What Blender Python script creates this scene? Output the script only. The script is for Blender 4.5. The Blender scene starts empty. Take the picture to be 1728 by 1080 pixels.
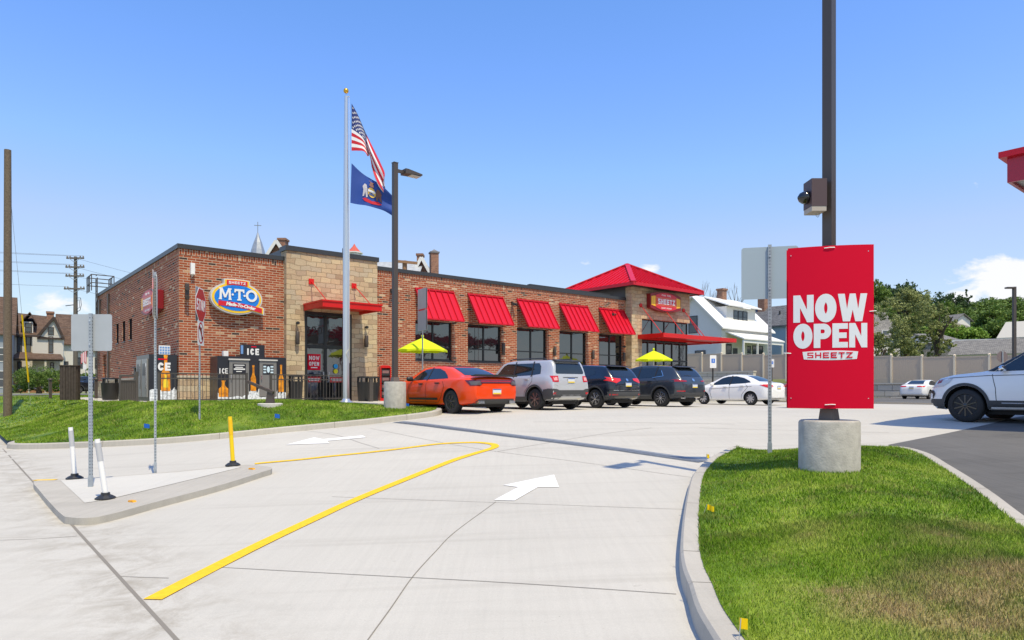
import bpy, bmesh, math, random
import numpy as np
from mathutils import Vector, Matrix
from mathutils.bvhtree import BVHTree
from mathutils.geometry import delaunay_2d_cdt
R = math.radians
random.seed(7)
SC = bpy.context.scene
COL = SC.collection

# ------------------------------------------------------------------ camera
FPX = 1152.0; CX = 864.0; HY = 655.0; EYE = 1.65      # focal length in photo pixels, centre column, horizon row, eye height
cd = bpy.data.cameras.new('camera'); cam = bpy.data.objects.new('camera', cd); COL.objects.link(cam)
cd.sensor_width = 36; cd.lens = 36 * FPX / 1728; cd.shift_y = (HY - 540) / 1728
cd.clip_start = 0.05; cd.clip_end = 4000
cam.location = (0, 0, EYE); cam.rotation_euler = (R(90), 0, 0)
SC.camera = cam
# ------------------------------------------------------------------ light
SUN_EL = 64; SDX, SDY = 0.5, -0.866                    # horizontal direction towards the sun
sd = bpy.data.lights.new('sun', 'SUN'); sun = bpy.data.objects.new('sun', sd); COL.objects.link(sun)
sd.energy = 2.8; sd.angle = R(0.53); sd.color = (1.0, 0.87, 0.62)
sv = Vector((SDX * math.cos(R(SUN_EL)), SDY * math.cos(R(SUN_EL)), math.sin(R(SUN_EL))))
sun.rotation_euler = (-sv).to_track_quat('-Z', 'Y').to_euler(); sun.location = (0, 0, 60)
W = bpy.data.worlds.new('World'); SC.world = W; W.use_nodes = True
SC.view_settings.view_transform = 'Standard'; SC.view_settings.look = 'None'
SC.view_settings.exposure = 0.72; SC.view_settings.gamma = 1.0
SKY_STRENGTH = 0.15

def world_nodes():
    nt = W.node_tree; N = nt.nodes; L = nt.links; N.clear()
    out = N.new('ShaderNodeOutputWorld'); bg = N.new('ShaderNodeBackground')
    sky = N.new('ShaderNodeTexSky'); sky.sky_type = 'NISHITA'; sky.sun_disc = False
    sky.sun_elevation = R(SUN_EL); sky.sun_rotation = math.atan2(SDX, SDY)
    sky.altitude = 150; sky.air_density = 1.0; sky.dust_density = 0.6; sky.ozone_density = 3.0
    hs = N.new('ShaderNodeHueSaturation'); hs.inputs['Saturation'].default_value = 1.06
    hs.inputs['Value'].default_value = 1.0
    tn = N.new('ShaderNodeMix'); tn.data_type = 'RGBA'; tn.blend_type = 'MULTIPLY'; tn.inputs['Factor'].default_value = 1; tn.inputs[7].default_value = (.95, .95, 1.15, 1)
    L.new(sky.outputs[0], tn.inputs[6]); L.new(tn.outputs[2], hs.inputs['Color'])
    tc = N.new('ShaderNodeTexCoord'); sp = N.new('ShaderNodeSeparateXYZ'); L.new(tc.outputs['Generated'], sp.inputs[0])
    def m(op, a, b=None, c=None, clamp=False):
        n = N.new('ShaderNodeMath'); n.operation = op; n.use_clamp = clamp
        for i, v in enumerate((a, b, c)):
            if v is None: continue
            if isinstance(v, (int, float)): n.inputs[i].default_value = v
            else: L.new(v, n.inputs[i])
        return n.outputs[0]
    yy = m('MAXIMUM', sp.outputs['Y'], 0.02)
    px = m('DIVIDE', sp.outputs['X'], yy); pz = m('DIVIDE', sp.outputs['Z'], yy)
    cb = N.new('ShaderNodeCombineXYZ'); L.new(px, cb.inputs[0]); L.new(m('MULTIPLY', pz, 2.3), cb.inputs[1])
    no = N.new('ShaderNodeTexNoise'); no.inputs['Scale'].default_value = 13; no.inputs['Detail'].default_value = 9
    no.inputs['Roughness'].default_value = 0.62; no.inputs['Distortion'].default_value = 0.35
    L.new(cb.outputs[0], no.inputs['Vector'])
    total = None
    # cloud banks: (direction across, direction up, half width, half height, density)
    for cx, cz, rx, rz, d in ((0.73, 0.155, 0.11, 0.050, 1.15), (0.79, 0.19, 0.08, 0.030, .8), (0.66, 0.132, 0.05, 0.022, .9),
                              (-0.66, 0.118, 0.13, 0.028, .75), (0.107, 0.185, 0.022, 0.014, .6), (0.205, 0.176, 0.035, 0.013, .75),
                              (0.53, 0.188, 0.035, 0.020, .6), (0.68, 0.297, 0.010, 0.018, .45), (-0.52, .10, .1, .02, .6),
                              (1.4, 0.5, 0.5, 0.15, .8), (-1.6, 0.6, 0.5, 0.15, .8)):
        ax = m('MULTIPLY', m('SUBTRACT', px, cx), 1 / rx); az = m('MULTIPLY', m('SUBTRACT', pz, cz), 1 / rz)
        r = m('SQRT', m('ADD', m('MULTIPLY', ax, ax), m('MULTIPLY', az, az)))
        g = m('MULTIPLY', m('SUBTRACT', 1.25, r, clamp=True), d)
        total = g if total is None else m('MAXIMUM', total, g)
    sc_ = N.new('ShaderNodeSeparateColor'); L.new(hs.outputs[0], sc_.inputs[0])       # soften the bright horizon of the sky model
    rr = m('MULTIPLY_ADD', sc_.outputs[0], 1.25, -0.33); rr = m('MAXIMUM', m('SUBTRACT', rr, m('MULTIPLY', m('MAXIMUM', m('SUBTRACT', rr, 1.9), 0.0), .6)), 0.0)
    gg = m('SUBTRACT', sc_.outputs[1], m('MULTIPLY', m('MAXIMUM', m('SUBTRACT', sc_.outputs[1], 2.3), 0.0), .56))
    cc_ = N.new('ShaderNodeCombineColor'); L.new(rr, cc_.inputs[0]); L.new(gg, cc_.inputs[1]); L.new(m('MINIMUM', sc_.outputs[2], 4.1), cc_.inputs[2]); skyc = cc_.outputs[0]
    f = m('MULTIPLY', m('SUBTRACT', m('ADD', m('MULTIPLY', total, 0.55), no.outputs['Fac']), 0.80), 6.0, clamp=True)
    f = m('MULTIPLY', f, m('GREATER_THAN', sp.outputs['Y'], 0.03))
    f = m('MULTIPLY', f, m('MINIMUM', m('MULTIPLY', total, 3.0), 1.0))
    mx = N.new('ShaderNodeMix'); mx.data_type = 'RGBA'
    L.new(m('MULTIPLY', f, 0.94), mx.inputs['Factor']); L.new(skyc, mx.inputs[6]); mx.inputs[7].default_value = (4.1, 4.1, 4.2, 1)
    L.new(mx.outputs[2], bg.inputs['Color']); bg.inputs['Strength'].default_value = SKY_STRENGTH
    L.new(bg.outputs[0], out.inputs[0])
world_nodes()

# ------------------------------------------------------------------ frames: s runs along the shop front, t runs away from it
PHI = R(39.6); UC, US = math.cos(PHI), math.sin(PHI)
def st2w(s, t): return (s * UC - t * US, s * US + t * UC)
def w2st(x, y): return (x * UC + y * US, -x * US + y * UC)
def ss(a):
    a = max(0.0, min(1.0, a)); return a * a * (3 - 2 * a)
def zst(s, t):
    sl = 0.048 + 0.037 * ss((t - 5) / 12.5)
    q = s - 1.15; raw = sl * (q if q > .8 else (q + .8) ** 2 / 3.2 if q > -.8 else 0.0)
    cap = 0.92 - 0.08 * ss((s - 20) / 12)
    k = 0.10; h = max(0, min(1, 0.5 + 0.5 * (cap - raw) / k))
    return cap * (1 - h) + raw * h - k * h * (1 - h)
def gz(x, y): return zst(*w2st(x, y))
def ray_hit(px, py, f, y0=1.5, y1=160):
    mx_ = (px - CX) / FPX; mz = (HY - py) / FPX
    g = lambda Y: EYE + mz * Y - f(mx_ * Y, Y)
    a = y0; Y = y0
    while Y < y1:
        Y2 = Y * 1.02 + 0.01
        if g(Y2) < 0:
            lo, hi = Y, Y2
            for _ in range(30):
                mid = (lo + hi) / 2
                if g(mid) < 0: hi = mid
                else: lo = mid
            return (mx_ * hi, hi)
        Y = Y2
    return (mx_ * y1, y1)
def G(px, py, h=0.0): return ray_hit(px, py, lambda x, y: gz(x, y) + h)
def ray_t(px, t):      # where a sight line at this column crosses the line t = const, as (s, Y)
    m_ = (px - CX) / FPX; Y = t / (UC - US * m_); return ((UC * m_ + US) * Y, Y)

# ------------------------------------------------------------------ materials
MATS = {}
def nmat(name):
    m = bpy.data.materials.new(name); m.use_nodes = True; nt = m.node_tree
    b = nt.nodes['Principled BSDF']; return m, nt, b
def mat(name, col, rough=0.6, metal=0.0, spec=0.5, coat=0.0, noise=0.0, nscale=8.0, bump=0.0, bscale=60.0, emit=None, ior=None):
    if name in MATS: return MATS[name]
    m, nt, b = nmat(name); N, L = nt.nodes, nt.links
    b.inputs['Base Color'].default_value = (*col, 1); b.inputs['Roughness'].default_value = rough
    b.inputs['Metallic'].default_value = metal; b.inputs['Specular IOR Level'].default_value = spec
    b.inputs['Coat Weight'].default_value = coat; b.inputs['Coat Roughness'].default_value = 0.04
    if ior: b.inputs['IOR'].default_value = ior
    if emit: b.inputs['Emission Color'].default_value = (*emit[0], 1); b.inputs['Emission Strength'].default_value = emit[1]
    if noise or bump:
        tc = N.new('ShaderNodeTexCoord')
    if noise:
        n = N.new('ShaderNodeTexNoise'); n.inputs['Scale'].default_value = nscale; n.inputs['Detail'].default_value = 6
        L.new(tc.outputs['Object'], n.inputs['Vector'])
        cr = N.new('ShaderNodeValToRGB'); cr.color_ramp.elements[0].position = 0.3; cr.color_ramp.elements[1].position = 0.7
        cr.color_ramp.elements[0].color = (*[c * (1 - noise) for c in col], 1); cr.color_ramp.elements[1].color = (*[min(1, c * (1 + noise)) for c in col], 1)
        L.new(n.outputs['Fac'], cr.inputs[0]); L.new(cr.outputs[0], b.inputs['Base Color'])
    if bump:
        n2 = N.new('ShaderNodeTexNoise'); n2.inputs['Scale'].default_value = bscale; n2.inputs['Detail'].default_value = 5
        L.new(tc.outputs['Object'], n2.inputs['Vector']); bp = N.new('ShaderNodeBump'); bp.inputs['Strength'].default_value = bump
        bp.inputs['Distance'].default_value = 0.01
        L.new(n2.outputs['Fac'], bp.inputs['Height']); L.new(bp.outputs[0], b.inputs['Normal'])
    MATS[name] = m; return m
def ramp(N, stops):
    cr = N.new('ShaderNodeValToRGB'); e = cr.color_ramp.elements
    while len(e) < len(stops): e.new(0.5)
    for i, (p, c) in enumerate(stops): e[i].position = p; e[i].color = (*c, 1)
    return cr
def mixc(N, L, fac, a, b, mode='MIX'):
    x = N.new('ShaderNodeMix'); x.data_type = 'RGBA'; x.blend_type = mode
    for inp, v in ((x.inputs['Factor'], fac), (x.inputs[6], a), (x.inputs[7], b)):
        if isinstance(v, (int, float)): inp.default_value = v
        elif isinstance(v, tuple): inp.default_value = (*v, 1)
        else: L.new(v, inp)
    return x.outputs[2]
def brick_mat(name, stops, mortar, bw, rh, ms, distort=0.0, bump=0.6, soft=0.1, extra=None):
    m, nt, b = nmat(name); N, L = nt.nodes, nt.links
    uv = N.new('ShaderNodeUVMap'); uv.uv_map = 'UVMap'; vec = uv.outputs[0]
    if distort:
        nn = N.new('ShaderNodeTexNoise'); nn.inputs['Scale'].default_value = 1.7; nn.inputs['Detail'].default_value = 3; L.new(vec, nn.inputs['Vector'])
        va = N.new('ShaderNodeVectorMath'); va.operation = 'SUBTRACT'; L.new(nn.outputs['Color'], va.inputs[0]); va.inputs[1].default_value = (.5, .5, .5)
        vm = N.new('ShaderNodeVectorMath'); vm.operation = 'SCALE'; vm.inputs['Scale'].default_value = distort; L.new(va.outputs[0], vm.inputs[0])
        vd = N.new('ShaderNodeVectorMath'); L.new(vec, vd.inputs[0]); L.new(vm.outputs[0], vd.inputs[1]); vec = vd.outputs[0]
    br = N.new('ShaderNodeTexBrick'); L.new(vec, br.inputs['Vector'])
    br.inputs['Color1'].default_value = (0, 0, 0, 1); br.inputs['Color2'].default_value = (1, 1, 1, 1); br.inputs['Mortar'].default_value = (.5, .5, .5, 1)
    br.inputs['Scale'].default_value = 1; br.inputs['Mortar Size'].default_value = ms; br.inputs['Mortar Smooth'].default_value = soft
    br.inputs['Brick Width'].default_value = bw; br.inputs['Row Height'].default_value = rh; br.offset = 0.5
    cr = ramp(N, stops); cr.color_ramp.interpolation = 'LINEAR'; L.new(br.outputs['Color'], cr.inputs[0])
    n1 = N.new('ShaderNodeTexNoise'); n1.inputs['Scale'].default_value = 0.55; n1.inputs['Detail'].default_value = 5; L.new(uv.outputs[0], n1.inputs['Vector'])
    r1 = ramp(N, [(0.3, (.9, .9, .9)), (0.7, (1.06, 1.06, 1.06))]); L.new(n1.outputs['Fac'], r1.inputs[0])
    c = mixc(N, L, 1.0, cr.outputs[0], r1.outputs[0], 'MULTIPLY')
    n3 = N.new('ShaderNodeTexNoise'); n3.inputs['Scale'].default_value = 22; n3.inputs['Detail'].default_value = 4; L.new(uv.outputs[0], n3.inputs['Vector'])
    r3 = ramp(N, [(0.3, (.88, .88, .88)), (0.7, (1.1, 1.1, 1.1))]); L.new(n3.outputs['Fac'], r3.inputs[0])
    c = mixc(N, L, 1.0, c, r3.outputs[0], 'MULTIPLY')
    c = mixc(N, L, br.outputs['Fac'], c, mortar)
    L.new(c, b.inputs['Base Color']); b.inputs['Roughness'].default_value = 0.88; b.inputs['Specular IOR Level'].default_value = 0.25
    bp = N.new('ShaderNodeBump'); bp.inputs['Strength'].default_value = bump; bp.inputs['Distance'].default_value = 0.012
    h = N.new('ShaderNodeMath'); h.operation = 'MULTIPLY_ADD'; L.new(br.outputs['Fac'], h.inputs[0]); h.inputs[1].default_value = -1.0; L.new(n3.outputs['Fac'], h.inputs[2])
    L.new(h.outputs[0], bp.inputs['Height']); L.new(bp.outputs[0], b.inputs['Normal'])
    MATS[name] = m; return m
BRICK = brick_mat('brick', [(0.0, (.05, .032, .032)), (0.03, (.08, .045, .035)), (0.05, (.24, .055, .024)), (0.3, (.30, .068, .028)), (0.6, (.35, .085, .036)),
                            (0.9, (.39, .112, .052)), (0.955, (.43, .16, .085)), (0.975, (.54, .34, .21)), (1.0, (.60, .42, .28))], (.50, .40, .30), .295, .0945, .0105, bump=.5)
STONE = brick_mat('stone', [(0.0, (.36, .26, .17)), (0.2, (.50, .38, .25)), (0.45, (.58, .45, .28)), (0.7, (.50, .42, .30)), (0.85, (.62, .50, .31)), (1.0, (.45, .34, .24))],
                  (.26, .19, .12), .44, .21, .010, distort=0.26, bump=1.0, soft=0.7)
BLOCK = brick_mat('wall_block', [(0, (.42, .39, .33)), (1, (.6, .56, .48))], (.18, .16, .13), 1.2, .48, .02, distort=.04)
SHINGLE_B = brick_mat('shingle_brown', [(0, (.10, .065, .05)), (1, (.17, .115, .088))], (.07, .045, .035), .35, .18, .02)
SHINGLE_G = brick_mat('shingle_grey', [(0, (.16, .155, .15)), (1, (.28, .27, .25))], (.10, .10, .10), .35, .18, .02)
SHINGLE_D = brick_mat('shingle_dark', [(0, (.10, .105, .115)), (1, (.18, .185, .2))], (.07, .07, .08), .35, .18, .02)
OLDBRICK = brick_mat('old_brick', [(0, (.22, .09, .055)), (1, (.40, .19, .12))], (.3, .24, .19), .22, .075, .01)

def siding(name, col, pitch=0.14):
    m, nt, b = nmat(name); N, L = nt.nodes, nt.links
    uv = N.new('ShaderNodeUVMap'); uv.uv_map = 'UVMap'; sp = N.new('ShaderNodeSeparateXYZ'); L.new(uv.outputs[0], sp.inputs[0])
    d = N.new('ShaderNodeMath'); d.operation = 'DIVIDE'; L.new(sp.outputs[1], d.inputs[0]); d.inputs[1].default_value = pitch
    f = N.new('ShaderNodeMath'); f.operation = 'FRACT'; L.new(d.outputs[0], f.inputs[0])
    cr = ramp(N, [(0, tuple(c * .62 for c in col)), (0.14, col), (1, col)]); L.new(f.outputs[0], cr.inputs[0])
    L.new(cr.outputs[0], b.inputs['Base Color']); b.inputs['Roughness'].default_value = .6
    bp = N.new('ShaderNodeBump'); bp.inputs['Strength'].default_value = .5; bp.inputs['Distance'].default_value = .02
    L.new(f.outputs[0], bp.inputs['Height']); L.new(bp.outputs[0], b.inputs['Normal'])
    MATS[name] = m; return m
SID_W = siding('siding_white', (.74, .73, .70)); SID_B = siding('siding_blue', (.30, .40, .50)); SID_C = siding('siding_cream', (.66, .64, .60))

def concrete_mat(name, base, tint_dark, streak=0.07, dirt=False):
    m, nt, b = nmat(name); N, L = nt.nodes, nt.links
    tc = N.new('ShaderNodeTexCoord'); mp = N.new('ShaderNodeMapping'); mp.inputs['Rotation'].default_value = (0, 0, -PHI)
    L.new(tc.outputs['Object'], mp.inputs['Vector'])
    def noise(scale, detail, vec, rough=.6, dist=0.0):
        n = N.new('ShaderNodeTexNoise'); n.inputs['Scale'].default_value = scale; n.inputs['Detail'].default_value = detail
        n.inputs['Roughness'].default_value = rough; n.inputs['Distortion'].default_value = dist; L.new(vec, n.inputs['Vector']); return n.outputs['Fac']
    big = noise(0.22, 6, mp.outputs[0], .6, .4)
    r = ramp(N, [(0.32, tuple(c * (1 - streak * 1.2) for c in base)), (0.55, base), (0.72, tuple(min(1, c * 1.06) for c in base))]); L.new(big, r.inputs[0])
    m2 = N.new('ShaderNodeMapping'); m2.inputs['Scale'].default_value = (14, .5, 1); m2.inputs['Rotation'].default_value = (0, 0, -PHI + R(3)); L.new(tc.outputs['Object'], m2.inputs['Vector'])
    st = noise(1.3, 5, m2.outputs[0]); r2 = ramp(N, [(0.3, (1 - streak,) * 3), (0.62, (1.0, 1.0, 1.0))]); L.new(st, r2.inputs[0])
    c = mixc(N, L, 1, r.outputs[0], r2.outputs[0], 'MULTIPLY')
    m3 = N.new('ShaderNodeMapping'); m3.inputs['Scale'].default_value = (.35, 2.4, 1); m3.inputs['Rotation'].default_value = (0, 0, R(12)); L.new(tc.outputs['Object'], m3.inputs['Vector'])
    st2 = noise(.8, 7, m3.outputs[0], .7, .8); r3 = ramp(N, [(0.28, (1 - streak * 1.6,) * 3), (0.5, (1.0, 1.0, 1.0))]); L.new(st2, r3.inputs[0])
    c = mixc(N, L, 1, c, r3.outputs[0], 'MULTIPLY')
    fine = noise(90, 5, tc.outputs['Object'], .75); r4 = ramp(N, [(0.3, (.88, .88, .88)), (0.7, (1.06, 1.06, 1.06))]); L.new(fine, r4.inputs[0])
    c = mixc(N, L, 1, c, r4.outputs[0], 'MULTIPLY')
    sp_ = noise(5.5, 3, tc.outputs['Object'], .5, .3); r5 = ramp(N, [(0.73, (1, 1, 1)), (0.80, tint_dark)]); L.new(sp_, r5.inputs[0])
    c = mixc(N, L, .5, c, r5.outputs[0], 'MULTIPLY')
    if dirt:
        sx = N.new('ShaderNodeSeparateXYZ'); L.new(mp.outputs[0], sx.inputs[0])
        def mm(op, a, b_, cl=False):
            n = N.new('ShaderNodeMath'); n.operation = op; n.use_clamp = cl
            for i, v in enumerate((a, b_)):
                if isinstance(v, (int, float)): n.inputs[i].default_value = v
                else: L.new(v, n.inputs[i])
            return n.outputs[0]
        dn = noise(2.2, 8, tc.outputs['Object'], .75, .6); near = mm('SUBTRACT', 1.0, mm('MULTIPLY', mm('ABSOLUTE', mm('SUBTRACT', sx.outputs[0], 1.15), 0), 1.1), True)
        fac = mm('MULTIPLY', mm('MULTIPLY', mm('SUBTRACT', dn, .44), 4.5, True), mm('MULTIPLY', near, .85), True); c = mixc(N, L, fac, c, (.30, .27, .22))
        mt = N.new('ShaderNodeMapping'); mt.inputs['Scale'].default_value = (.16, 3.2, 1); mt.inputs['Rotation'].default_value = (0, 0, -PHI - R(8)); L.new(tc.outputs['Object'], mt.inputs['Vector'])
        tn = noise(.9, 4, mt.outputs[0], .5, .5); f2 = mm('MULTIPLY', mm('SUBTRACT', tn, .57), 2.2, True); c = mixc(N, L, mm('MULTIPLY', f2, .75), c, (.34, .32, .28))
        dots = noise(34, 2, tc.outputs['Object'], .5); f3 = mm('MULTIPLY', mm('SUBTRACT', dots, .745), 14, True); c = mixc(N, L, mm('MULTIPLY', f3, .7), c, (.18, .15, .12))
    L.new(c, b.inputs['Base Color']); b.inputs['Roughness'].default_value = .85; b.inputs['Specular IOR Level'].default_value = .25
    bp = N.new('ShaderNodeBump'); bp.inputs['Strength'].default_value = .35; bp.inputs['Distance'].default_value = .004
    L.new(fine, bp.inputs['Height']); L.new(bp.outputs[0], b.inputs['Normal'])
    MATS[name] = m; return m
CONC = concrete_mat('concrete', (.535, .515, .465), (.55, .52, .48), .05, True)
CONC_W = concrete_mat('concrete_white', (.575, .56, .515), (.8, .8, .8), .04)
CURB = concrete_mat('concrete_curb', (.47, .445, .395), (.5, .5, .5), .08)
CONC_B = mat('concrete_base', (.40, .385, .35), .9, noise=.16, nscale=9, bump=.5, bscale=45)
ASPH = concrete_mat('asphalt', (.150, .147, .142), (.6, .6, .6), .16)
BROWN = mat('bronze_paint', (.065, .052, .046), .42)
BROWN2 = mat('bronze_fence', (.075, .066, .058), .45)
CAP = mat('dark_flashing', (.035, .037, .042), .38)
GALV = mat('galvanised', (.36, .40, .44), .42, metal=.35, noise=.12, nscale=14)
ALU = mat('aluminium', (.62, .64, .67), .28, metal=.75)
SIGNBACK = mat('sign_back', (.42, .45, .47), .45, metal=.25, noise=.05, nscale=3)
REDM = mat('red_metal', (.56, .006, .022), .40, spec=.3, coat=.08)
REDC = mat('red_canopy', (.60, .010, .008), .40, spec=.3, coat=.1)
REDB = mat('red_board', (.64, .002, .028), .55, spec=.12)
REDD = mat('shaded_red_fascia', (.42, .003, .025), .35, coat=.3)  # shade on the fuel canopy fascia painted in as a darker red than its cap
WHITE = mat('white_paint', (.78, .78, .78), .5)
MARKW = mat('marking_white', (.76, .76, .75), .8, noise=.06, nscale=30)
MARKY = mat('marking_yellow', (.80, .50, .008), .8, noise=.10, nscale=18)
JOINT = mat('joint_sealant', (.22, .20, .17), .9)
GRATE = mat('grate_steel', (.22, .25, .30), .5, metal=.2, noise=.3, nscale=40)
YEL = mat('yellow_plastic', (.82, .56, .0), .42)
FLAGY = mat('flag_yellow', (.85, .60, .0), .5)
FLAGB = mat('flag_blue', (.01, .12, .55), .5)
RUBBER = mat('rubber', (.018, .018, .019), .72)
BLACKP = mat('black_plastic', (.022, .023, .025), .45)
CLAD = mat('grey_cladding', (.055, .057, .06), .62)
FRAME = mat('black_frame', (.016, .017, .019), .35)
GLASSD = mat('dark_glass', (.012, .014, .016), .03, spec=.9, ior=1.75, bump=1.0, bscale=.9)
CARGLASS = mat('car_glass', (.010, .014, .018), .03, spec=.8, ior=1.6)
CHROME = mat('chrome', (.75, .75, .76), .12, metal=1.0)
RIMS = mat('rim_silver', (.55, .55, .56), .25, metal=.8)
RIMB = mat('rim_black', (.014, .015, .017), .2, coat=.6)
TAILR = mat('tail_red', (.50, .004, .01), .12, coat=.6)
TAILD = mat('tail_dark', (.09, .01, .02), .1, coat=.7)
LENS = mat('lamp_lens', (.55, .57, .6), .1, coat=.6)
LIME = mat('lime_canvas', (.62, .74, .0), .8)
WOOD = mat('weathered_wood', (.135, .105, .075), .9, noise=.3, nscale=18, bump=.6, bscale=30)
WOODB = mat('brown_wood', (.32, .16, .08), .85)
VINYL = mat('tan_vinyl', (.52, .42, .32), .55)
VINYLP = mat('tan_post', (.80, .68, .50), .5)
NAVY = mat('flag_navy', (.012, .028, .16), .75)
PABLUE = mat('flag_royal', (.015, .06, .30), .75)
FRED = mat('flag_red', (.55, .012, .03), .75)
FWHITE = mat('flag_white', (.80, .80, .82), .75)
GOLD = mat('gold_leaf', (.75, .42, .06), .3, metal=.8)
GOLDP = mat('gold_print', (.78, .50, .08), .6)
YSIGN = mat('sign_yellow', (.88, .55, .02), .4)
BLUES = mat('sign_blue', (.005, .20, .72), .35)
REDS = mat('sign_red', (.62, .01, .03), .35)
SILVERS = mat('sign_silver', (.55, .56, .58), .4)
GREYDOOR = mat('grey_door', (.19, .185, .18), .45)
BLKPRINT = mat('black_print', (.02, .022, .03), .3)
AMBER = mat('amber_print', (.80, .26, .01), .4, noise=.5, nscale=5)
ICEP = mat('ice_print', (.62, .66, .70), .5, noise=.45, nscale=14)

def grass_mat(name, cols, dry=True):
    m, nt, b = nmat(name); N, L = nt.nodes, nt.links
    tc = N.new('ShaderNodeTexCoord'); geo = N.new('ShaderNodeNewGeometry')
    n = N.new('ShaderNodeTexNoise'); n.inputs['Scale'].default_value = .9; n.inputs['Detail'].default_value = 7; n.inputs['Roughness'].default_value = .65
    L.new(tc.outputs['Object'], n.inputs['Vector'])
    r = ramp(N, [(0.36, cols[0]), (0.5, cols[1]), (0.64, cols[2])]); L.new(n.outputs['Fac'], r.inputs[0])
    r2 = ramp(N, [(0, (.55, .6, .5)), (.5, (1, 1, 1)), (1, (1.5, 1.4, 1.5))]); L.new(geo.outputs['Random Per Island'], r2.inputs[0])
    c = mixc(N, L, 1, r.outputs[0], r2.outputs[0], 'MULTIPLY')
    if dry:
        at = N.new('ShaderNodeAttribute'); at.attribute_name = 'dry'; c = mixc(N, L, at.outputs['Fac'], c, (.36, .27, .13))
    L.new(c, b.inputs['Base Color']); b.inputs['Roughness'].default_value = .6; b.inputs['Specular IOR Level'].default_value = .25
    MATS[name] = m; return m
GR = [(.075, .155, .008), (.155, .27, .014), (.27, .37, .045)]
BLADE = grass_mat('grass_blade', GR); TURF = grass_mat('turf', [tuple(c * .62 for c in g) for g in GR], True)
FARG = mat('far_grass', (.14, .17, .06), .9, noise=.25, nscale=.8)
def leaf_mat(name, a, b_, c_):
    m, nt, b = nmat(name); N, L = nt.nodes, nt.links
    geo = N.new('ShaderNodeNewGeometry'); tc = N.new('ShaderNodeTexCoord')
    n = N.new('ShaderNodeTexNoise'); n.inputs['Scale'].default_value = .45; n.inputs['Detail'].default_value = 4; L.new(tc.outputs['Object'], n.inputs['Vector'])
    mm = N.new('ShaderNodeMath'); mm.operation = 'MULTIPLY_ADD'; mm.inputs[1].default_value = .5; L.new(geo.outputs['Random Per Island'], mm.inputs[0])
    m3 = N.new('ShaderNodeMath'); m3.operation = 'MULTIPLY'; m3.inputs[1].default_value = .5; L.new(n.outputs['Fac'], m3.inputs[0]); L.new(m3.outputs[0], mm.inputs[2])
    r = ramp(N, [(0.12, a), (0.5, b_), (0.85, c_)]); L.new(mm.outputs[0], r.inputs[0])
    L.new(r.outputs[0], b.inputs['Base Color']); b.inputs['Roughness'].default_value = .55; b.inputs['Specular IOR Level'].default_value = .3
    tr = N.new('ShaderNodeBsdfTranslucent'); L.new(r.outputs[0], tr.inputs['Color']); ms = N.new('ShaderNodeMixShader'); ms.inputs[0].default_value = .25
    L.new(b.outputs[0], ms.inputs[1]); L.new(tr.outputs[0], ms.inputs[2]); L.new(ms.outputs[0], N['Material Output'].inputs[0])
    MATS[name] = m; return m
LEAF1 = leaf_mat('leaf_mid', (.07, .125, .025), (.13, .215, .04), (.22, .30, .07))
LEAF2 = leaf_mat('leaf_olive', (.14, .17, .06), (.27, .31, .11), (.42, .45, .19))
LEAF3 = leaf_mat('leaf_dark', (.03, .065, .025), (.06, .105, .04), (.10, .16, .055))
LEAF4 = leaf_mat('leaf_bright', (.13, .23, .03), (.22, .36, .05), (.32, .46, .10))
BARK = mat('bark', (.09, .07, .05), .95, noise=.3, nscale=10)

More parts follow.
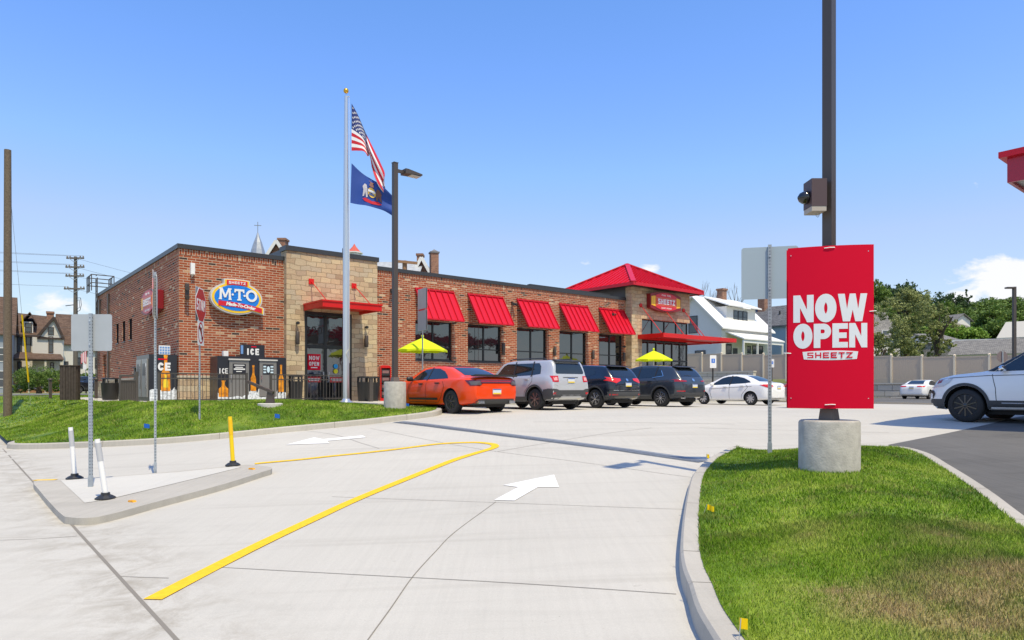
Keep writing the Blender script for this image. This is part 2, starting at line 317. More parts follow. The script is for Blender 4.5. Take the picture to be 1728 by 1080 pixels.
# ------------------------------------------------------------------ mesh helpers
class MB:
    def __init__(self): self.v = []; self.f = []; self.m = []
    def add(self, vs, fs, mi=0):
        o = len(self.v); self.v += [tuple(p) for p in vs]; self.f += [tuple(i + o for i in f) for f in fs]; self.m += [mi] * len(fs); return self
    def box(self, x0, x1, y0, y1, z0, z1, mi=0, M=None):
        vs = [(x, y, z) for z in (z0, z1) for y in (y0, y1) for x in (x0, x1)]
        if M is not None: vs = [tuple(M @ Vector(p)) for p in vs]
        return self.add(vs, [(0, 2, 3, 1), (4, 5, 7, 6), (0, 1, 5, 4), (2, 6, 7, 3), (0, 4, 6, 2), (1, 3, 7, 5)], mi)
    def bar(self, a, b, w, h=None, mi=0, up=(0, 0, 1)):
        a = Vector(a); b = Vector(b); h = h or w; d = (b - a).normalized(); U = Vector(up)
        if abs(d.dot(U)) > .98: U = Vector((1, 0, 0))
        sx = d.cross(U).normalized() * w / 2; sz = sx.cross(d).normalized() * h / 2
        vs = [p + i * sx + j * sz for p in (a, b) for i, j in ((-1, -1), (1, -1), (1, 1), (-1, 1))]
        return self.add(vs, [(0, 1, 2, 3), (7, 6, 5, 4), (0, 4, 5, 1), (1, 5, 6, 2), (2, 6, 7, 3), (3, 7, 4, 0)], mi)
    def cyl(self, a, b, r0, r1=None, n=12, mi=0, caps=True):
        a = Vector(a); b = Vector(b); r1 = r0 if r1 is None else r1; d = (b - a).normalized()
        U = Vector((0, 0, 1)) if abs(d.z) < .95 else Vector((1, 0, 0)); sx = d.cross(U).normalized(); sy = d.cross(sx)
        vs = []
        for p, r in ((a, r0), (b, r1)):
            for i in range(n):
                an = 2 * math.pi * i / n; vs.append(p + sx * math.cos(an) * r + sy * math.sin(an) * r)
        fs = [(i, (i + 1) % n, n + (i + 1) % n, n + i) for i in range(n)]
        if caps: fs += [tuple(range(n - 1, -1, -1)), tuple(range(n, 2 * n))]
        return self.add(vs, fs, mi)
    def tube(self, pts, r, n=6, mi=0):
        for a, b in zip(pts[:-1], pts[1:]): self.cyl(a, b, r, r, n, mi)
        return self
    def lathe(self, prof, n=24, c=(0, 0, 0), mi=0, axis='z'):
        vs = []
        for r, z in prof:
            for i in range(n):
                an = 2 * math.pi * i / n
                if axis == 'z': vs.append((c[0] + r * math.cos(an), c[1] + r * math.sin(an), c[2] + z))
                else: vs.append((c[0] + r * math.cos(an), c[1] + z, c[2] + r * math.sin(an)))
        fs = [(j * n + i, j * n + (i + 1) % n, (j + 1) * n + (i + 1) % n, (j + 1) * n + i) for j in range(len(prof) - 1) for i in range(n)]
        fs += [tuple(range(n - 1, -1, -1)), tuple((len(prof) - 1) * n + i for i in range(n))]
        return self.add(vs, fs, mi)
    def prism(self, poly, y0, y1, mi=0, plane='xz'):
        n = len(poly)
        if plane == 'xz': P = lambda p, d: (p[0], d, p[1])
        elif plane == 'xy': P = lambda p, d: (p[0], p[1], d)
        else: P = lambda p, d: (d, p[0], p[1])
        vs = [P(p, y0) for p in poly] + [P(p, y1) for p in poly]
        fs = [(i, (i + 1) % n, n + (i + 1) % n, n + i) for i in range(n)]
        tri = delaunay_2d_cdt([Vector(p[:2]) for p in poly], [], [list(range(n))], 1, 1e-6)
        if len(tri[0]) == n:
            o = tri[3]; mp = [x[0] for x in o]
            for t in tri[2]: fs += [tuple(mp[k] for k in t), tuple(n + mp[k] for k in reversed(t))]
        else: fs += [tuple(range(n)), tuple(range(2 * n - 1, n - 1, -1))]
        return self.add(vs, fs, mi)
    def quad(self, a, b, c, d, mi=0): return self.add([a, b, c, d], [(0, 1, 2, 3)], mi)
    def build(self, name, m, parent=None, smooth=False, uv=False, fixn=True, uvswap=False):
        me = bpy.data.meshes.new(name); me.from_pydata(self.v, [], self.f)
        for x in (m if isinstance(m, (list, tuple)) else [m]): me.materials.append(x)
        if any(self.m): me.polygons.foreach_set('material_index', self.m)
        if fixn:
            bm = bmesh.new(); bm.from_mesh(me); bmesh.ops.recalc_face_normals(bm, faces=bm.faces); bm.to_mesh(me); bm.free()
        if uv:
            ul = me.uv_layers.new(name='UVMap'); me.update()
            for p in me.polygons:
                nx, ny, nz = p.normal
                for li in p.loop_indices:
                    c = me.vertices[me.loops[li].vertex_index].co
                    if abs(nz) > .9: q = (c.x, c.y)
                    elif abs(nz) > .25:
                        q = (c.x, c.z / max(.3, math.sqrt(1 - nz * nz))) if abs(ny) >= abs(nx) else (c.y, c.z / max(.3, math.sqrt(1 - nz * nz)))
                    elif abs(nx) > abs(ny): q = (c.y + .37, c.z)
                    else: q = (c.x, c.z)
                    ul.data[li].uv = (q[1], q[0]) if uvswap else q
        if smooth:
            me.polygons.foreach_set('use_smooth', [True] * len(me.polygons))
            me.set_sharp_from_angle(angle=R(smooth if smooth is not True else 35))
        me.update()
        o = bpy.data.objects.new(name, me); COL.objects.link(o)
        if parent is not None: o.parent = parent
        return o
def thing(name, label, cat, loc=(0, 0, 0), rz=0.0, group=None):
    o = bpy.data.objects.new(name, None); COL.objects.link(o); o.location = loc; o.rotation_euler = (0, 0, rz)
    o['label'] = label; o['category'] = cat
    if group: o['group'] = group
    return o
def tag(o, label, cat, group=None, kind=None):
    o['label'] = label; o['category'] = cat
    if group: o['group'] = group
    if kind: o['kind'] = kind
    return o
def struct(o, label=None):
    o['kind'] = 'structure'
    if label: o['label'] = label
    return o
def dup(root, loc=None, rz=None, label=None, group=None):
    r = root.copy(); COL.objects.link(r)
    if loc is not None: r.location = loc
    if rz is not None: r.rotation_euler = (0, 0, rz)
    if label: r['label'] = label
    if group: r['group'] = group
    for ch in list(root.children):
        c = ch.copy(); COL.objects.link(c); c.parent = r
        for g in ch.children:
            d = g.copy(); COL.objects.link(d); d.parent = c
    return r
def in_poly(x, y, P):
    c = False; j = len(P) - 1
    for i in range(len(P)):
        xi, yi = P[i]; xj, yj = P[j]
        if (yi > y) != (yj > y) and x < (xj - xi) * (y - yi) / (yj - yi) + xi: c = not c
        j = i
    return c
def edge_dist(x, y, P, closed=True):
    d = 1e9; n = len(P)
    for i in range(n if closed else n - 1):
        ax, ay = P[i]; bx, by = P[(i + 1) % n]; dx, dy = bx - ax, by - ay
        q = dx * dx + dy * dy; t = 0 if q == 0 else max(0, min(1, ((x - ax) * dx + (y - ay) * dy) / q))
        d = min(d, math.hypot(x - ax - t * dx, y - ay - t * dy))
    return d
def spline(P, n=8, closed=False):
    out = []; m = len(P); rng = range(m if closed else m - 1)
    for i in rng:
        g = lambda k: P[k % m] if closed else P[max(0, min(m - 1, k))]
        p0, p1, p2, p3 = g(i - 1), g(i), g(i + 1), g(i + 2)
        for k in range(n):
            t = k / n
            out.append(tuple(.5 * (2 * b + (c - a) * t + (2 * a - 5 * b + 4 * c - d) * t * t + (3 * b - a - 3 * c + d) * t ** 3) for a, b, c, d in zip(p0, p1, p2, p3)))
    if not closed: out.append(tuple(P[-1]))
    return out
def sheet(name, poly, zf, m, step=1.0, uv=False, skirt=0.0):
    """a sheet inside a plan outline, following the terrain"""
    xs = [p[0] for p in poly]; ys = [p[1] for p in poly]
    dense = []
    for i in range(len(poly)):
        a = poly[i]; b = poly[(i + 1) % len(poly)]; L_ = math.hypot(b[0] - a[0], b[1] - a[1]); k = max(1, int(L_ / step))
        for j in range(k): dense.append((a[0] + (b[0] - a[0]) * j / k, a[1] + (b[1] - a[1]) * j / k))
    pts = list(dense)
    x = min(xs) + step * .5
    while x < max(xs):
        y = min(ys) + step * .5
        while y < max(ys):
            if in_poly(x, y, poly) and edge_dist(x, y, poly) > step * .3: pts.append((x, y))
            y += step
        x += step
    r = delaunay_2d_cdt([Vector(p) for p in pts], [], [list(range(len(dense)))], 1, 1e-5)
    mb = MB(); mb.add([(v.x, v.y, zf(v.x, v.y)) for v in r[0]], [tuple(f) for f in r[2]])
    if skirt:
        n = len(dense); vs = [(p[0], p[1], zf(*p)) for p in dense] + [(p[0], p[1], zf(*p) - skirt) for p in dense]
        mb.add(vs, [(i, (i + 1) % n, n + (i + 1) % n, n + i) for i in range(n)])
    o = mb.build(name, m, fixn=False)
    me = o.data
    bm = bmesh.new(); bm.from_mesh(me)
    bmesh.ops.remove_doubles(bm, verts=bm.verts, dist=1e-4)
    for f in bm.faces:
        f.normal_update()
        if f.normal.z < -0.2: f.normal_flip()
        f.smooth = True
    bm.to_mesh(me); bm.free(); me.set_sharp_from_angle(angle=R(30))
    return o
def strip(path, w, zf, close=False, lift=.006):
    """flat ribbon following a path on the ground"""
    mb = MB(); n = len(path); L_ = []; Rr = []
    for i in range(n):
        a = path[max(0, i - 1)]; b = path[min(n - 1, i + 1)]; dx, dy = b[0] - a[0], b[1] - a[1]; q = math.hypot(dx, dy) or 1
        nx, ny = -dy / q * w / 2, dx / q * w / 2
        for lst, sg in ((L_, 1), (Rr, -1)):
            x, y = path[i][0] + nx * sg, path[i][1] + ny * sg; lst.append((x, y, zf(x, y) + lift))
    mb.add(L_ + Rr, [(i, n + i, n + i + 1, i + 1) for i in range(n - 1)]); return mb
def resample(path, step):
    out = []
    for a, b in zip(path[:-1], path[1:]):
        k = max(1, int(math.hypot(b[0] - a[0], b[1] - a[1]) / step))
        for j in range(k): out.append((a[0] + (b[0] - a[0]) * j / k, a[1] + (b[1] - a[1]) * j / k))
    out.append(path[-1]); return out
def offset_path(path, d):
    out = []; n = len(path)
    for i in range(n):
        a = path[max(0, i - 1)]; b = path[min(n - 1, i + 1)]; dx, dy = b[0] - a[0], b[1] - a[1]; q = math.hypot(dx, dy) or 1
        out.append((path[i][0] - dy / q * d, path[i][1] + dx / q * d))
    return out
def kerb(name, path, width, h, zf, m=CURB, side=1):
    """kerb along path: path is the road-side foot, side=1 puts the kerb to the left of travel"""
    path = resample(path, .3); mb = MB(); prof = [(-.005, -.1), (0, .0), (.012, h - .025), (.035, h), (width, h), (width + .004, -.1)]
    rows = []
    for d, z in prof:
        q = offset_path(path, d * side); rows.append([(p[0], p[1], zf(path[i][0], path[i][1]) + z) for i, p in enumerate(q)])
    n = len(path); vs = [p for r in rows for p in r]
    fs = [(k * n + i, k * n + i + 1, (k + 1) * n + i + 1, (k + 1) * n + i) for k in range(len(prof) - 1) for i in range(n - 1)]
    fs += [tuple(k * n for k in range(len(prof))), tuple(k * n + n - 1 for k in range(len(prof)))]
    mb.add(vs, fs)
    for i in range(4, n - 4, 10):
        a, b = path[i], path[i + 1]; q = math.hypot(b[0] - a[0], b[1] - a[1]); dx, dy = (b[0] - a[0]) / q * .008, (b[1] - a[1]) / q * .008; r_ = offset_path(path, (width - .002) * side)[i]; f_ = offset_path(path, -.004 * side)[i]; z = zf(*a) + h
        mb.add([(f_[0], f_[1], z - h), (f_[0] + dx, f_[1] + dy, z - h), (f_[0] + dx, f_[1] + dy, z + .002), (f_[0], f_[1], z + .002), (r_[0] + dx, r_[1] + dy, z + .002), (r_[0], r_[1], z + .002)], [(0, 1, 2, 3), (3, 2, 4, 5)], 1)
    return mb.build(name, [m, JOINT], smooth=25)

# stroke lettering ---------------------------------------------------
def arc(cx, cy, rx, ry, a0, a1, n=10): return [(cx + rx * math.cos(R(a0 + (a1 - a0) * i / n)), cy + ry * math.sin(R(a0 + (a1 - a0) * i / n))) for i in range(n + 1)]
GL = {'N': [[(0, 0), (0, 1)], [(0, 1), (1, 0)], [(1, 0), (1, 1)]], 'O': [arc(.5, .5, .5, .5, 90, 450, 24)], 'W': [[(0, 1), (.25, 0), (.5, .85), (.75, 0), (1, 1)]],
      'P': [[(0, 0), (0, 1)], [(0, 1), (.6, 1)] + arc(.6, .74, .35, .26, 90, -90, 8) + [(0, .48)]], 'E': [[(0, 0), (0, 1)], [(0, 1), (1, 1)], [(0, .5), (.88, .5)], [(0, 0), (1, 0)]],
      'S': [[(1, 1), (0, 1), (0, .55), (1, .45), (1, 0), (0, 0)]], 'H': [[(0, 0), (0, 1)], [(1, 0), (1, 1)], [(0, .5), (1, .5)]], 'T': [[(0, 1), (1, 1)], [(.5, 1), (.5, 0)]],
      'Z': [[(0, 1), (1, 1), (0, 0), (1, 0)]], 'I': [[(.5, 0), (.5, 1)]], 'C': [arc(.55, .5, .5, .5, 45, 315, 16)], 'M': [[(0, 0), (0, 1), (.5, .15), (1, 1), (1, 0)]],
      'D': [[(0, 0), (0, 1), (.45, 1)] + arc(.45, .5, .5, .5, 90, -90, 10) + [(0, 0)]], 'R': [[(0, 0), (0, 1), (.6, 1)] + arc(.6, .75, .35, .25, 90, -90, 8) + [(0, .5)], [(.45, .5), (1, 0)]],
      's': [arc(.5, .74, .45, .26, 40, 270, 12) + arc(.5, .25, .45, .25, 90, -140, 12)], '3': [arc(.45, .75, .42, .25, 150, -90, 10) + arc(.45, .25, .48, .25, 90, -150, 10)],
      '2': [arc(.5, .7, .45, .3, 160, -30, 10) + [(0, 0), (1, 0)]], '0': [arc(.5, .5, .48, .5, 90, 450, 20)], 'G': [arc(.55, .5, .5, .5, 45, 340, 16) + [(1.0, .45), (.6, .45)]],
      'A': [[(0, 0), (.5, 1), (1, 0)], [(.2, .35), (.8, .35)]], 'L': [[(0, 1), (0, 0), (1, 0)]], 'U': [[(0, 1), (0, .3)] + arc(.5, .3, .5, .3, 180, 360, 8) + [(1, 1)]],
      'F': [[(0, 0), (0, 1)], [(0, 1), (1, 1)], [(0, .52), (.8, .52)]], 'Y': [[(0, 1), (.5, .5), (1, 1)], [(.5, .5), (.5, 0)]], 'B': [[(0, 0), (0, 1), (.55, 1)] + arc(.55, .76, .33, .24, 90, -90, 8) + arc(.55, .26, .4, .26, 90, -90, 8) + [(0, 0)]],
      'K': [[(0, 0), (0, 1)], [(1, 1), (.05, .45), (1, 0)]]}
def stroke_poly(pts, w):
    n = len(pts); closed = math.hypot(pts[0][0] - pts[-1][0], pts[0][1] - pts[-1][1]) < 1e-6
    Lp, Rp = [], []
    for i in range(n):
        if closed: a = pts[i - 1] if i > 0 else pts[-2]; b = pts[i + 1] if i < n - 1 else pts[1]
        else: a = pts[max(0, i - 1)]; b = pts[min(n - 1, i + 1)]
        p = pts[i]
        d1 = Vector((p[0] - a[0], p[1] - a[1])); d2 = Vector((b[0] - p[0], b[1] - p[1]))
        if d1.length < 1e-9: d1 = d2
        if d2.length < 1e-9: d2 = d1
        d1.normalize(); d2.normalize(); n1 = Vector((-d1.y, d1.x)); n2 = Vector((-d2.y, d2.x)); nn = n1 + n2
        if nn.length < 1e-6: nn = n1
        nn.normalize(); k = min(2.2, 1 / max(.3, nn.dot(n1))) * w / 2
        ex = Vector((0, 0))
        if not closed and i == 0: ex = -d2 * 0
        Lp.append((p[0] + nn.x * k, p[1] + nn.y * k)); Rp.append((p[0] - nn.x * k, p[1] - nn.y * k))
    return Lp, Rp
def letters(mb, text, x0, z0, cw, ch, gap, th, y=0.0, depth=.004, slant=0.0, cwmap=None, curve=None, mi=0):
    """stroke lettering in the xz plane, facing -y; cw/ch are outer sizes of a capital"""
    x = x0; k = 0
    for c in text:
        w = cw * (cwmap or {}).get(c, 1.0)
        if c in GL:
            for pl in GL[c]:
                iw, ih = max(w - th, .01), ch - th
                P = [(x + th / 2 + px_ * iw, z0 + th / 2 + pz_ * ih) for px_, pz_ in pl]
                P = [(a + (b - z0) * slant, b) for a, b in P]
                closed = P[0] == P[-1] or math.hypot(P[0][0] - P[-1][0], P[0][1] - P[-1][1]) < 1e-6
                if not closed:
                    for e in (0, -1):
                        q = P[1] if e == 0 else P[-2]; d = Vector((P[e][0] - q[0], P[e][1] - q[1])).normalized()
                        if abs(d.y) > .5 or abs(d.x) > .9: P[e] = (P[e][0] + d.x * th * .5, P[e][1] + d.y * th * .5)
                Lp, Rp = stroke_poly(P, th); n = len(P); d = depth + k * .0004; k += 1
                f = (lambda a, b: (a, b + curve(a))) if curve else (lambda a, b: (a, b))
                Lp = [f(*p) for p in Lp]; Rp = [f(*p) for p in Rp]
                vs = [(p[0], y - d, p[1]) for p in Lp] + [(p[0], y - d, p[1]) for p in Rp] + [(p[0], y + .001, p[1]) for p in Lp] + [(p[0], y + .001, p[1]) for p in Rp]
                fs = []
                for i in range(n - 1):
                    fs += [(i, i + 1, n + i + 1, n + i), (i, 2 * n + i, 2 * n + i + 1, i + 1), (n + i, n + i + 1, 3 * n + i + 1, 3 * n + i)]
                if not closed: fs += [(0, n, 3 * n, 2 * n), (n - 1, 3 * n - 1, 4 * n - 1, 2 * n - 1)]
                mb.add(vs, fs, mi)
        elif c == '.': mb.prism(arc(x + w / 2, z0 + ch / 2, th * .6, th * .6, 0, 330, 11), y - depth, y, mi)
        elif c == '-': mb.box(x, x + w, y - depth, y, z0 + ch * .42, z0 + ch * .42 + th, mi)
        x += w + gap
    return x - gap
def font_mesh(text, size, bold=0.0, shear=0.0, space=1.0):
    c = bpy.data.curves.new('lettering_curve', 'FONT'); c.body = text; c.size = size; c.offset = bold; c.shear = shear; c.space_character = space
    c.align_x = 'CENTER'; c.resolution_u = 4
    o = bpy.data.objects.new('lettering_curve', c); COL.objects.link(o)
    dg = bpy.context.evaluated_depsgraph_get(); me = bpy.data.meshes.new_from_object(o.evaluated_get(dg))
    vs = [tuple(v.co) for v in me.vertices]; fs = [tuple(p.vertices) for p in me.polygons]
    COL.objects.unlink(o); bpy.data.objects.remove(o); bpy.data.meshes.remove(me)
    return vs, fs

# ================================================================== GROUND
def hg(x, y):
    """height of the natural ground outside the paved lot"""
    s, t = w2st(x, y); z = zst(s, t)
    w = ss((t - 22) / 4) * ss((s - 1.3 + max(0, t - 30) * .3) / 2.5) * (1 - ss((s - 40) / 15))
    z = z * (1 - w) + 1.08 * w
    z += (ss((s - 62) / 4) * (1.3 + .9 * ss((t - 15) / 25)) + 24 * ss((s - 92) / 210)) * ss((t + 55) / 45)
    return z
def ground():
    ax = lambda lo, hi, st: list(np.arange(lo, hi, st))
    xs = sorted(set([-3000, -1500, -700, -400, -250] + ax(-180, -40, 10) + ax(-40, 80, 2) + ax(80, 400, 12) + [450, 600, 900, 1600, 3000]))
    ys = sorted(set([-600, -200, -80] + ax(-40, 80, 2) + ax(80, 420, 12) + [500, 700, 1200, 2000, 3500]))
    vs = []
    for y in ys:
        for x in xs:
            s, t = w2st(x, y); z = hg(x, y)
            if (-60 < s < 62.5 and -125 < t < 60) or t < -28: z -= .12
            if 0.5 < s < 14 and 15 < t < 56: z -= .9
            vs.append((x, y, z))
    n = len(xs); fs = [(j * n + i, j * n + i + 1, (j + 1) * n + i + 1, (j + 1) * n + i) for j in range(len(ys) - 1) for i in range(n - 1)]
    mb = MB(); mb.add(vs, fs); struct(mb.build('ground', FARG, smooth=80, fixn=False))
ground()
ZR = lambda x, y: gz(x, y)
P4 = lambda L: [st2w(*p) for p in L]
pave = P4([(-14, -30), (61.4, -30), (61.4, 27), (12.3, 27), (12.3, 18), (1.9, 24), (1.9, 70), (-14, 70)])
struct(sheet('driveway', pave, ZR, CONC, step=1.1))
# second, darker paved areas laid on it
rl = P4([(-14, -200), (300, -200), (300, -30), (-14, -30)])
struct(sheet('rear_lot', rl, lambda x, y: gz(x, y) - .01, CONC, step=14))
asp = [G(1499, 751), G(1600, 731), G(1678, 714), G(1760, 699), G(1900, 682), (38, 22), (40, -14), (8, -16), (4.2, -2), (3.9, 3), (4.3, 6.3)]
struct(sheet('side_lane', asp, lambda x, y: gz(x, y) + .006, ASPH, step=1.0))
road = P4([(37, -30), (61.2, -30), (61.2, 45), (37, 27)])
struct(sheet('access_road', road, lambda x, y: gz(x, y) + .006, ASPH, step=2.0))

# saw-cut joints ------------------------------------------------------
def joint(pts, w=.014, m=JOINT, lift=.004, name='expansion_joint', px=True):
    path = spline([G(*p) for p in pts], 6) if px else pts
    return struct(strip(resample(path, .5), w, ZR, lift=lift).build(name, m))
joint(P4([(1.15, -12), (1.15, 22.9)]), .03, px=False)
joint([(375, 958), (600, 970), (860, 984), (1141, 1003)], .009)
joint([(560, 838), (600, 840), (880, 850), (1158, 860)], .008)
joint([(605, 1105), (621, 1080), (660, 1026), (697, 973), (735, 931), (769, 897), (837, 847)], .009)
joint([(625, 723), (730, 744), (837, 762), (980, 780), (1168, 806)], .010)
joint([(196, 973), (285, 976)], .008)
joint([(0, 912), (60, 910), (130, 905)], .010)
joint([(470, 722), (560, 733), (610, 748), (640, 757)], .010)
joint([(840, 762), (1000, 735), (1100, 722)], .012)
joint([(1180, 722), (1500, 730)], .016)
joint([(900, 712), (1240, 716)], .016)
# trench drain with a steel grate ------------------------------------
dr = [G(p, q) for p, q in ((672, 712), (760, 722.5), (860, 735), (960, 747.5), (1060, 760.5), (1190, 779))]
struct(strip(resample(dr, .4), .36, ZR, lift=.005).build('drain_frame', mat('drain_frame_steel', (.20, .225, .26), .6, noise=.2, nscale=12)))
mb = MB(); L_ = resample(dr, .045)
for a, b in zip(L_[:-1], L_[1:]):
    d = Vector((b[0] - a[0], b[1] - a[1])).normalized(); nrm = Vector((-d.y, d.x)); z = gz(*a) + .009
    q = Vector(a)
    for lo, hi in ((-.15, -.01), (.01, .15)):
        p0 = q + nrm * lo; p1 = q + nrm * hi; p2 = p1 + d * .028; p3 = p0 + d * .028
        mb.add([(p.x, p.y, z) for p in (p0, p1, p2, p3)], [(0, 1, 2, 3)])
struct(mb.build('drain_grate', GRATE)); 
# painted markings ----------------------------------------------------
def marking(name, poly, m, h=.008): return struct(sheet(name, [G(*p) for p in poly], lambda x, y: gz(x, y) + h, m, step=.5))
def ribbon(name, pts, w, m, h=.009, n=10):
    q = spline([G(*p) for p in pts], n); return struct(strip(resample(q, .12), w, ZR, lift=h).build(name, m))
ribbon('yellow_line', [(257, 1013), (320, 980), (380, 949), (450, 914), (520, 881), (600, 844), (680, 811), (760, 779), (800, 766), (824, 759), (835, 754.5), (833, 750.5), (818, 748), (795, 747),
                       (740, 749.5), (680, 757), (620, 764), (560, 770), (500, 776.5), (450, 781), (430, 783)], .155, MARKY)
ribbon('yellow_line', [(58, 811), (95, 810)], .11, MARKY)
marking('lane_arrow', [(849, 819.4), (935, 801.7), (943.5, 822.8), (907.6, 822.8), (868, 845.6), (833.6, 844.8), (874.6, 822.8)], MARKW)
marking('lane_arrow', [(482, 751), (530, 738.5), (545, 741.5), (612, 735.2), (618, 738.5), (552, 744.5), (556, 748.5)], MARKW)
for k, s0 in enumerate((13.4, 16.7, 19.9, 23.6, 27.0, 31.5)):       # stall lines between the parked cars
    struct(strip(resample(P4([(s0, 16.2), (s0, 22.2)]), .5), .10, ZR, lift=.009).build('stall_line', mat('faded_yellow', (.62, .52, .22), .85)))
struct(strip(resample(P4([(38.2, 5), (38.2, 30)]), 1), .12, ZR, lift=.012).build('yellow_line', MARKY))
for sx in (40, 60.6): struct(strip(resample(P4([(sx, -5), (sx, 34)]), 1), .12, ZR, lift=.012).build('yellow_line', MARKY))

# ---- right island lawn
k_left = [(1.95, 1.2), (1.35, 2.1), (1.14, 3.2)] + [G(*p) for p in ((1181, 1080), (1160, 1018), (1149, 984), (1146, 945), (1151, 890), (1160, 840), (1169, 815), (1190, 791), (1214, 777), (1240, 766))]
k_back = [G(px, py, .16) for px, py in ((1290, 757), (1350, 753.5), (1420, 751), (1480, 751), (1530, 753), (1572, 764), (1606, 783), (1645, 806), (1685, 832), (1722, 859), (1800, 915))]
KR = spline(k_left + k_back, 6) + [(5.6, 2.6), (5.4, .8)]
struct(kerb('kerb', KR, .17, .15, ZR, side=-1))
lawnR = offset_path(resample(KR, .25), -.165)
def zlr(x, y):
    d = edge_dist(x, y, lawnR, closed=False); return gz(x, y) + .15 + .14 * ss(d / 1.3)
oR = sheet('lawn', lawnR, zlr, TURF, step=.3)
# ---- left lawn with the mound
kl = [G(*p) for p in ((18, 758), (130, 756), (259, 750), (370, 741), (480, 730), (600, 718.5), (663, 711.5), (727, 703.5))]
e1 = G(746, 697); es, et = w2st(*e1)
KL = spline([st2w(1.4, 23.6)] + kl + [G(743, 700), e1, G(744, 692)] + P4([(12.25, 19.6), (12.1, 21.5), (12.1, 23)]), 6)
struct(kerb('kerb', KL, .17, .15, ZR, side=1))
inner = offset_path(resample(KL, .4), .165)
lawnL = inner + P4([(12.0, 25.0), (7.5, 25.0), (5.0, 25.0), (5.0, 46), (20, 60), (18, 61.5), (-6, 61.5), (1.35, 46), (1.3, 30), (1.3, 24.2)])
edgeL = P4([(1.3, 61), (1.3, 24.0)]) + inner
def zll(x, y):
    s, t = w2st(x, y); d = edge_dist(x, y, edgeL, closed=False); b = min(gz(x, y), 1.0) + .14
    w = ss(d / 4.2) if s < 6 else ss(d / 3.0)
    top = 1.2 - .10 * ss((t - 27) / 6)
    z = b * (1 - w) + top * w + .02 * math.sin(x * 1.3) * math.sin(y * 1.1) * w
    if t > 40: z = max(z, z + (1.10 - z) * ss((t - 40) / 8))
    return z
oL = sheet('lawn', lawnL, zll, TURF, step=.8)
for o, z_ in ((oR, zlr), (oL, zll)): struct(o)
zlp = lambda x, y: zll(x, y) if in_poly(x, y, lawnL) else gz(x, y)
def LG(px, py, f=None): return ray_hit(px, py, zlp)
# dried patches of the lawn, as where they lie on the ground
DRY = [(*ray_hit(px_, py_, zlr), r_, q_) for px_, py_, r_, q_ in ((1485, 1022, .24, 1.0), (1530, 1035, .2, .9), (1570, 1045, .22, .8), (1625, 1010, .30, 1.0), (1670, 985, .34, 1.0), (1705, 965, .3, 1.0), (1600, 1050, .25, .9),
       (1640, 1062, .3, .8), (1560, 985, .22, .7), (1600, 965, .3, .6), (1490, 990, .16, .5), (1410, 1000, .08, .9), (1370, 890, .2, .35), (1590, 905, .3, .5), (1640, 890, .25, .45), (1720, 1040, .3, .9), (1432, 822, .1, .6), (1600, 920, .15, .6), (1360, 905, .15, .4))]
def dryness(x, y):
    d = 0
    for cx, cy, r, a in DRY:
        q = ((x - cx) ** 2 + (y - cy) ** 2) / (r * r)
        if q < 4: d = max(d, a * math.exp(-q))
    return d
def dry_attr(me, pts):
    a = me.attributes.new('dry', 'FLOAT', 'POINT'); a.data.foreach_set('value', [dryness(p[0], p[1]) for p in pts])
dry_attr(oR.data, [v.co for v in oR.data.vertices]); dry_attr(oL.data, [v.co for v in oL.data.vertices])

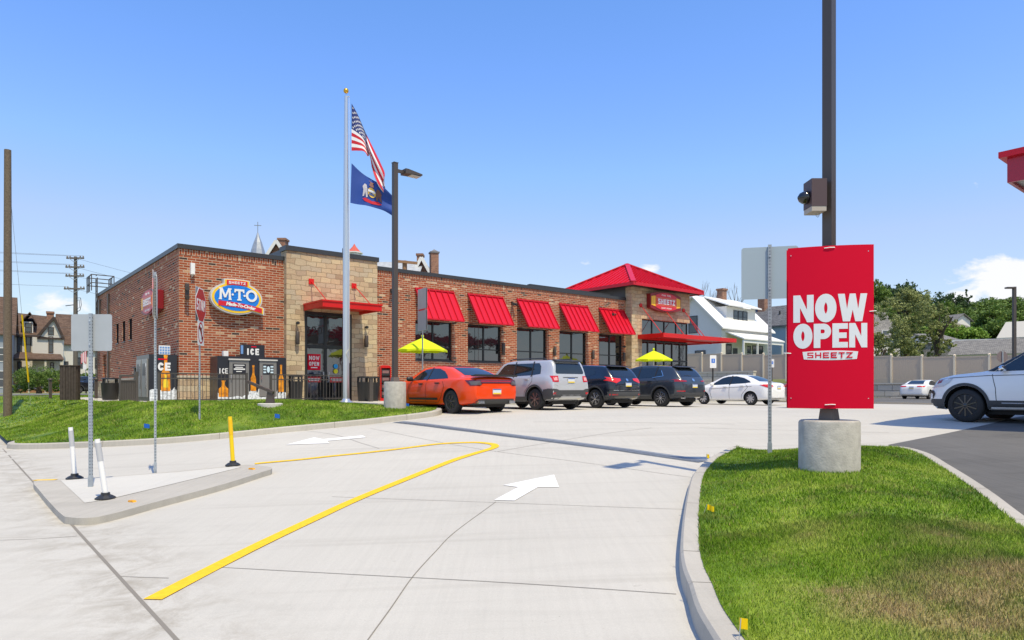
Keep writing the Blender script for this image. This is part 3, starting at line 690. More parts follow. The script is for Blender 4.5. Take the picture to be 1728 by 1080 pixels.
def blades(name, poly, zf, samplers, seed, label):
    """samplers: list of (test region, count, width, height)"""
    rng = np.random.default_rng(seed); P = np.array(poly)
    def inside(x, y):
        c = np.zeros(len(x), bool); j = len(P) - 1
        for i in range(len(P)):
            xi, yi = P[i]; xj, yj = P[j]
            with np.errstate(divide='ignore', invalid='ignore'):
                hit = ((yi > y) != (yj > y)) & (x < (xj - xi) * (y - yi) / (yj - yi) + xi)
            c ^= hit; j = i
        return c
    V = []; D = []
    # height lookup on a grid
    lo = P.min(0) - .2; hi = P.max(0) + .2; st = .12 if (hi - lo).max() < 12 else .35
    nx, ny = int((hi[0] - lo[0]) / st) + 2, int((hi[1] - lo[1]) / st) + 2
    Z = np.array([[zf(lo[0] + i * st, lo[1] + j * st) if -1 < lo[1] + j * st < 62 else 0 for i in range(nx)] for j in range(ny)])
    def zz(x, y):
        u = (x - lo[0]) / st; v = (y - lo[1]) / st; i = u.astype(int); j = v.astype(int); fu = u - i; fv = v - j
        return (Z[j, i] * (1 - fu) + Z[j, i + 1] * fu) * (1 - fv) + (Z[j + 1, i] * (1 - fu) + Z[j + 1, i + 1] * fu) * fv
    for (x0, x1, y0, y1, n, w, h) in samplers:
        x = rng.uniform(x0, x1, n); y = rng.uniform(y0, y1, n); k = inside(x, y); x, y = x[k], y[k]; m = len(x)
        z = zz(x, y); a = rng.uniform(0, 2 * np.pi, m); hh = h * rng.uniform(.5, 1.25, m) * (1 + .25 * np.sin(x * 2.1 + 1) * np.sin(y * 1.7)); ww = w * rng.uniform(.7, 1.3, m)
        lean = rng.uniform(.1, .95, m) * hh; b = rng.uniform(0, 2 * np.pi, m)
        p0 = np.stack([x - np.cos(a) * ww, y - np.sin(a) * ww, z - .004], 1); p1 = np.stack([x + np.cos(a) * ww, y + np.sin(a) * ww, z - .004], 1)
        p2 = np.stack([x + np.cos(b) * lean, y + np.sin(b) * lean, z + hh], 1)
        V.append(np.stack([p0, p1, p2], 1).reshape(-1, 3)); dd = np.zeros(m)
        pn = .5 + .5 * np.sin(x * 9.1 + 2.3 * np.sin(y * 7.3)) * np.sin(y * 8.3 + 1.9 * np.sin(x * 6.1)); pn2 = .5 + .5 * np.sin(x * 3.1 + 1.7 * np.sin(y * 4.3 + 1)) * np.sin(y * 3.7 + 2.1 * np.sin(x * 2.9))
        for cx, cy, r, q in DRY: dd = np.maximum(dd, q * np.exp(-((x - cx) ** 2 + (y - cy) ** 2) / r ** 2) * (.75 + 1.1 * pn) * rng.uniform(.35, 1.15, m))
        dd = np.maximum(dd, np.clip(pn2 - .78, 0, 1) * 2.2 * rng.uniform(0, 1, m)); dd = np.clip(dd, 0, 1)
        dd = np.maximum(dd, (rng.uniform(0, 1, m) < .05) * .7); D.append(np.repeat(np.clip(dd, 0, 1), 3))
    V = np.concatenate(V); D = np.concatenate(D); n = len(V); me = bpy.data.meshes.new(name)
    me.vertices.add(n); me.vertices.foreach_set('co', V.ravel().astype(np.float32)); me.loops.add(n); me.loops.foreach_set('vertex_index', np.arange(n, dtype=np.int32))
    me.polygons.add(n // 3); me.polygons.foreach_set('loop_start', np.arange(0, n, 3, dtype=np.int32)); me.polygons.foreach_set('loop_total', np.full(n // 3, 3, dtype=np.int32))
    at = me.attributes.new('dry', 'FLOAT', 'POINT'); at.data.foreach_set('value', D.astype(np.float32)); me.materials.append(BLADE); me.update(); me.validate()
    o = bpy.data.objects.new(name, me); COL.objects.link(o); tag(o, label, 'grass', kind='stuff')
blades('grass', lawnR, zlr, [(1, 6.2, 2.2, 6.0, 230000, .0030, .030), (1, 9.5, 5.5, 14, 260000, .0050, .034), (1, 6.2, .8, 2.3, 12000, .006, .03)], 3, 'green grass growing on the right island lawn')
blades('grass', lawnL, zll, [(-18, -2, 17, 27, 190000, .010, .05), (-34, -10, 22, 50, 90000, .02, .06)], 5, 'green grass growing on the sloping lawn at the left')

# ---- paved shop apron
ap = P4([(12.1, 22.3), (47, 22.3), (47, 50), (38, 50), (38, 28), (6.5, 28), (6.5, 50), (5.0, 50), (5.0, 25.0), (12.1, 25.0)])
struct(sheet('pavement', ap, lambda x, y: 1.10, CONC, step=2.5, skirt=.35))
# ---- nose island with delineators
isl_px = [(58, 812), (67, 828), (85, 849), (104, 868), (115, 872.5), (148, 874), (185, 868), (259, 848), (370, 819), (444, 796), (458, 791.5), (455, 788), (426, 784.5), (400, 785.5), (300, 795), (200, 803), (100, 810)]
isl = spline([G(px, py, .09) for px, py in isl_px], 4, closed=True)
zi = lambda x, y: gz(x, y) + .09
struct(sheet('kerb_island', isl, zi, CURB, step=.4, skirt=.13))
slab = [G(px, py, .095) for px, py in ((102, 810.5), (143, 848.5), (180, 843), (260, 824), (408, 788), (396, 787), (300, 796.5), (200, 804))]
struct(sheet('island_slab', slab, lambda x, y: gz(x, y) + .095, CONC_W, step=.4))
# ---- side street and footpaths beyond the lawn
fz = lambda d: (lambda x, y: hg(x, y) + d)
struct(sheet('side_street', P4([(-40, 63), (6, 63), (40, 63), (40, 72), (-40, 72)]), fz(.06), ASPH, step=3))
struct(sheet('footpath', P4([(-40, 74), (40, 74), (40, 75.6), (-40, 75.6)]), fz(.08), CONC, step=3))
struct(sheet('footpath', P4([(-30, 61.6), (30, 61.6), (30, 62.9), (-30, 62.9)]), fz(.08), CONC, step=3))
struct(sheet('back_drive', P4([(2.6, 50), (5.0, 50), (5.0, 61.5), (2.6, 61.5)]), lambda x, y: zll(x, y) + .03, ASPH, step=1.5))

# ================================================================== SHOP
S0, T0, Z0 = 6.7, 27.7, 1.10                          # near corner of the shop and its floor level
def wst(s, t, z=0.0): x, y = st2w(s, t); return (x, y, z)
shop = thing('shop_building', 'long red brick convenience shop with tan stone towers, red awnings and a red hip roof', 'building', wst(S0, T0, Z0), PHI)
lz = lambda z: z - Z0
def wall_cells(mb, axis, a0, a1, z0, z1, c0, c1, holes):
    """wall along x (axis 'x', thickness c0..c1 in y) or along y, leaving holes (a0,a1,z0,z1)"""
    As = sorted({a0, a1} | {h[0] for h in holes} | {h[1] for h in holes}); Zs = sorted({z0, z1} | {h[2] for h in holes} | {h[3] for h in holes})
    for i in range(len(As) - 1):
        runs = []
        for j in range(len(Zs) - 1):
            ca, cz = (As[i] + As[i + 1]) / 2, (Zs[j] + Zs[j + 1]) / 2
            if any(h[0] < ca < h[1] and h[2] < cz < h[3] for h in holes): continue
            if runs and abs(runs[-1][1] - Zs[j]) < 1e-6: runs[-1][1] = Zs[j + 1]
            else: runs.append([Zs[j], Zs[j + 1]])
        for r0, r1 in runs:
            if axis == 'x': mb.box(As[i], As[i + 1], c0, c1, r0, r1)
            else: mb.box(c0, c1, As[i], As[i + 1], r0, r1)
DEP = 18.1; TOPL = lz(7.0); TOPR = lz(7.10); XL1, XR0 = 4.0, 8.15; XE0, XE1 = 25.2, 31.0
win_s = [(17.0, 19.1), (20.05, 22.2), (23.25, 25.4), (26.35, 28.5), (29.55, 31.65)]
WZ0, WZ1 = lz(3.0), lz(4.86)
# brick walls
mb = MB(); wall_cells(mb, 'x', .0, XL1, .95, TOPL - .32, 0, .3, [])
mb.build('front_wall', BRICK, shop, uv=True)
mb = MB(); wall_cells(mb, 'x', XR0, XE0, 0, TOPR - .32, 0.0, .3, [(a - S0, b - S0, WZ0, WZ1) for a, b in win_s])
mb.build('front_wall', BRICK, shop, uv=True)
slits = [(8.45, 9.15, lz(3.95), lz(4.95)), (10.05, 10.75, lz(3.95), lz(4.95)), (11.7, 12.4, lz(3.95), lz(4.95))]
mb = MB(); wall_cells(mb, 'y', .3, DEP, .95, TOPL - .32, 0, .3, slits + [(15.2, 16.3, .95, 2.4)])
mb.build('side_wall', BRICK, shop, uv=True)
mb = MB(); mb.box(-.03, XL1, -.03, 0.3, 0, .95); mb.box(-.03, .3, .3, 15.2, 0, .95); mb.box(-.03, .3, 16.3, DEP, 0, .95); mb.build('stone_base', STONE, shop, uv=True)
mb = MB(); mb.box(-.06, XL1, -.06, .0, .95, 1.02); mb.box(-.06, .0, .0, 15.2, .95, 1.02); mb.build('stone_sill', mat('sill_stone', (.5, .44, .34), .8), shop)
# soldier course of upright bricks under the coping
mb = MB(); mb.box(-.004, XL1, -.012, .3, TOPL - .32, TOPL - .10); mb.box(-.012, .3, .3, DEP, TOPL - .32, TOPL - .10); mb.build('soldier_course', BRICK, shop, uv=True, uvswap=True)
mb = MB(); mb.box(XR0, XE0, -.012, .3, TOPR - .32, TOPR - .10); mb.build('soldier_course', BRICK, shop, uv=True, uvswap=True)
mb = MB()
mb.box(-.07, XL1, -.07, .34, TOPL - .10, TOPL + .07); mb.box(-.07, .34, .34, DEP + .05, TOPL - .10, TOPL + .07)
mb.box(XR0, XE0, -.07, .34, TOPR - .10, TOPR + .07); mb.box(.34, XE1, DEP - .3, DEP + .05, TOPL - .10, TOPL + .07)
mb.box(17.8, 24.2, .36, .6, TOPR + .02, TOPR + .24)
mb.build('coping', CAP, shop)
mb = MB(); mb.box(.3, XE1, .3, DEP, TOPL - .8, TOPL - .6); mb.build('flat_roof', mat('roof_membrane', (.3, .3, .3), .9), shop)
mb = MB(); mb.box(XE1 - .3, XE1, .3, DEP, 0, TOPL - .1); mb.box(.3, XE1 - .3, DEP - .3, DEP, 0, TOPL - .1); mb.build('side_wall', BRICK, shop, uv=True)
# slit windows and a doorway on the side
for a, b, c, d in slits:
    mb = MB(); mb.box(.03, .26, a, b, c, d); w = mb.build('window', mat('unlit_black', (.008, .008, .009), .95, spec=.05), shop)
    mb = MB(); mb.box(-.03, .02, a, b, c - .06, c - .001); mb.build('window_sill', CAP, w)
mb = MB(); mb.box(.2, .26, 15.2, 16.3, 0, 2.4); mb.build('side_door', mat('side_door_grey', (.10, .09, .085), .5), shop)
mb = MB(); mb.box(-.10, -.0, 14.2, 14.35, 0, TOPL - .3); mb.build('downpipe', BROWN, shop)
# control joints
for x in (14.0, 22.9): mb = MB(); mb.box(x - .012, x + .012, -.004, .0, 0, TOPR - .33); mb.build('control_joint', mat('joint_dark', (.07, .05, .04), .9), shop)
# stone tower with the front entrance
TS = -.28; TZ = lz(7.42); D0, D1 = 4.78, 6.90; DZ = lz(4.86)
mb = MB(); wall_cells(mb, 'x', XL1, XR0, 0, TZ - .12, TS, .3, [(D0, D1, 0, DZ)]); mb.build('stone_tower', STONE, shop, uv=True)
mb = MB(); mb.box(XL1 - .06, XR0 + .06, TS - .06, .34, TZ - .12, TZ + .08); mb.build('coping', CAP, shop)
mb = MB(); mb.box(XL1, XL1 + .25, .3, 3, TOPL - .3, TZ + .0); mb.build('tower_return', CAP, shop)
def storefront(x0, x1, z0, z1, y, vbars, hbars, name='storefront', fw=.06, kick=None):
    mb = MB(); mb.box(x0, x1, y + .03, y + .05, z0, z1); g = mb.build(name, GLASSD, shop)
    fr = MB(); fr.box(x0, x0 + fw, y - .02, y + .028, z0, z1); fr.box(x1 - fw, x1, y - .02, y + .028, z0, z1)
    fr.box(x0 + fw, x1 - fw, y - .02, y + .028, z0, z0 + (kick or fw)); fr.box(x0 + fw, x1 - fw, y - .02, y + .028, z1 - fw, z1)
    for v, w in vbars: fr.box(v - w / 2, v + w / 2, y - .016, y + .026, z0 + (kick or fw), z1 - fw)
    for h, w, a, b in hbars: fr.box(a, b, y - .012, y + .024, h - w / 2, h + w / 2)
    fr.build('window_frame', FRAME, g); return g
yg = TS + .32
dr_ = storefront(D0, D1, 0, DZ, yg, [((D0 + D1) / 2, .12), (D0 + .13, .1), (D1 - .13, .1)], [(lz(3.42), .15, D0 + .06, D1 - .06)], 'entrance_door', .10, .18)
mb = MB(); mb.box(D0, D0 + .10, TS - .012, yg - .03, 0, DZ); mb.box(D1 - .1, D1, TS - .012, yg - .03, 0, DZ); mb.box(D0 + .1, D1 - .1, TS - .012, yg - .03, DZ - .12, DZ); mb.build('door_surround', FRAME, shop)
mb = MB(); mb.bar((5.72, yg - .07, .85), (5.72, yg - .07, 1.25), .03); mb.bar((5.96, yg - .07, .85), (5.96, yg - .07, 1.25), .03); mb.build('door_handle', ALU, dr_)
mb = MB(); letters(mb, '320', 4.93, lz(3.94), .22, .34, .06, .055, yg + .028, .004); mb.build('street_number', FRAME, dr_)
# posters and stickers on the doors (flat prints)
mb = MB(); mb.box(5.03, 5.60, yg - .026, yg - .018, 1.32, 2.0); po = mb.build('door_poster', REDB, dr_)
mb = MB(); letters(mb, 'NOW', 5.09, 1.74, .125, .18, .025, .036, yg - .027, .002, cwmap={'W': 1.25}); letters(mb, 'OPEN', 5.09, 1.50, .095, .17, .020, .032, yg - .027, .002)
mb.box(5.17, 5.46, yg - .03, yg - .027, 1.405, 1.445)
pw = mb.build('poster_lettering', WHITE, dr_)
mb = MB(); mb.prism(arc(6.30, 1.50, .10, .10, 0, 345, 20), yg - .024, yg - .018); mb.build('round_sticker', mat('sticker_blue', (.02, .35, .75), .4), dr_)
mb = MB(); mb.prism(arc(6.30, 1.28, .10, .10, 0, 345, 20), yg - .024, yg - .018); mb.build('round_sticker', mat('sticker_yellow', (.75, .68, .02), .4), dr_)
for x0, x1 in ((4.98, 5.62), (6.02, 6.66)):
    mb = MB(); mb.box(x0, x1, yg - .026, yg - .018, .80, 1.04); mb.build('door_poster', mat('poster_dull_red', (.45, .03, .03), .5), dr_)
    mb = MB(); mb.box(x0 + .06, x1 - .06, yg - .029, yg - .026, .93, .96); mb.box(x0 + .1, x1 - .1, yg - .029, yg - .026, .86, .885); mb.build('poster_lettering', WHITE, dr_)
def canopy(x0, x1, y0, y1, z, h, rods, name='canopy'):
    mb = MB(); mb.box(x0, x1, y0, y0 + .08, z, z + h); mb.box(x0, x0 + .08, y0 + .08, y1, z, z + h); mb.box(x1 - .08, x1, y0 + .08, y1, z, z + h)
    mb.box(x0 + .08, x1 - .08, y0 + .08, y1, z + h * .45, z + h * .62)
    mb.box(x0 - .03, x1 + .03, y0 - .03, y0 + .0, z + h - .05, z + h + .012); mb.box(x0 - .03, x0, y0, y1, z + h - .05, z + h + .012)
    c = mb.build(name, REDC, shop)
    for (ax, ay, az, bx, by) in rods:
        r = MB(); r.cyl((ax, ay, az), (bx, by, z + h - .02), .017, n=8); r.box(ax - .11, ax + .11, ay, ay + .05, az - .11, az + .11); r.build('tie_rod', REDC, c)
    return c
canopy(D0 - .05, 7.35, TS - 1.87, TS, lz(4.88), .27, [(5.05, TS - .05, lz(6.12), 5.05, TS - 1.6), (7.0, TS - .05, lz(6.12), 7.0, TS - 1.6)])
# storefront windows and awnings
for i, (a, b) in enumerate(win_s):
    x0, x1 = a - S0, b - S0; mid = (x0 + x1) / 2
    w = storefront(x0, x1, WZ0, WZ1, .12, [(mid, .07)], [(WZ0 + .62, .05, x0 + .06, x1 - .06)], 'window')
    mb = MB(); mb.box(x0, x1, -.02, .10, WZ0 - .07, WZ0 - .001); mb.build('window_sill', CAP, w)
    # sloping standing seam awning
    zt, zb, pr = lz(6.33), lz(4.88), .95; xa, xb = x0 - .02, x1 + .06
    mb = MB(); mb.add([(xa, -.01, zt), (xb, -.01, zt), (xb, -pr, zb), (xa, -pr, zb), (xa, -.01, zt - .05), (xb, -.01, zt - .05), (xb, -pr + .03, zb - .05), (xa, -pr + .03, zb - .05)],
                      [(0, 1, 2, 3), (4, 7, 6, 5), (0, 4, 5, 1), (3, 2, 6, 7), (0, 3, 7, 4), (1, 5, 6, 2)])
    mb.box(xa - .02, xb + .02, -.07, 0, zt - .01, zt + .06); mb.bar((xa, -pr, zb - .02), (xb, -pr, zb - .02), .06)
    nv = Vector((0, -(zt - zb), -(pr))).normalized(); nv = Vector((0, -.83, .55))
    aw = mb.build('awning', REDM, shop)
    sm = MB()
    for k in range(7):
        x = xa + .015 + (xb - xa - .03) * k / 6; sm.bar((x, -.03 - .015, zt + .02), (x, -pr - .015, zb + .02), .028, .06, up=(0, -.83, .55))
    sm.build('awning_seam', REDM, aw)
    for xq in (xa + .05, xb - .05): ab = MB(); ab.bar((xq, -.02, zb - .03), (xq, -pr + .04, zb - .02), .035); ab.build('awning_bracket', BROWN, aw)
# wall lights: slim up-down fixtures
def wall_light(x, y, z, hood=True):
    mb = MB(); mb.lathe([(.07, -.26), (.085, -.24), (.085, .24), (.07, .26)], 14, (x, y - .12, z)); mb.box(x - .03, x + .03, y - .08, y, z - .08, z + .08)
    wl = mb.build('wall_light', BROWN, shop, smooth=40)
    if hood:
        mb = MB(); mb.cyl((x, y - .01, z + .62), (x, y - .14, z + .62), .035, n=10); mb.lathe([(.03, 0), (.075, .03), (.075, .10), (.03, .13)], 12, (x, y - .16, z + .55)); mb.build('lamp_head', BLACKP, wl, smooth=40)
wall_light(4.42, TS, lz(3.72)); wall_light(7.55, TS, lz(3.72)); wall_light(15.55 - .0, 0, lz(3.7), False); wall_light(19.2, 0, lz(3.7), False); wall_light(22.25, 0, lz(3.6), False); wall_light(24.95, 0, lz(3.55))
for x in (9.0, 16.2, 23.9):
    mb = MB(); mb.box(x - .05, x + .05, -.08, 0, lz(6.05), lz(6.2)); mb.cyl((x, -.08, lz(6.1)), (x - .12, -.3, lz(6.02)), .06, .07, 12); mb.cyl((x, -.08, lz(6.1)), (x + .12, -.3, lz(6.02)), .06, .07, 12); mb.build('flood_light', BLACKP, shop, smooth=40)
mb = MB(); mb.box(.20, .34, -.08, 0, lz(5.0), lz(5.6)); mb.cyl((.27, -.08, lz(5.42)), (.22, -.3, lz(5.38)), .07, .08, 12); mb.cyl((.27, -.08, lz(5.12)), (.22, -.3, lz(5.05)), .07, .08, 12); mb.build('flood_light', BROWN, shop, smooth=40)
mb = MB(); mb.box(.38, .52, -.16, 0, lz(5.95), lz(6.38)); mb.bar((.45, -.02, lz(5.9)), (.45, -.16, lz(6.0)), .05); mb.build('wall_camera', WHITE, shop)
# corner entrance tower: stone, dark recess band, glazing, hip roof
E0, E1, ET = 25.2, 31.0, -.5; EZ = lz(7.80)
mb = MB(); wall_cells(mb, 'x', E0, E1, 0, EZ - .0, ET, .0, [(E0 + .95, E1, 0, lz(5.92))]); mb.box(E0, E0 + .3, .0, 3.5, 0, TOPR - .02)
mb.box(E1 - .3, E1, 0, 6, lz(5.92), EZ); mb.box(E1 - .3, E1, 4.2, 6, 0, lz(5.92)); mb.build('stone_tower', STONE, shop, uv=True)
mb = MB(); mb.box(E0 - .02, E0 + .25, .01, 5.4, TOPR + .0, EZ); mb.box(E0 + .25, E1 - .3, 5.2, 5.4, TOPR - .3, EZ); mb.build('tower_siding', BROWN2, shop)
mb = MB(); mb.box(E0 - .35, E1 + .45, ET - .35, ET - .25, EZ - .02, EZ + .10); mb.box(E0 - .35, E0 - .25, ET - .25, 5.6, EZ - .02, EZ + .10); mb.box(E0 - .25, E1 + .4, ET - .25, 5.6, EZ + .0, EZ + .02); mb.build('soffit', CAP, shop)
storefront(E0 + .95, E1, lz(4.9), lz(5.92), ET + .2, [(E0 + .95 + 1.22 * k, .07) for k in (1, 2, 3)], [], 'window')
storefront(E0 + .95, E1, 0, lz(4.62), ET + .2, [(E0 + .95 + .81 * k, .08) for k in range(1, 6)], [(2.3, .1, E0 + 1.0, E1 - .06)], 'window', .08, .2)
g = MB(); g.box(E1 - .15, E1 - .12, .2, 4.2, 0, lz(5.9)); gg = g.build('window', GLASSD, shop)
g = MB()
for y in (ET + .25, 1.3, 2.6, 4.1): g.box(E1 - .11, E1 - .02, y, y + .08, 0, lz(5.9))
g.box(E1 - .115, E1 - .03, ET + .3, 4.2, lz(4.62), lz(4.9)); g.build('window_frame', FRAME, gg)
# hip roof
rx0, rx1, ry0, ry1 = E0 - .72, E1 + .45, ET - .75, 5.5; rz = lz(7.92); ax_, ay_, az_ = (rx0 + rx1) / 2 - .15, (ry0 + ry1) / 2, lz(9.78)
mb = MB(); mb.add([(rx0, ry0, rz), (rx1, ry0, rz), (rx1, ry1, rz), (rx0, ry1, rz), (ax_, ay_, az_)], [(0, 1, 4), (1, 2, 4), (2, 3, 4), (3, 0, 4), (0, 3, 2, 1)])
hr = mb.build('hip_roof', REDM, shop)
mb = MB(); mb.box(rx0 - .03, rx1 + .03, ry0 - .03, ry0 + .05, rz - .16, rz + .03); mb.box(rx0 - .03, rx0 + .05, ry0 + .05, ry1, rz - .16, rz + .03); mb.box(rx1 - .05, rx1 + .03, ry0 + .05, ry1, rz - .16, rz + .03); mb.build('fascia', REDM, hr)
sm = MB()
for k in range(1, 18):
    x = rx0 + (rx1 - rx0) * k / 18
    f = (x - rx0) / (ax_ - rx0) if x < ax_ else (rx1 - x) / (rx1 - ax_); top = Vector((x, ry0 + (ay_ - ry0) * f, rz + (az_ - rz) * f)); sm.bar((x, ry0, rz + .03), top + Vector((0, 0, .02)), .03, .07)
for k in range(1, 17):
    y = ry0 + (ry1 - ry0) * k / 17
    f = (y - ry0) / (ay_ - ry0) if y < ay_ else (ry1 - y) / (ry1 - ay_); top = Vector((rx0 + (ax_ - rx0) * f, y, rz + (az_ - rz) * f)); sm.bar((rx0, y, rz + .03), top + Vector((0, 0, .02)), .03, .07)
sm.build('roof_seam', REDM, hr)
mb = MB()
for cx_, cy_ in ((rx0, ry0), (rx1, ry0), (rx0, ry1)): mb.bar((cx_, cy_, rz + .04), (ax_, ay_, az_ + .04), .30, .08)
mb.build('ridge_cap', REDM, hr)
# big flat canopy round the corner entrance
cz = lz(4.66); ch = .25; cx0, cx1, cy0 = E0 + .55, 33.4, ET - 1.95
mb = MB(); mb.box(cx0, cx1, cy0, cy0 + .1, cz, cz + ch); mb.box(cx0, cx0 + .1, cy0 + .1, ET, cz, cz + ch); mb.box(cx1 - .1, cx1, cy0 + .1, 4.2, cz, cz + ch); mb.box(cx0 + .1, cx1 - .1, cy0 + .1, ET, cz + .09, cz + .15); mb.box(E1, cx1 - .1, ET, 4.2, cz + .09, cz + .15)
mb.box(E1 + .0, E1 + .1, ET, 4.2, cz - .0, cz + .085); mb.box(cx0 + .1, cx1 - .1, ET - .12, ET - .002, cz - .02, cz + .085)
cc = mb.build('canopy', REDC, shop)
for ax0, ay0, bx0, by0 in ((26.0, ET, 26.0, cy0 + .3), (28.2, ET, 28.2, cy0 + .3), (30.3, ET, 30.3, cy0 + .3), (E1, -.1, 33.1, -.1), (E1, 2.4, 33.1, 2.4)):
    r = MB(); r.cyl((ax0, ay0 - .04, lz(6.72)), (bx0, by0, cz + ch - .02), .022, n=8)
    r.lathe([(.12, 0), (.12, .06)], 12, (ax0, ay0 - .07, lz(6.72)), axis='y'); r.build('tie_rod', REDC, cc)
# roof access ladder with hoops on the far side corner
lad = MB()
for y in (17.3, 17.75): lad.bar((-.12, y, .4), (-.12, y, TOPL + .95), .05)
for k in range(22): lad.bar((-.12, 17.3, .7 + k * .3), (-.12, 17.75, .7 + k * .3), .03)
for y in (16.6, 17.3, 17.75, 18.2): lad.bar((.6, y, TOPL), (.6, y, TOPL + 1.0), .045); lad.bar((-.5, y, TOPL + .1), (-.5, y, TOPL + 1.0), .045)
for z in (.55, 1.0): lad.bar((-.5, 16.6, TOPL + z), (-.5, 18.2, TOPL + z), .045); lad.bar((.6, 16.6, TOPL + z), (.6, 18.2, TOPL + z), .045); lad.bar((-.5, 16.6, TOPL + z), (.6, 16.6, TOPL + z), .045); lad.bar((-.5, 18.2, TOPL + z), (.6, 18.2, TOPL + z), .045)
lad.build('roof_ladder', BROWN, shop)
mb = MB(); mb.box(-.1, 0, 16.9, 18.05, TOPL - 2.9, TOPL - .35); mb.build('ladder_panel', BROWN, shop)

# ---- signs on the shop
def shop_sign(name, label, s, t, z, rz=PHI): return thing(name, label, 'sign', wst(s, t, z), rz)
# oval food sign: local x right, z up, faces -y; 2.7 m wide
sg = shop_sign('oval_sign', 'blue oval wall sign reading M·T·O with red ribbons on the brick wall', S0 + 2.03, T0 - .02, 5.17)
def rib(a0, a1, z0_, z1_, f, n=16): return [(a0 + (a1 - a0) * i / n, z0_ + f(a0 + (a1 - a0) * i / n)) for i in range(n + 1)] + [(a1 - (a1 - a0) * i / n, z1_ + f(a1 - (a1 - a0) * i / n)) for i in range(n + 1)]
bowl = lambda x: -.16 * x * x + .03
wav = lambda x: -.36 - .10 * x - .055 * x * x
def ov(rx, rz): return arc(0, 0, rx, rz, 0, 354, 60)
mb = MB(); mb.prism(ov(1.30, .84), -.26, 0); mb.prism(rib(-.66, .66, .60, .98, lambda x: -.08 * x * x), -.262, -.001); mb.prism(rib(-1.04, 1.40, -.20, .20, wav), -.263, -.001); sg_b = mb.build('sign_body', SILVERS, sg)
mb = MB(); mb.prism(ov(1.23, .77), -.275, -.26); mb.prism(rib(-.60, .60, .64, .93, lambda x: -.08 * x * x), -.277, -.2635); mb.prism(rib(-1.0, 1.33, -.16, .16, wav), -.278, -.2637); mb.build('yellow_border', YSIGN, sg)
mb = MB(); mb.prism(ov(1.12, .66), -.285, -.279); mb.build('blue_oval', BLUES, sg)
mb = MB()
for k, zc in enumerate((-.5, -.36, .42, .52, .1, 0.25, -.05)):
    hw_ = 1.10 * math.sqrt(max(.02, 1 - (abs(zc) / .62) ** 2)) - .1
    P = [(-hw_ + 2 * hw_ * i / 20, zc + .03 * math.sin(i * .9 + k)) for i in range(21)]; Lp, Rp = stroke_poly(P, .018)
    mb.add([(p[0], -.2865, p[1]) for p in Lp] + [(p[0], -.2865, p[1]) for p in Rp], [(i, i + 1, 22 + i, 21 + i) for i in range(20)])
mb.build('wave_lines', mat('sign_blue_dark', (.003, .10, .45), .4), sg)
mb = MB(); mb.prism(rib(-.52, .52, .66, .90, lambda x: -.08 * x * x), -.295, -.279); mb.build('red_ribbon', REDS, sg); mb = MB(); mb.prism(rib(-.93, 1.26, -.12, .12, wav), -.297, -.2795); mb.build('red_ribbon', REDS, sg)
mb = MB(); letters(mb, 'SHEETZ', -.42, .715, .115, .13, .03, .028, -.296, .006, curve=lambda x: -.08 * x * x)
def serif(mb, cx, w, kind):
    zb, zt = -.13, .46
    if kind == 'M':
        for x in (cx - w / 2 + .04, cx + w / 2 - .04): mb.box(x - .075, x + .075, -.31, -.286, zb, zb + .07); mb.box(x - .07, x + .07, -.3102, -.286, zt - .06, zt)
        for P in ([(cx - w / 2 + .05, zb), (cx - w / 2 + .07, zt)], [(cx + w / 2 - .05, zb), (cx + w / 2 - .07, zt)]): mb.bar((P[0][0], -.30, P[0][1]), (P[1][0], -.30, P[1][1]), .105, .024, up=(0, 1, 0))
        mb.bar((cx - w / 2 + .09, -.3005, zt), (cx, -.3005, zb + .12), .10, .024, up=(0, 1, 0)); mb.bar((cx + w / 2 - .09, -.301, zt), (cx, -.301, zb + .12), .08, .024, up=(0, 1, 0))
    if kind == 'T': mb.box(cx - .055, cx + .055, -.31, -.286, zb, zt - .1); mb.box(cx - .11, cx + .11, -.311, -.286, zb, zb + .07); mb.box(cx - .25, cx + .25, -.312, -.286, zt - .11, zt); mb.box(cx - .25, cx - .18, -.3123, -.286, zt - .18, zt); mb.box(cx + .18, cx + .25, -.3123, -.286, zt - .18, zt)
serif(mb, -.60, .56, 'M'); serif(mb, .10, .5, 'T')
mb.prism(arc(-.235, .16, .055, .055, 0, 340, 14), -.31, -.286); mb.prism(arc(.36, .14, .055, .055, 0, 340, 14), -.31, -.286)
Lp, Rp = stroke_poly(arc(.72, .16, .235, .25, 90, 450, 30), .115); n = len(Lp)
mb.add([(p[0], -.31, p[1]) for p in Lp] + [(p[0], -.31, p[1]) for p in Rp] + [(p[0], -.286, p[1]) for p in Lp] + [(p[0], -.286, p[1]) for p in Rp],
       [(i, i + 1, n + i + 1, n + i) for i in range(n - 1)] + [(i, 2 * n + i, 2 * n + i + 1, i + 1) for i in range(n - 1)] + [(n + i, n + i + 1, 3 * n + i + 1, 3 * n + i) for i in range(n - 1)])
vs, fs = font_mesh('Made-To-Order', .24, .010, .25, .92)
mb.add([(x + .17, -.302, z - .075 + wav(x + .17)) for x, z, _ in vs], fs)
mb.build('lettering', WHITE, sg)
sg.scale = (.76, 1.0, .76)

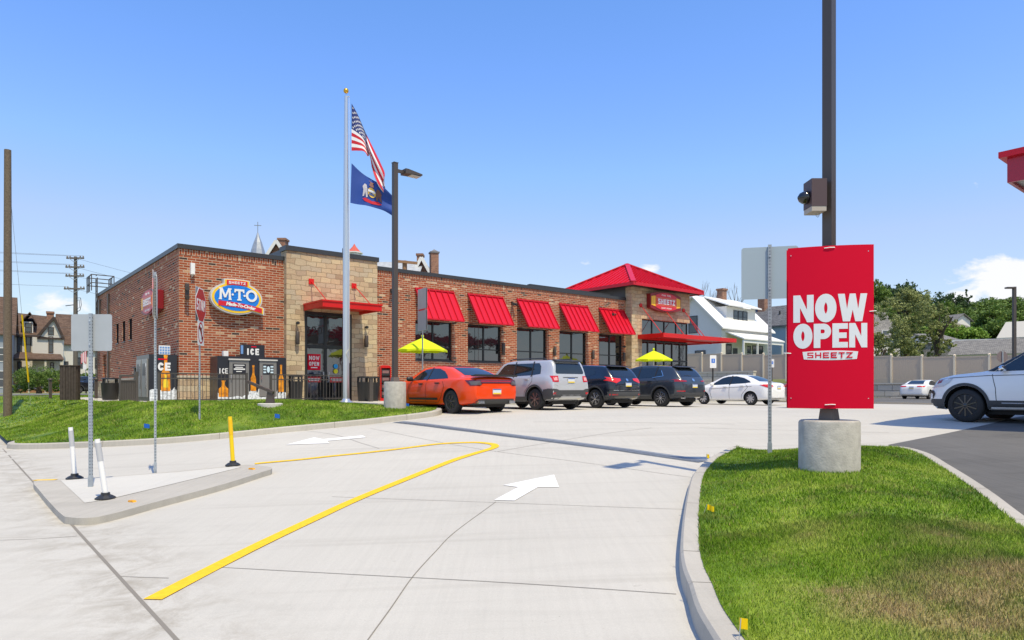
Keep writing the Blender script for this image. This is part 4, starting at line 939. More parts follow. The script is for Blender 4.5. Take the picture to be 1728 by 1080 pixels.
# barrel sign above the corner entrance
def barrel(name, label, s, t, z, rz, w=2.5, sc=1.0):
    g = shop_sign(name, label, s, t, z, rz)
    def plate(w_, h_, bow, n=20): return [(-w_ / 2 + w_ * i / n, -h_ / 2 - bow * (1 - (2 * i / n - 1) ** 2)) for i in range(n + 1)] + [(w_ / 2 - w_ * i / n, h_ / 2 + bow * (1 - (2 * i / n - 1) ** 2)) for i in range(n + 1)]
    mb = MB(); mb.prism(plate(2.62, .74, .16), -.30, 0); mb.build('sign_body', mat('maroon', (.22, .006, .012), .4), g)
    mb = MB(); mb.prism(plate(2.48, .46, .12), -.315, -.30); mb.build('yellow_band', YSIGN, g)
    mb = MB()
    for x in np.linspace(-1.12, 1.12, 13):
        if abs(x) > .85: mb.box(x - .012, x + .012, -.319, -.3155, -.3, .3)
    mb.build('band_line', REDS, g)
    mb = MB(); mb.prism(plate(1.75, .66, .15), -.33, -.3195); mb.build('red_panel', REDS, g)
    mb = MB(); mb.box(-.82, .82, -.338, -.3305, -.205, .205); mb.build('panel_border', mat('sign_gold', (.70, .42, .10), .5), g)
    mb = MB(); mb.box(-.80, .80, -.343, -.3385, -.187, .187); mb.build('name_panel', REDS, g)
    mb = MB(); letters(mb, 'SHEETZ', -.72, -.14, .20, .28, .048, .068, -.344, .006)
    letters(mb, 'FOOD', -.40, .30, .07, .09, .02, .018, -.331, .004); letters(mb, 'FUEL', .06, .30, .07, .09, .02, .018, -.331, .004)
    letters(mb, 'MADE', -.42, -.38, .07, .08, .02, .016, -.331, .004); letters(mb, 'ORDER', .0, -.38, .07, .08, .02, .016, -.331, .004)
    mb.build('lettering', WHITE, g); g.scale = (sc, 1, sc); return g
barrel('barrel_sign', 'yellow and red barrel shaped sign reading SHEETZ above the corner entrance', S0 + E0 + 2.9, T0 + ET - .02, 7.05, PHI, sc=1.16)
barrel('barrel_sign', 'red and white SHEETZ sign seen edge-on high on the shaded side wall', S0 - .02, T0 + 3.55, 5.20, PHI - R(90), sc=.98)

# ================================================================== ICE MERCHANDISERS
def bottle(mb, cx, z0, h, y, w, mi=0):
    prof = [(0, .5), (.08, .52), (.5, .5), (.62, .26), (.70, .19), (.93, .17), (.94, .22), (1, .22)]
    P = [(cx - w * r, z0 + h * q) for q, r in prof] + [(cx + w * r, z0 + h * q) for q, r in reversed(prof)]
    mb.prism(P, y - .004, y, mi)
def ice_skin(mb, x0, x1, y, zt, seed):
    rnd = random.Random(seed); n = 12
    P = [(x0, .02)] + [(x1, .02)] + [(x1 - (x1 - x0) * i / n, zt + rnd.uniform(-.06, .09)) for i in range(n + 1)]
    mb.prism(P, y - .003, y)
ib = thing('ice_merchandiser', 'wide black ice merchandiser with two grey doors against the brick front wall', 'ice box', wst(7.8, 26.75, 1.12), PHI)
mb = MB(); mb.box(0, 2.62, 0, .9, .05, 1.74); mb.build('cabinet', BLKPRINT, ib)
mb = MB(); ice_skin(mb, .0, .44, -.001, .33, 1); ice_skin(mb, 1.16, 1.56, -.001, .42, 2); ice_skin(mb, 2.2, 2.62, -.001, .36, 3); ice_skin(mb, .42, 2.22, -.0505, .22, 4); mb.build('ice_print', ICEP, ib)
for ba in ((1.33, .42, 1.0, -.006, .20), (2.42, .38, 1.08, -.006, .20), (.22, .2, .62, -.006, .34)): mb = MB(); bottle(mb, *ba); mb.build('bottle_print', AMBER, ib)
for x0, x1 in ((.42, 1.15), (1.56, 2.22)):
    mb = MB(); mb.box(x0, x1, -.05, -.002, .20, 1.60); d = mb.build('door', GREYDOOR, ib)
    mb = MB(); mb.box(x0 - .03, x1 + .03, -.09, -.0, 1.60, 1.65); mb.build('door_trim', mat('trim_light', (.6, .58, .55), .5), d)
    mb = MB(); mb.box(x0 + .12, x1 - .12, -.056, -.051, 1.06, 1.46); mb.build('door_panel', BLKPRINT, d)
    mb = MB()
    if x0 < 1:
        for k, (a, b) in enumerate(((.17, .56), (.22, .5), (.16, .58), (.25, .46))): mb.box(x0 + a, x0 + b, -.0585, -.0565, 1.39 - k * .08, 1.42 - k * .08 + (.02 if k == 2 else 0))
    else:
        for k in range(3): mb.box(x0 + .14, x0 + .25, -.0585, -.0565, 1.12 + k * .11, 1.18 + k * .11); mb.box(x0 + .42, x0 + .53, -.0585, -.0565, 1.12 + k * .11, 1.18 + k * .11)
        mb.prism(arc(x0 + .335, 1.26, .06, .13, 0, 340, 14), -.0585, -.0565)
    mb.build('door_print', WHITE if x0 < 1 else mat('print_pale', (.6, .75, .85), .5), d)
    mb = MB(); mb.bar((x0 + .06, -.09, .85), (x0 + .06, -.09, 1.05), .03); mb.build('door_handle', CHROME, d)
mb = MB(); letters(mb, 'ICE', .04, 1.08, .10, .2, .02, .032, -.002, .003); mb.build('lettering', WHITE, ib)
mb = MB(); mb.box(1.0, 1.82, .15, .25, 1.745, 2.22); mb.box(.90, 1.0, .15, .25, 1.745, 2.2); sgn = mb.build('top_sign', BLKPRINT, ib)
mb = MB(); letters(mb, 'ICE', 1.14, 1.82, .145, .25, .05, .06, .149, .004, cwmap={'I': .5}); mb.build('lettering', WHITE, ib)
mb = MB(); mb.box(1.30, 1.50, .144, .149, 2.12, 2.16); mb.build('brand_strip', REDB, ib)
mb = MB(); mb.box(.905, .995, .143, .149, 1.85, 2.18); mb.build('colour_print', mat('print_blue', (.15, .3, .6), .5), ib)
mb = MB(); mb.box(.28, .46, .2, .4, 1.745, 1.95); mb.build('top_box', WHITE, ib)
# second one stands along the side wall, its printed end towards the drive
ib2 = thing('ice_merchandiser', 'ice merchandiser along the side wall with a big bottle printed on its end', 'ice box', wst(5.70, 27.78, 1.12), PHI)
mb = MB(); mb.box(0, .95, 0, 2.1, .05, 1.78); mb.build('cabinet', BLKPRINT, ib2)
mb = MB(); ice_skin(mb, .02, .93, -.001, .48, 8); mb.build('ice_print', ICEP, ib2)
mb = MB(); bottle(mb, .56, .42, 1.34, -.006, .30); mb.build('bottle_print', AMBER, ib2)
mb = MB(); bottle(mb, .56, .55, .48, -.0105, .17); mb.build('bottle_glow_print', mat('yellow_print', (.85, .62, .03), .4), ib2)
mb = MB(); letters(mb, 'ICE', .16, 1.18, .20, .30, .045, .075, -.011, .003, cwmap={'I': .42, 'E': .95}); mb.build('lettering', WHITE, ib2)
mb = MB(); mb.box(.30, .62, -.015, -.0105, 1.58, 1.63); mb.build('brand_strip', REDB, ib2)
mb = MB(); mb.box(.36, .74, .1, .18, 1.785, 2.12); mb.build('top_sign', WHITE, ib2)
mb = MB()
for i in range(4):
    for j in range(3): mb.box(.38 + i * .09, .45 + i * .09, .094, .099, 1.81 + j * .10, 1.88 + j * .10)
mb.build('sign_print', mat('print_blue', (.15, .3, .6), .5), ib2)
for k in range(2):
    y0 = .12 + k * .98
    mb = MB(); mb.box(-.05, -.002, y0, y0 + .85, .2, 1.62); d = mb.build('door', mat('steel_door', (.33, .32, .30), .35, metal=.5), ib2)
    mb = MB(); mb.box(-.07, -.051, y0 + .05, y0 + .12, .5, 1.45); mb.build('door_handle', CHROME, d)
    mb = MB(); mb.box(-.058, -.0515, y0 + .2, y0 + .7, 1.0, 1.45); mb.build('door_panel', BLKPRINT, d)

# ================================================================== FENCE OF THE FORECOURT
def picket(name, label, s0, s1, t, z=1.12, h=1.06):
    f = thing(name, label, 'fence', wst(s0, t, z), PHI, 'railings on top of the lawn'); L_ = s1 - s0
    mb = MB()
    for zz_ in (.13, h - .20, h - .03): mb.box(.04, L_ - .04, -.018, .018, zz_ - .018, zz_ + .018)
    mb.build('rail', BROWN2, f)
    mb = MB(); n = int(L_ / .125)
    for k in range(1, n): x = L_ * k / n; mb.box(x - .009, x + .009, -.009, .009, .06, h - .048)
    mb.build('pickets', BROWN2, f)
    for x in [0] + [L_ * k / max(1, round(L_ / 2.4)) for k in range(1, max(1, round(L_ / 2.4)))] + [L_]:
        mb = MB(); mb.box(x - .038, x + .038, -.038, .038, -.05, h); mb.box(x - .045, x + .045, -.045, .045, h, h + .02); mb.build('post', BROWN2, f)
    return f
sa = ray_t(268, 25.2)[0]; sb = ray_t(416, 25.2)[0]; sc_ = ray_t(457, 25.2)[0]; sd_ = ray_t(582, 25.2)[0]
picket('metal_fence', 'bronze picket railing in front of the stone base and ice boxes', sa, sb, 25.2)
picket('metal_fence', 'bronze picket railing right of the gap, before the shop door', sc_, sd_, 25.2)
def st_thing(name, label, cat, px, t, z=1.1, rz=PHI, group=None):
    s = ray_t(px, t)[0]; return thing(name, label, cat, wst(s, t, z), rz, group)
gt = st_thing('slatted_gate', 'brown slatted low gate panel beside the side-wall ice box', 'gate', 201, 28.3, 1.12)
mb = MB(); mb.box(0, .62, -.03, .03, .05, .12); mb.box(0, .62, -.03, .03, .95, 1.02); mb.box(0, .06, -.03, .03, .12, .95); mb.box(.52, .62, -.045, .045, -.05, 1.14); mb.box(.06, .52, -.03, .03, .78, .83); mb.build('frame', BROWN2, gt)
mb = MB()
for k in range(8): mb.box(.07 + k * .056, .115 + k * .056, -.012, .012, .12, .78)
mb.box(.06, .52, .014, .02, .12, .78); mb.build('slats', BROWN2, gt)
def bollard(px, py, Y, h, label, w=.13):
    X = (px - CX) / FPX * Y; z = EYE - (py - HY) / FPX * Y
    b = thing('bollard_light', label, 'bollard', (X, Y, z), PHI, 'bronze bollard lights beside the shop')
    mb = MB(); mb.box(-w / 2, w / 2, -w / 2, w / 2, 0, h - .06); mb.build('post', BROWN, b)
    mb = MB(); mb.lathe([(w * .95, h - .06), (w * 1.0, h - .04), (w * .75, h)], 14); mb.build('cap', BROWN, b)
bollard(85, 672, 34, .98, 'brown square bollard standing alone left of the boarded enclosure')
bollard(104.5, 673, 36, 1.05, 'brown bollard half hidden behind the boarded enclosure')
bollard(162, 672.5, 33, .98, 'brown bollard at the far corner of the side wall')
bollard(231, 676.5, 28.0, 1.40, 'tall brown bollard between the slatted gate and the ice box', .2)
be = thing('boarded_enclosure', 'dark brown boarded enclosure standing on the lawn edge', 'enclosure', ((118 - CX) / FPX * 29.5, 29.5, 1.14), PHI * .5)
mb = MB()
for k in range(6): mb.box(-.30 + k * .10, -.215 + k * .10, -.24 - .012 * (k % 2), -.2, 0, 1.46 + .015 * ((k * 7) % 3))
for k in range(5): mb.box(.30, .33, -.2 + k * .1, -.115 + k * .1, 0, 1.46); mb.box(-.33, -.30, -.2 + k * .1, -.115 + k * .1, 0, 1.46)
mb.box(-.30, .30, -.2, -.17, .0, 1.44); mb.box(-.30, .30, .25, .28, 0, 1.46)
mb.build('boards', mat('dark_board', (.055, .043, .036), .85, noise=.3, nscale=8), be)
mb = MB(); mb.box(-.35, .35, -.27, .3, 1.46, 1.50); mb.build('lid', MATS['dark_board'], be)
# litter bins
def bin_(label, X, Y, z, w=.62, h=1.02, group='black litter bins'):
    b = thing('litter_bin', label, 'bin', (X, Y, z), PHI, group)
    mb = MB(); mb.lathe([(w * .40, 0), (w * .44, .05), (w * .50, h * .72), (w * .52, h * .76), (w * .46, h * .765), (w * .42, h * .7), (w * .1, h * .69)], 20); mb.build('body', BLACKP, b, smooth=40)
    mb = MB()
    for a in (40, 140, 220, 320): mb.bar((w * .45 * math.cos(R(a)), w * .45 * math.sin(R(a)), h * .74), (w * .42 * math.cos(R(a)), w * .42 * math.sin(R(a)), h * .95), .06)
    mb.lathe([(w * .50, h * .93), (w * .50, h * .97), (w * .38, h), (w * .25, h), (w * .25, h * .94)], 20); mb.build('hood', BLACKP, b, smooth=40)
def at(px, Y): return (px - CX) / FPX * Y
bin_('black litter bin with an open hood at the side wall', at(186, 31), 31, 1.12, .75, 1.0)
bin_('black litter bin on the apron left of the red newspaper stand', at(614, 28.6), 28.6, 1.1, .56, 1.05)
bin_('black litter bin right beside the flat brown post', at(629, 29.2), 29.2, 1.1, .56, 1.05)
bin_('black litter bin behind the railing left of the shop door', at(499, 27.6), 27.6, 1.1, .56, 1.08)
pp = thing('square_post', 'short brown square post between the two bins', 'post', (at(626, 28.0), 28.0, 1.1), PHI)
mb = MB(); mb.box(-.08, .08, -.05, .05, 0, .95); mb.box(-.1, .1, -.07, .07, .95, .98); mb.build('shaft', BROWN2, pp)
# red newspaper stand
rk = thing('newspaper_stand', 'bright red upright newspaper stand with black racks against the brick', 'newspaper stand', (at(649.5, 29.6), 29.6, 1.1), PHI - R(18))
mb = MB(); mb.box(-.23, -.19, -.2, .2, .0, 1.42); mb.box(.19, .23, -.2, .2, .0, 1.42); mb.box(-.19, .19, .15, .2, 0, 1.42); mb.prism([(-.23, 1.42), (.23, 1.42), (.21, 1.5), (.12, 1.54), (-.12, 1.54), (-.21, 1.5)], -.2, .2); mb.box(-.19, .19, -.2, .15, 0, .12); mb.build('frame', REDC, rk)
mb = MB()
for k in range(4): mb.box(-.18, .18, -.18, .14, .16 + k * .31, .42 + k * .31)
mb.build('rack', BLACKP, rk)
mb = MB()
for k in range(4): mb.box(-.14, .14, -.186, -.181, .26 + k * .31, .38 + k * .31)
mb.build('newspapers', mat('news_print', (.25, .13, .13), .7), rk)
# umbrellas with tables
def umbrella(px, t, label):
    s, Y = ray_t(px, t); u = thing('patio_umbrella', label, 'umbrella', wst(s, t, 1.1), .3, 'lime umbrellas on the patio')
    mb = MB(); n = 8; rr = 1.06; V = [(0, 0, 2.66)]
    for k in range(n * 4):
        a = 2 * math.pi * k / (n * 4); sc2 = 1 - .05 * abs(math.sin(a * n / 2)); V.append((.5 * rr * math.cos(a) * sc2, .5 * rr * math.sin(a) * sc2, 2.42)); 
    for k in range(n * 4):
        a = 2 * math.pi * k / (n * 4); sc2 = 1 - .07 * abs(math.sin(a * n / 2)); V.append((rr * math.cos(a) * sc2, rr * math.sin(a) * sc2, 2.13 + .03 * abs(math.sin(a * n / 2))))
    for k in range(n * 4):
        a = 2 * math.pi * k / (n * 4); sc2 = 1 - .07 * abs(math.sin(a * n / 2)); V.append((rr * math.cos(a) * sc2, rr * math.sin(a) * sc2, 2.05 + .03 * abs(math.sin(a * n / 2))))
    m_ = n * 4; F = [(0, 1 + k, 1 + (k + 1) % m_) for k in range(m_)]
    for r_ in range(2): F += [(1 + r_ * m_ + k, 1 + (r_ + 1) * m_ + k, 1 + (r_ + 1) * m_ + (k + 1) % m_, 1 + r_ * m_ + (k + 1) % m_) for k in range(m_)]
    mb.add(V, F); mb.lathe([(.05, 2.66), (.06, 2.74), (.02, 2.80)], 10); mb.build('canopy', LIME, u, smooth=30)
    mb = MB(); mb.cyl((0, 0, .05), (0, 0, 2.66), .022, n=10); mb.build('pole', ALU, u)
    mb = MB(); mb.lathe([(.28, 0), (.28, .05), (.05, .09)], 18); mb.build('base', BLACKP, u)
    tb = thing('patio_table', 'round metal table under the ' + ('nearer' if px < 900 else 'farther') + ' lime umbrella', 'table', wst(s, t, 1.1), .3, 'patio tables')
    mb = MB(); mb.lathe([(.55, .72), (.56, .735), (.55, .75)], 24); mb.build('tabletop', BROWN2, tb)
    for a in (45, 135, 225, 315):
        mb = MB(); mb.bar((.4 * math.cos(R(a)), .4 * math.sin(R(a)), .0), (.32 * math.cos(R(a)), .32 * math.sin(R(a)), .72), .035); mb.build('leg', BROWN2, tb)
umbrella(713, 24.4, 'open lime yellow umbrella behind the orange car'); umbrella(1103, 24.4, 'open lime yellow umbrella before the corner entrance')

# ================================================================== CARS
def interp(P, x):
    if x <= P[0][0]: return P[0][1]
    for a, b in zip(P[:-1], P[1:]):
        if x <= b[0]:
            t = (x - a[0]) / (b[0] - a[0] or 1); return a[1] + (b[1] - a[1]) * t
    return P[-1][1]
def sm_interp(P, x, r=.09):
    return (interp(P, x - r) + interp(P, x - r / 2) + 2 * interp(P, x) + interp(P, x + r / 2) + interp(P, x + r)) / 6 if r < x < P[-1][0] - r else interp(P, x)
def body_mesh(sp):
    L_, hw0 = sp['L'], sp['W'] / 2; tum = sp['tum']
    xs = set([0, .015, .04, .08, L_ - .015, L_ - .04, L_ - .08, L_])
    x = .12
    while x < L_ - .1: xs.add(round(x, 3)); x += .085
    xs = sorted(xs); rings = []
    for x in xs:
        zb = interp(sp['bot'], x); zt = sm_interp(sp['top'], x, .07); ze = min(sm_interp(sp['belt'], x, .12), zt - .035)
        rc, fc = sp.get('rc', .16), sp.get('fc', .30); hw = hw0
        if x < .5: hw -= rc * (1 - x / .5) ** 2.4
        if L_ - x < .62: hw -= fc * (1 - (L_ - x) / .62) ** 2.0
        hb = hw * .955; h = ze - zb; up = zt - ze
        hr = max(hb * .55, hb - .045 - tum * up)
        half = [(0, zb), (hw * .55, zb), (hw * .88, zb + .012), (hw * .955, zb + .05), (hw * .985, zb + h * .22), (hw, zb + h * .45), (hw * .998, zb + h * .62), (hw * .985, zb + h * .8), (hb + .006, ze - .02), (hb - .015, ze + .004)]
        for f in (.25, .5, .75): half.append((hb - .03 + (hr - hb + .03) * f, ze + (up - min(.05, up * .4)) * f))
        e = min(.05, up * .4); half += [(hr - .01, zt - e), (hr * .93, zt - e * .45), (hr * .75, zt - e * .15), (hr * .4, zt - .0), (0, zt + .004)]
        rings.append([(x, y, z) for y, z in half] + [(x, -y, z) for y, z in reversed(half[1:-1])])
    n = len(rings[0]); V = [p for r in rings for p in r]
    F = [(i * n + k, i * n + (k + 1) % n, (i + 1) * n + (k + 1) % n, (i + 1) * n + k) for i in range(len(rings) - 1) for k in range(n)]
    F += [tuple(range(n - 1, -1, -1)), tuple((len(rings) - 1) * n + k for k in range(n))]
    return V, F
def proj(mb, tree, poly, frame, off=.006, step=.07, mi=0, far=4.0, twoD=True):
    """lay a flat outline onto the body: frame(u, v) -> (origin, direction)"""
    n = len(poly); dense = []
    for i in range(n):
        a, b = poly[i], poly[(i + 1) % n]; k = max(1, int(math.hypot(b[0] - a[0], b[1] - a[1]) / step))
        dense += [(a[0] + (b[0] - a[0]) * j / k, a[1] + (b[1] - a[1]) * j / k) for j in range(k)]
    pts = list(dense); xs = [p[0] for p in poly]; ys = [p[1] for p in poly]; x = min(xs) + step / 2
    while x < max(xs):
        y = min(ys) + step / 2
        while y < max(ys):
            if in_poly(x, y, poly) and edge_dist(x, y, poly) > step * .35: pts.append((x, y))
            y += step
        x += step
    r = delaunay_2d_cdt([Vector(p) for p in pts], [], [list(range(len(dense)))], 1, 1e-6)
    V = []; ok = []
    for p in r[0]:
        o, d = frame(p.x, p.y); h = tree.ray_cast(o, d, far)
        if h[0] is None: V.append(o); ok.append(False)
        else:
            nn = h[1] if h[1].dot(d) < 0 else -h[1]; V.append(h[0] + nn * off); ok.append(True)
    F = [tuple(f) for f in r[2] if all(ok[i] for i in f)]
    used = sorted({i for f in F for i in f}); ren = {k: i for i, k in enumerate(used)}
    mb.add([tuple(V[k]) for k in used], [tuple(ren[i] for i in f) for f in F], mi)
def sideframe(sgn): return lambda u, v: (Vector((u, sgn * 3, v)), Vector((0, -sgn, 0)))
def rearframe(u, v): return Vector((-2, u, v)), Vector((1, 0, 0))
def make_frontframe(L_): return lambda u, v: (Vector((L_ + 2, u, v)), Vector((-1, 0, 0)))
def topframe(u, v): return Vector((u, v, 3)), Vector((0, 0, -1))
RIMC = {}
def wheel_parts(root, x, y, r, w, sgn, style, rimmat):
    key = (r, w, style, rimmat.name)
    if key not in RIMC:
        mb = MB(); mb.lathe([(r * .66, -w / 2 + .02), (r * .70, -w / 2), (r * .93, -w / 2 + .005), (r, -w / 2 + .04), (r, w / 2 - .04), (r * .93, w / 2 - .005), (r * .70, w / 2), (r * .66, w / 2 - .02)], 36, axis='y')
        o = mb.build('wheel', RUBBER, None, smooth=50)
        rm = MB(); rr = r * .69; yo = w / 2 - .03
        for a in range(36):
            a0, a1 = 2 * math.pi * a / 36, 2 * math.pi * (a + 1) / 36
            ring = lambda q, yy: [(q * math.cos(a0), yy, q * math.sin(a0)), (q * math.cos(a1), yy, q * math.sin(a1))]
            A, B = ring(rr, yo), ring(rr * .90, yo + .012); C = ring(rr * .88, yo - .07)
            rm.add([A[0], A[1], B[1], B[0]], [(0, 1, 2, 3)]); rm.add([B[0], B[1], C[1], C[0]], [(0, 1, 2, 3)])
        n, split = {'five': (5, 0), 'ten': (10, 0), 'split': (5, .16), 'seven': (7, .10), 'hub': (8, .0), 'twin': (6, .14)}[style]
        for k in range(n):
            for da in ((0,) if not split else (-split, split)):
                a = 2 * math.pi * k / n + .3; c0, s0_ = math.cos(a), math.sin(a); c1, s1_ = math.cos(a + da), math.sin(a + da)
                wd = {'five': .075, 'ten': .030, 'split': .035, 'seven': .026, 'hub': .07, 'twin': .032}[style]
                rm.bar((rr * .12 * c0, yo + .005, rr * .12 * s0_), (rr * .93 * c1, yo + .0, rr * .93 * s1_), .035, wd, up=(-s1_, 0, c1))
        rm.lathe([(rr * .19, yo - .03), (rr * .19, yo + .02), (rr * .12, yo + .03)], 16, axis='y')
        ri = rm.build('rim', [rimmat], o, smooth=40)
        db = MB(); db.lathe([(rr * .9, yo - .10), (rr * .9, yo - .075)], 28, axis='y'); db.build('brake_disc', mat('brake_dark', (.03, .03, .032), .6), o)
        RIMC[key] = o; o.parent = root; c = o; ch = []
    else:
        src = RIMC[key]; c = src.copy(); COL.objects.link(c); c.parent = root
        for g in src.children: d = g.copy(); COL.objects.link(d); d.parent = c
    c.location = (x, y, r); c.rotation_euler = (0, 0, 0 if sgn > 0 else math.pi)
    return c
def paint(name, col, metallic=0.0, rough=.35):
    m = mat('paint_' + name, col, rough, metal=metallic, coat=1.0, spec=.5); return m
def car(name, label, loc, heading, sp, col, group=None):
    root = thing(name, label, 'car', loc, heading, group); L_, Wd, r = sp['L'], sp['W'], sp['r']; xr = sp['ro']; xf = xr + sp['wb']
    V, F = body_mesh(sp); mb = MB(); mb.add(V, F); body = mb.build('body', [col, RUBBER], root)
    # smooth the shell once, then cut the wheel arches
    md = body.modifiers.new('s', 'SUBSURF'); md.levels = 1; md.render_levels = 1
    dg = bpy.context.evaluated_depsgraph_get(); me = bpy.data.meshes.new_from_object(body.evaluated_get(dg)); body.modifiers.clear(); body.data = me
    bm = bmesh.new(); bm.from_mesh(me); tree = BVHTree.FromBMesh(bm); bm.free()
    ar = r + sp.get('gap', .065); bm = bmesh.new(); bm.from_mesh(me)
    for x in (xr, xf):
        ins = set()
        for v in bm.verts:
            if abs(v.co.y) > Wd / 2 - .42 and math.hypot(v.co.x - x, v.co.z - r) < ar: ins.add(v)
        kill = [f for f in bm.faces if all(v in ins for v in f.verts)]; bmesh.ops.delete(bm, geom=kill, context='FACES')
        for v in ins:
            if not v.is_valid or not v.link_faces: continue
            dx, dz = v.co.x - x, v.co.z - r; q = math.hypot(dx, dz) or 1e-6
            if abs(v.co.y) > Wd / 2 - .36:
                if dz > 0: v.co.x = x + dx / q * ar; v.co.z = r + dz / q * ar
                else: v.co.x = x + (1 if dx > 0 else -1) * math.sqrt(max(0, ar * ar - dz * dz))
    bmesh.ops.delete(bm, geom=[v for v in bm.verts if not v.link_faces], context='VERTS')
    bm.to_mesh(me); bm.free(); me2 = me
    for x in (xr, xf):
        for sg in (1, -1):
            well = MB()
            A = [a for a in range(-40, 221, 10) if r + ar * math.sin(R(a)) > interp(sp['bot'], x) + .03]; ring = lambda rad, y: [(x + rad * math.cos(R(a)), sg * y, r + rad * math.sin(R(a))) for a in A]
            n = len(A); P0, P1 = ring(ar + .002, Wd / 2 - .02), ring(ar + .002, Wd / 2 - .40)
            for k in range(n): # keep the outer lip just inside the body side
                h = tree.ray_cast(Vector((P0[k][0] + .02 * math.cos(R(A[k])), sg * 3, P0[k][2] + .02 * math.sin(R(A[k])))), Vector((0, -sg, 0)), 4)
                if h[0] is not None: P0[k] = (P0[k][0], h[0].y - sg * .004, P0[k][2])
            well.add(P0 + P1, [(k, k + 1, n + k + 1, n + k) for k in range(n - 1)]); well.add(P1, [tuple(range(n))]); well.build('wheel_well', RUBBER, root)
    me2.polygons.foreach_set('use_smooth', [True] * len(me2.polygons)); me2.set_sharp_from_angle(angle=R(40)); me2.name = 'body'
    def side(polys, nm, m, off=.006, step=.07, parent=root, sides=(1, -1), sm=True):
        out = []
        for sg in sides:
            b = MB()
            for p in polys: proj(b, tree, p, sideframe(sg), off, step)
            if b.f: out.append(b.build(nm, m, parent, smooth=60 if sm else False))
        return out
    def circ(cx, rad, n=26, a0=0, a1=180): return arc(cx, r, rad, rad, a0, a1, n)
    # glass
    sw = side([sp['swin']], 'side_window', CARGLASS, .005)
    if 'swin2' in sp: side([sp['swin2']], 'side_window', CARGLASS, .005)
    for g in sw:
        pass
    b = MB()
    for sg in (1, -1):
        for x in sp['pillars']:
            z0_, z1_ = interp(sp['belt'], x), interp(sp['top'], x) - .06; sl = sp.get('psl', .0)
            proj(b, tree, [(x - .03, z0_), (x + .03, z0_), (x + .03 - sl, z1_), (x - .03 - sl, z1_)], sideframe(sg), .010, .08)
    if b.f: b.build('pillar', BLACKP if not sp.get('bodypillar') else col, root, smooth=60)
    b = MB(); proj(b, tree, sp['rwin'], rearframe, .006, .08); b.build('rear_window', CARGLASS, root, smooth=60)
    b = MB(); proj(b, tree, sp['fwin'], make_frontframe(L_), .006, .08); b.build('windshield', CARGLASS, root, smooth=60)
    # doors seams
    b = MB()
    for sg in (1, -1):
        for P in sp['seams']:
            Lp, Rp = stroke_poly(P, .014); proj(b, tree, Lp + Rp[::-1], sideframe(sg), .004, .09)
    if b.f: b.build('door_seam', mat('seam_dark', (.02, .02, .02), .7), root)
    hm = BLACKP if sp.get('blackhandles') else col
    for sg in (1, -1):
        for hx, hz in sp['handles']:
            h = tree.ray_cast(Vector((hx, sg * 3, hz)), Vector((0, -sg, 0)), 4)
            if h[0] is None: continue
            y = h[0].y; b = MB(); b.box(hx - .10, hx + .10, min(y, y + sg * .045), max(y, y + sg * .045), hz - .018, hz + .018); b.build('door_handle', hm, root)
        mx_, mz_ = sp['mirror']; h = tree.ray_cast(Vector((mx_, sg * 3, mz_ - .06)), Vector((0, -sg, 0)), 4); y = h[0].y if h[0] else sg * .8
        b = MB(); b.lathe([(.02, -.10), (.07, -.085), (.085, -.02), (.08, .05), (.05, .09), (.01, .10)], 14, (0, 0, 0)); b.v = [(mx_ + p[0] * .8, y + sg * .13 + p[2] * 1.15, mz_ + p[1] * .95) for p in b.v]
        b.bar((mx_, y - sg * .03, mz_ - .05), (mx_, y + sg * .06, mz_ - .04), .05); b.build('wing_mirror', sp.get('mirrormat', col), root, smooth=50)
    # tail lamps
    for sg in (1, -1):
        b = MB(); proj(b, tree, [(p[0] * sg, p[1]) for p in sp['tail']], rearframe, .010, .05)
        if 'tailside' in sp: proj(b, tree, sp['tailside'], sideframe(sg), .010, .04)
        tl = b.build('tail_light', sp.get('tailmat', TAILR), root, smooth=50)
        if 'tailin' in sp:
            b = MB(); proj(b, tree, [(p[0] * sg, p[1]) for p in sp['tailin']], rearframe, .015, .05); b.build('lens', sp['tailinmat'], tl, smooth=50)
        if 'head' in sp:
            b = MB(); proj(b, tree, sp['head'], sideframe(sg), .010, .05); proj(b, tree, [(p[0] * sg, p[1]) for p in sp['headf']], make_frontframe(L_), .010, .06)
            hl = b.build('headlight', LENS, root, smooth=50)
            if 'headin' in sp: b = MB(); proj(b, tree, sp['headin'], sideframe(sg), .014, .04); b.build('marker_lamp', mat('marker_maroon', (.30, .05, .05), .2), hl)
    for nm, polys, m, fr in [(e_[0], [q_], e_[2], e_[3]) for e_ in sp.get('extras', []) for q_ in e_[1]]:
        b = MB()
        for p in polys:
            if fr == 'rear': proj(b, tree, p, rearframe, .012, .06)
            elif fr == 'front': proj(b, tree, p, make_frontframe(L_), .012, .06)
            elif fr == 'top': proj(b, tree, p, topframe, .008, .1)
            else:
                proj(b, tree, p, sideframe(1), .014, .04)
                if b.f: b.build(nm, m, root, smooth=50)
                b = MB(); proj(b, tree, p, sideframe(-1), .014, .04)
        if b.f: b.build(nm, m, root, smooth=50)
    # plate
    pz = sp['plate'][1]; h = tree.ray_cast(Vector((-2, 0, pz)), Vector((1, 0, 0)), 4); x = h[0].x if h[0] else 0
    py = sp['plate'][0]
    b = MB(); b.box(x - .03, x - .012, py - .155, py + .155, pz - .078, pz + .078); p_ = b.build('number_plate', mat('plate_white', (.62, .66, .72), .5), root)
    b = MB(); b.box(x - .034, x - .031, py - .15, py + .15, pz - .076, pz - .035); b.box(x - .034, x - .031, py - .15, py + .15, pz + .052, pz + .076, 1); b.build('plate_band', [mat('plate_yellow', (.80, .58, .05), .5), mat('plate_blue', (.04, .10, .35), .5)], p_)
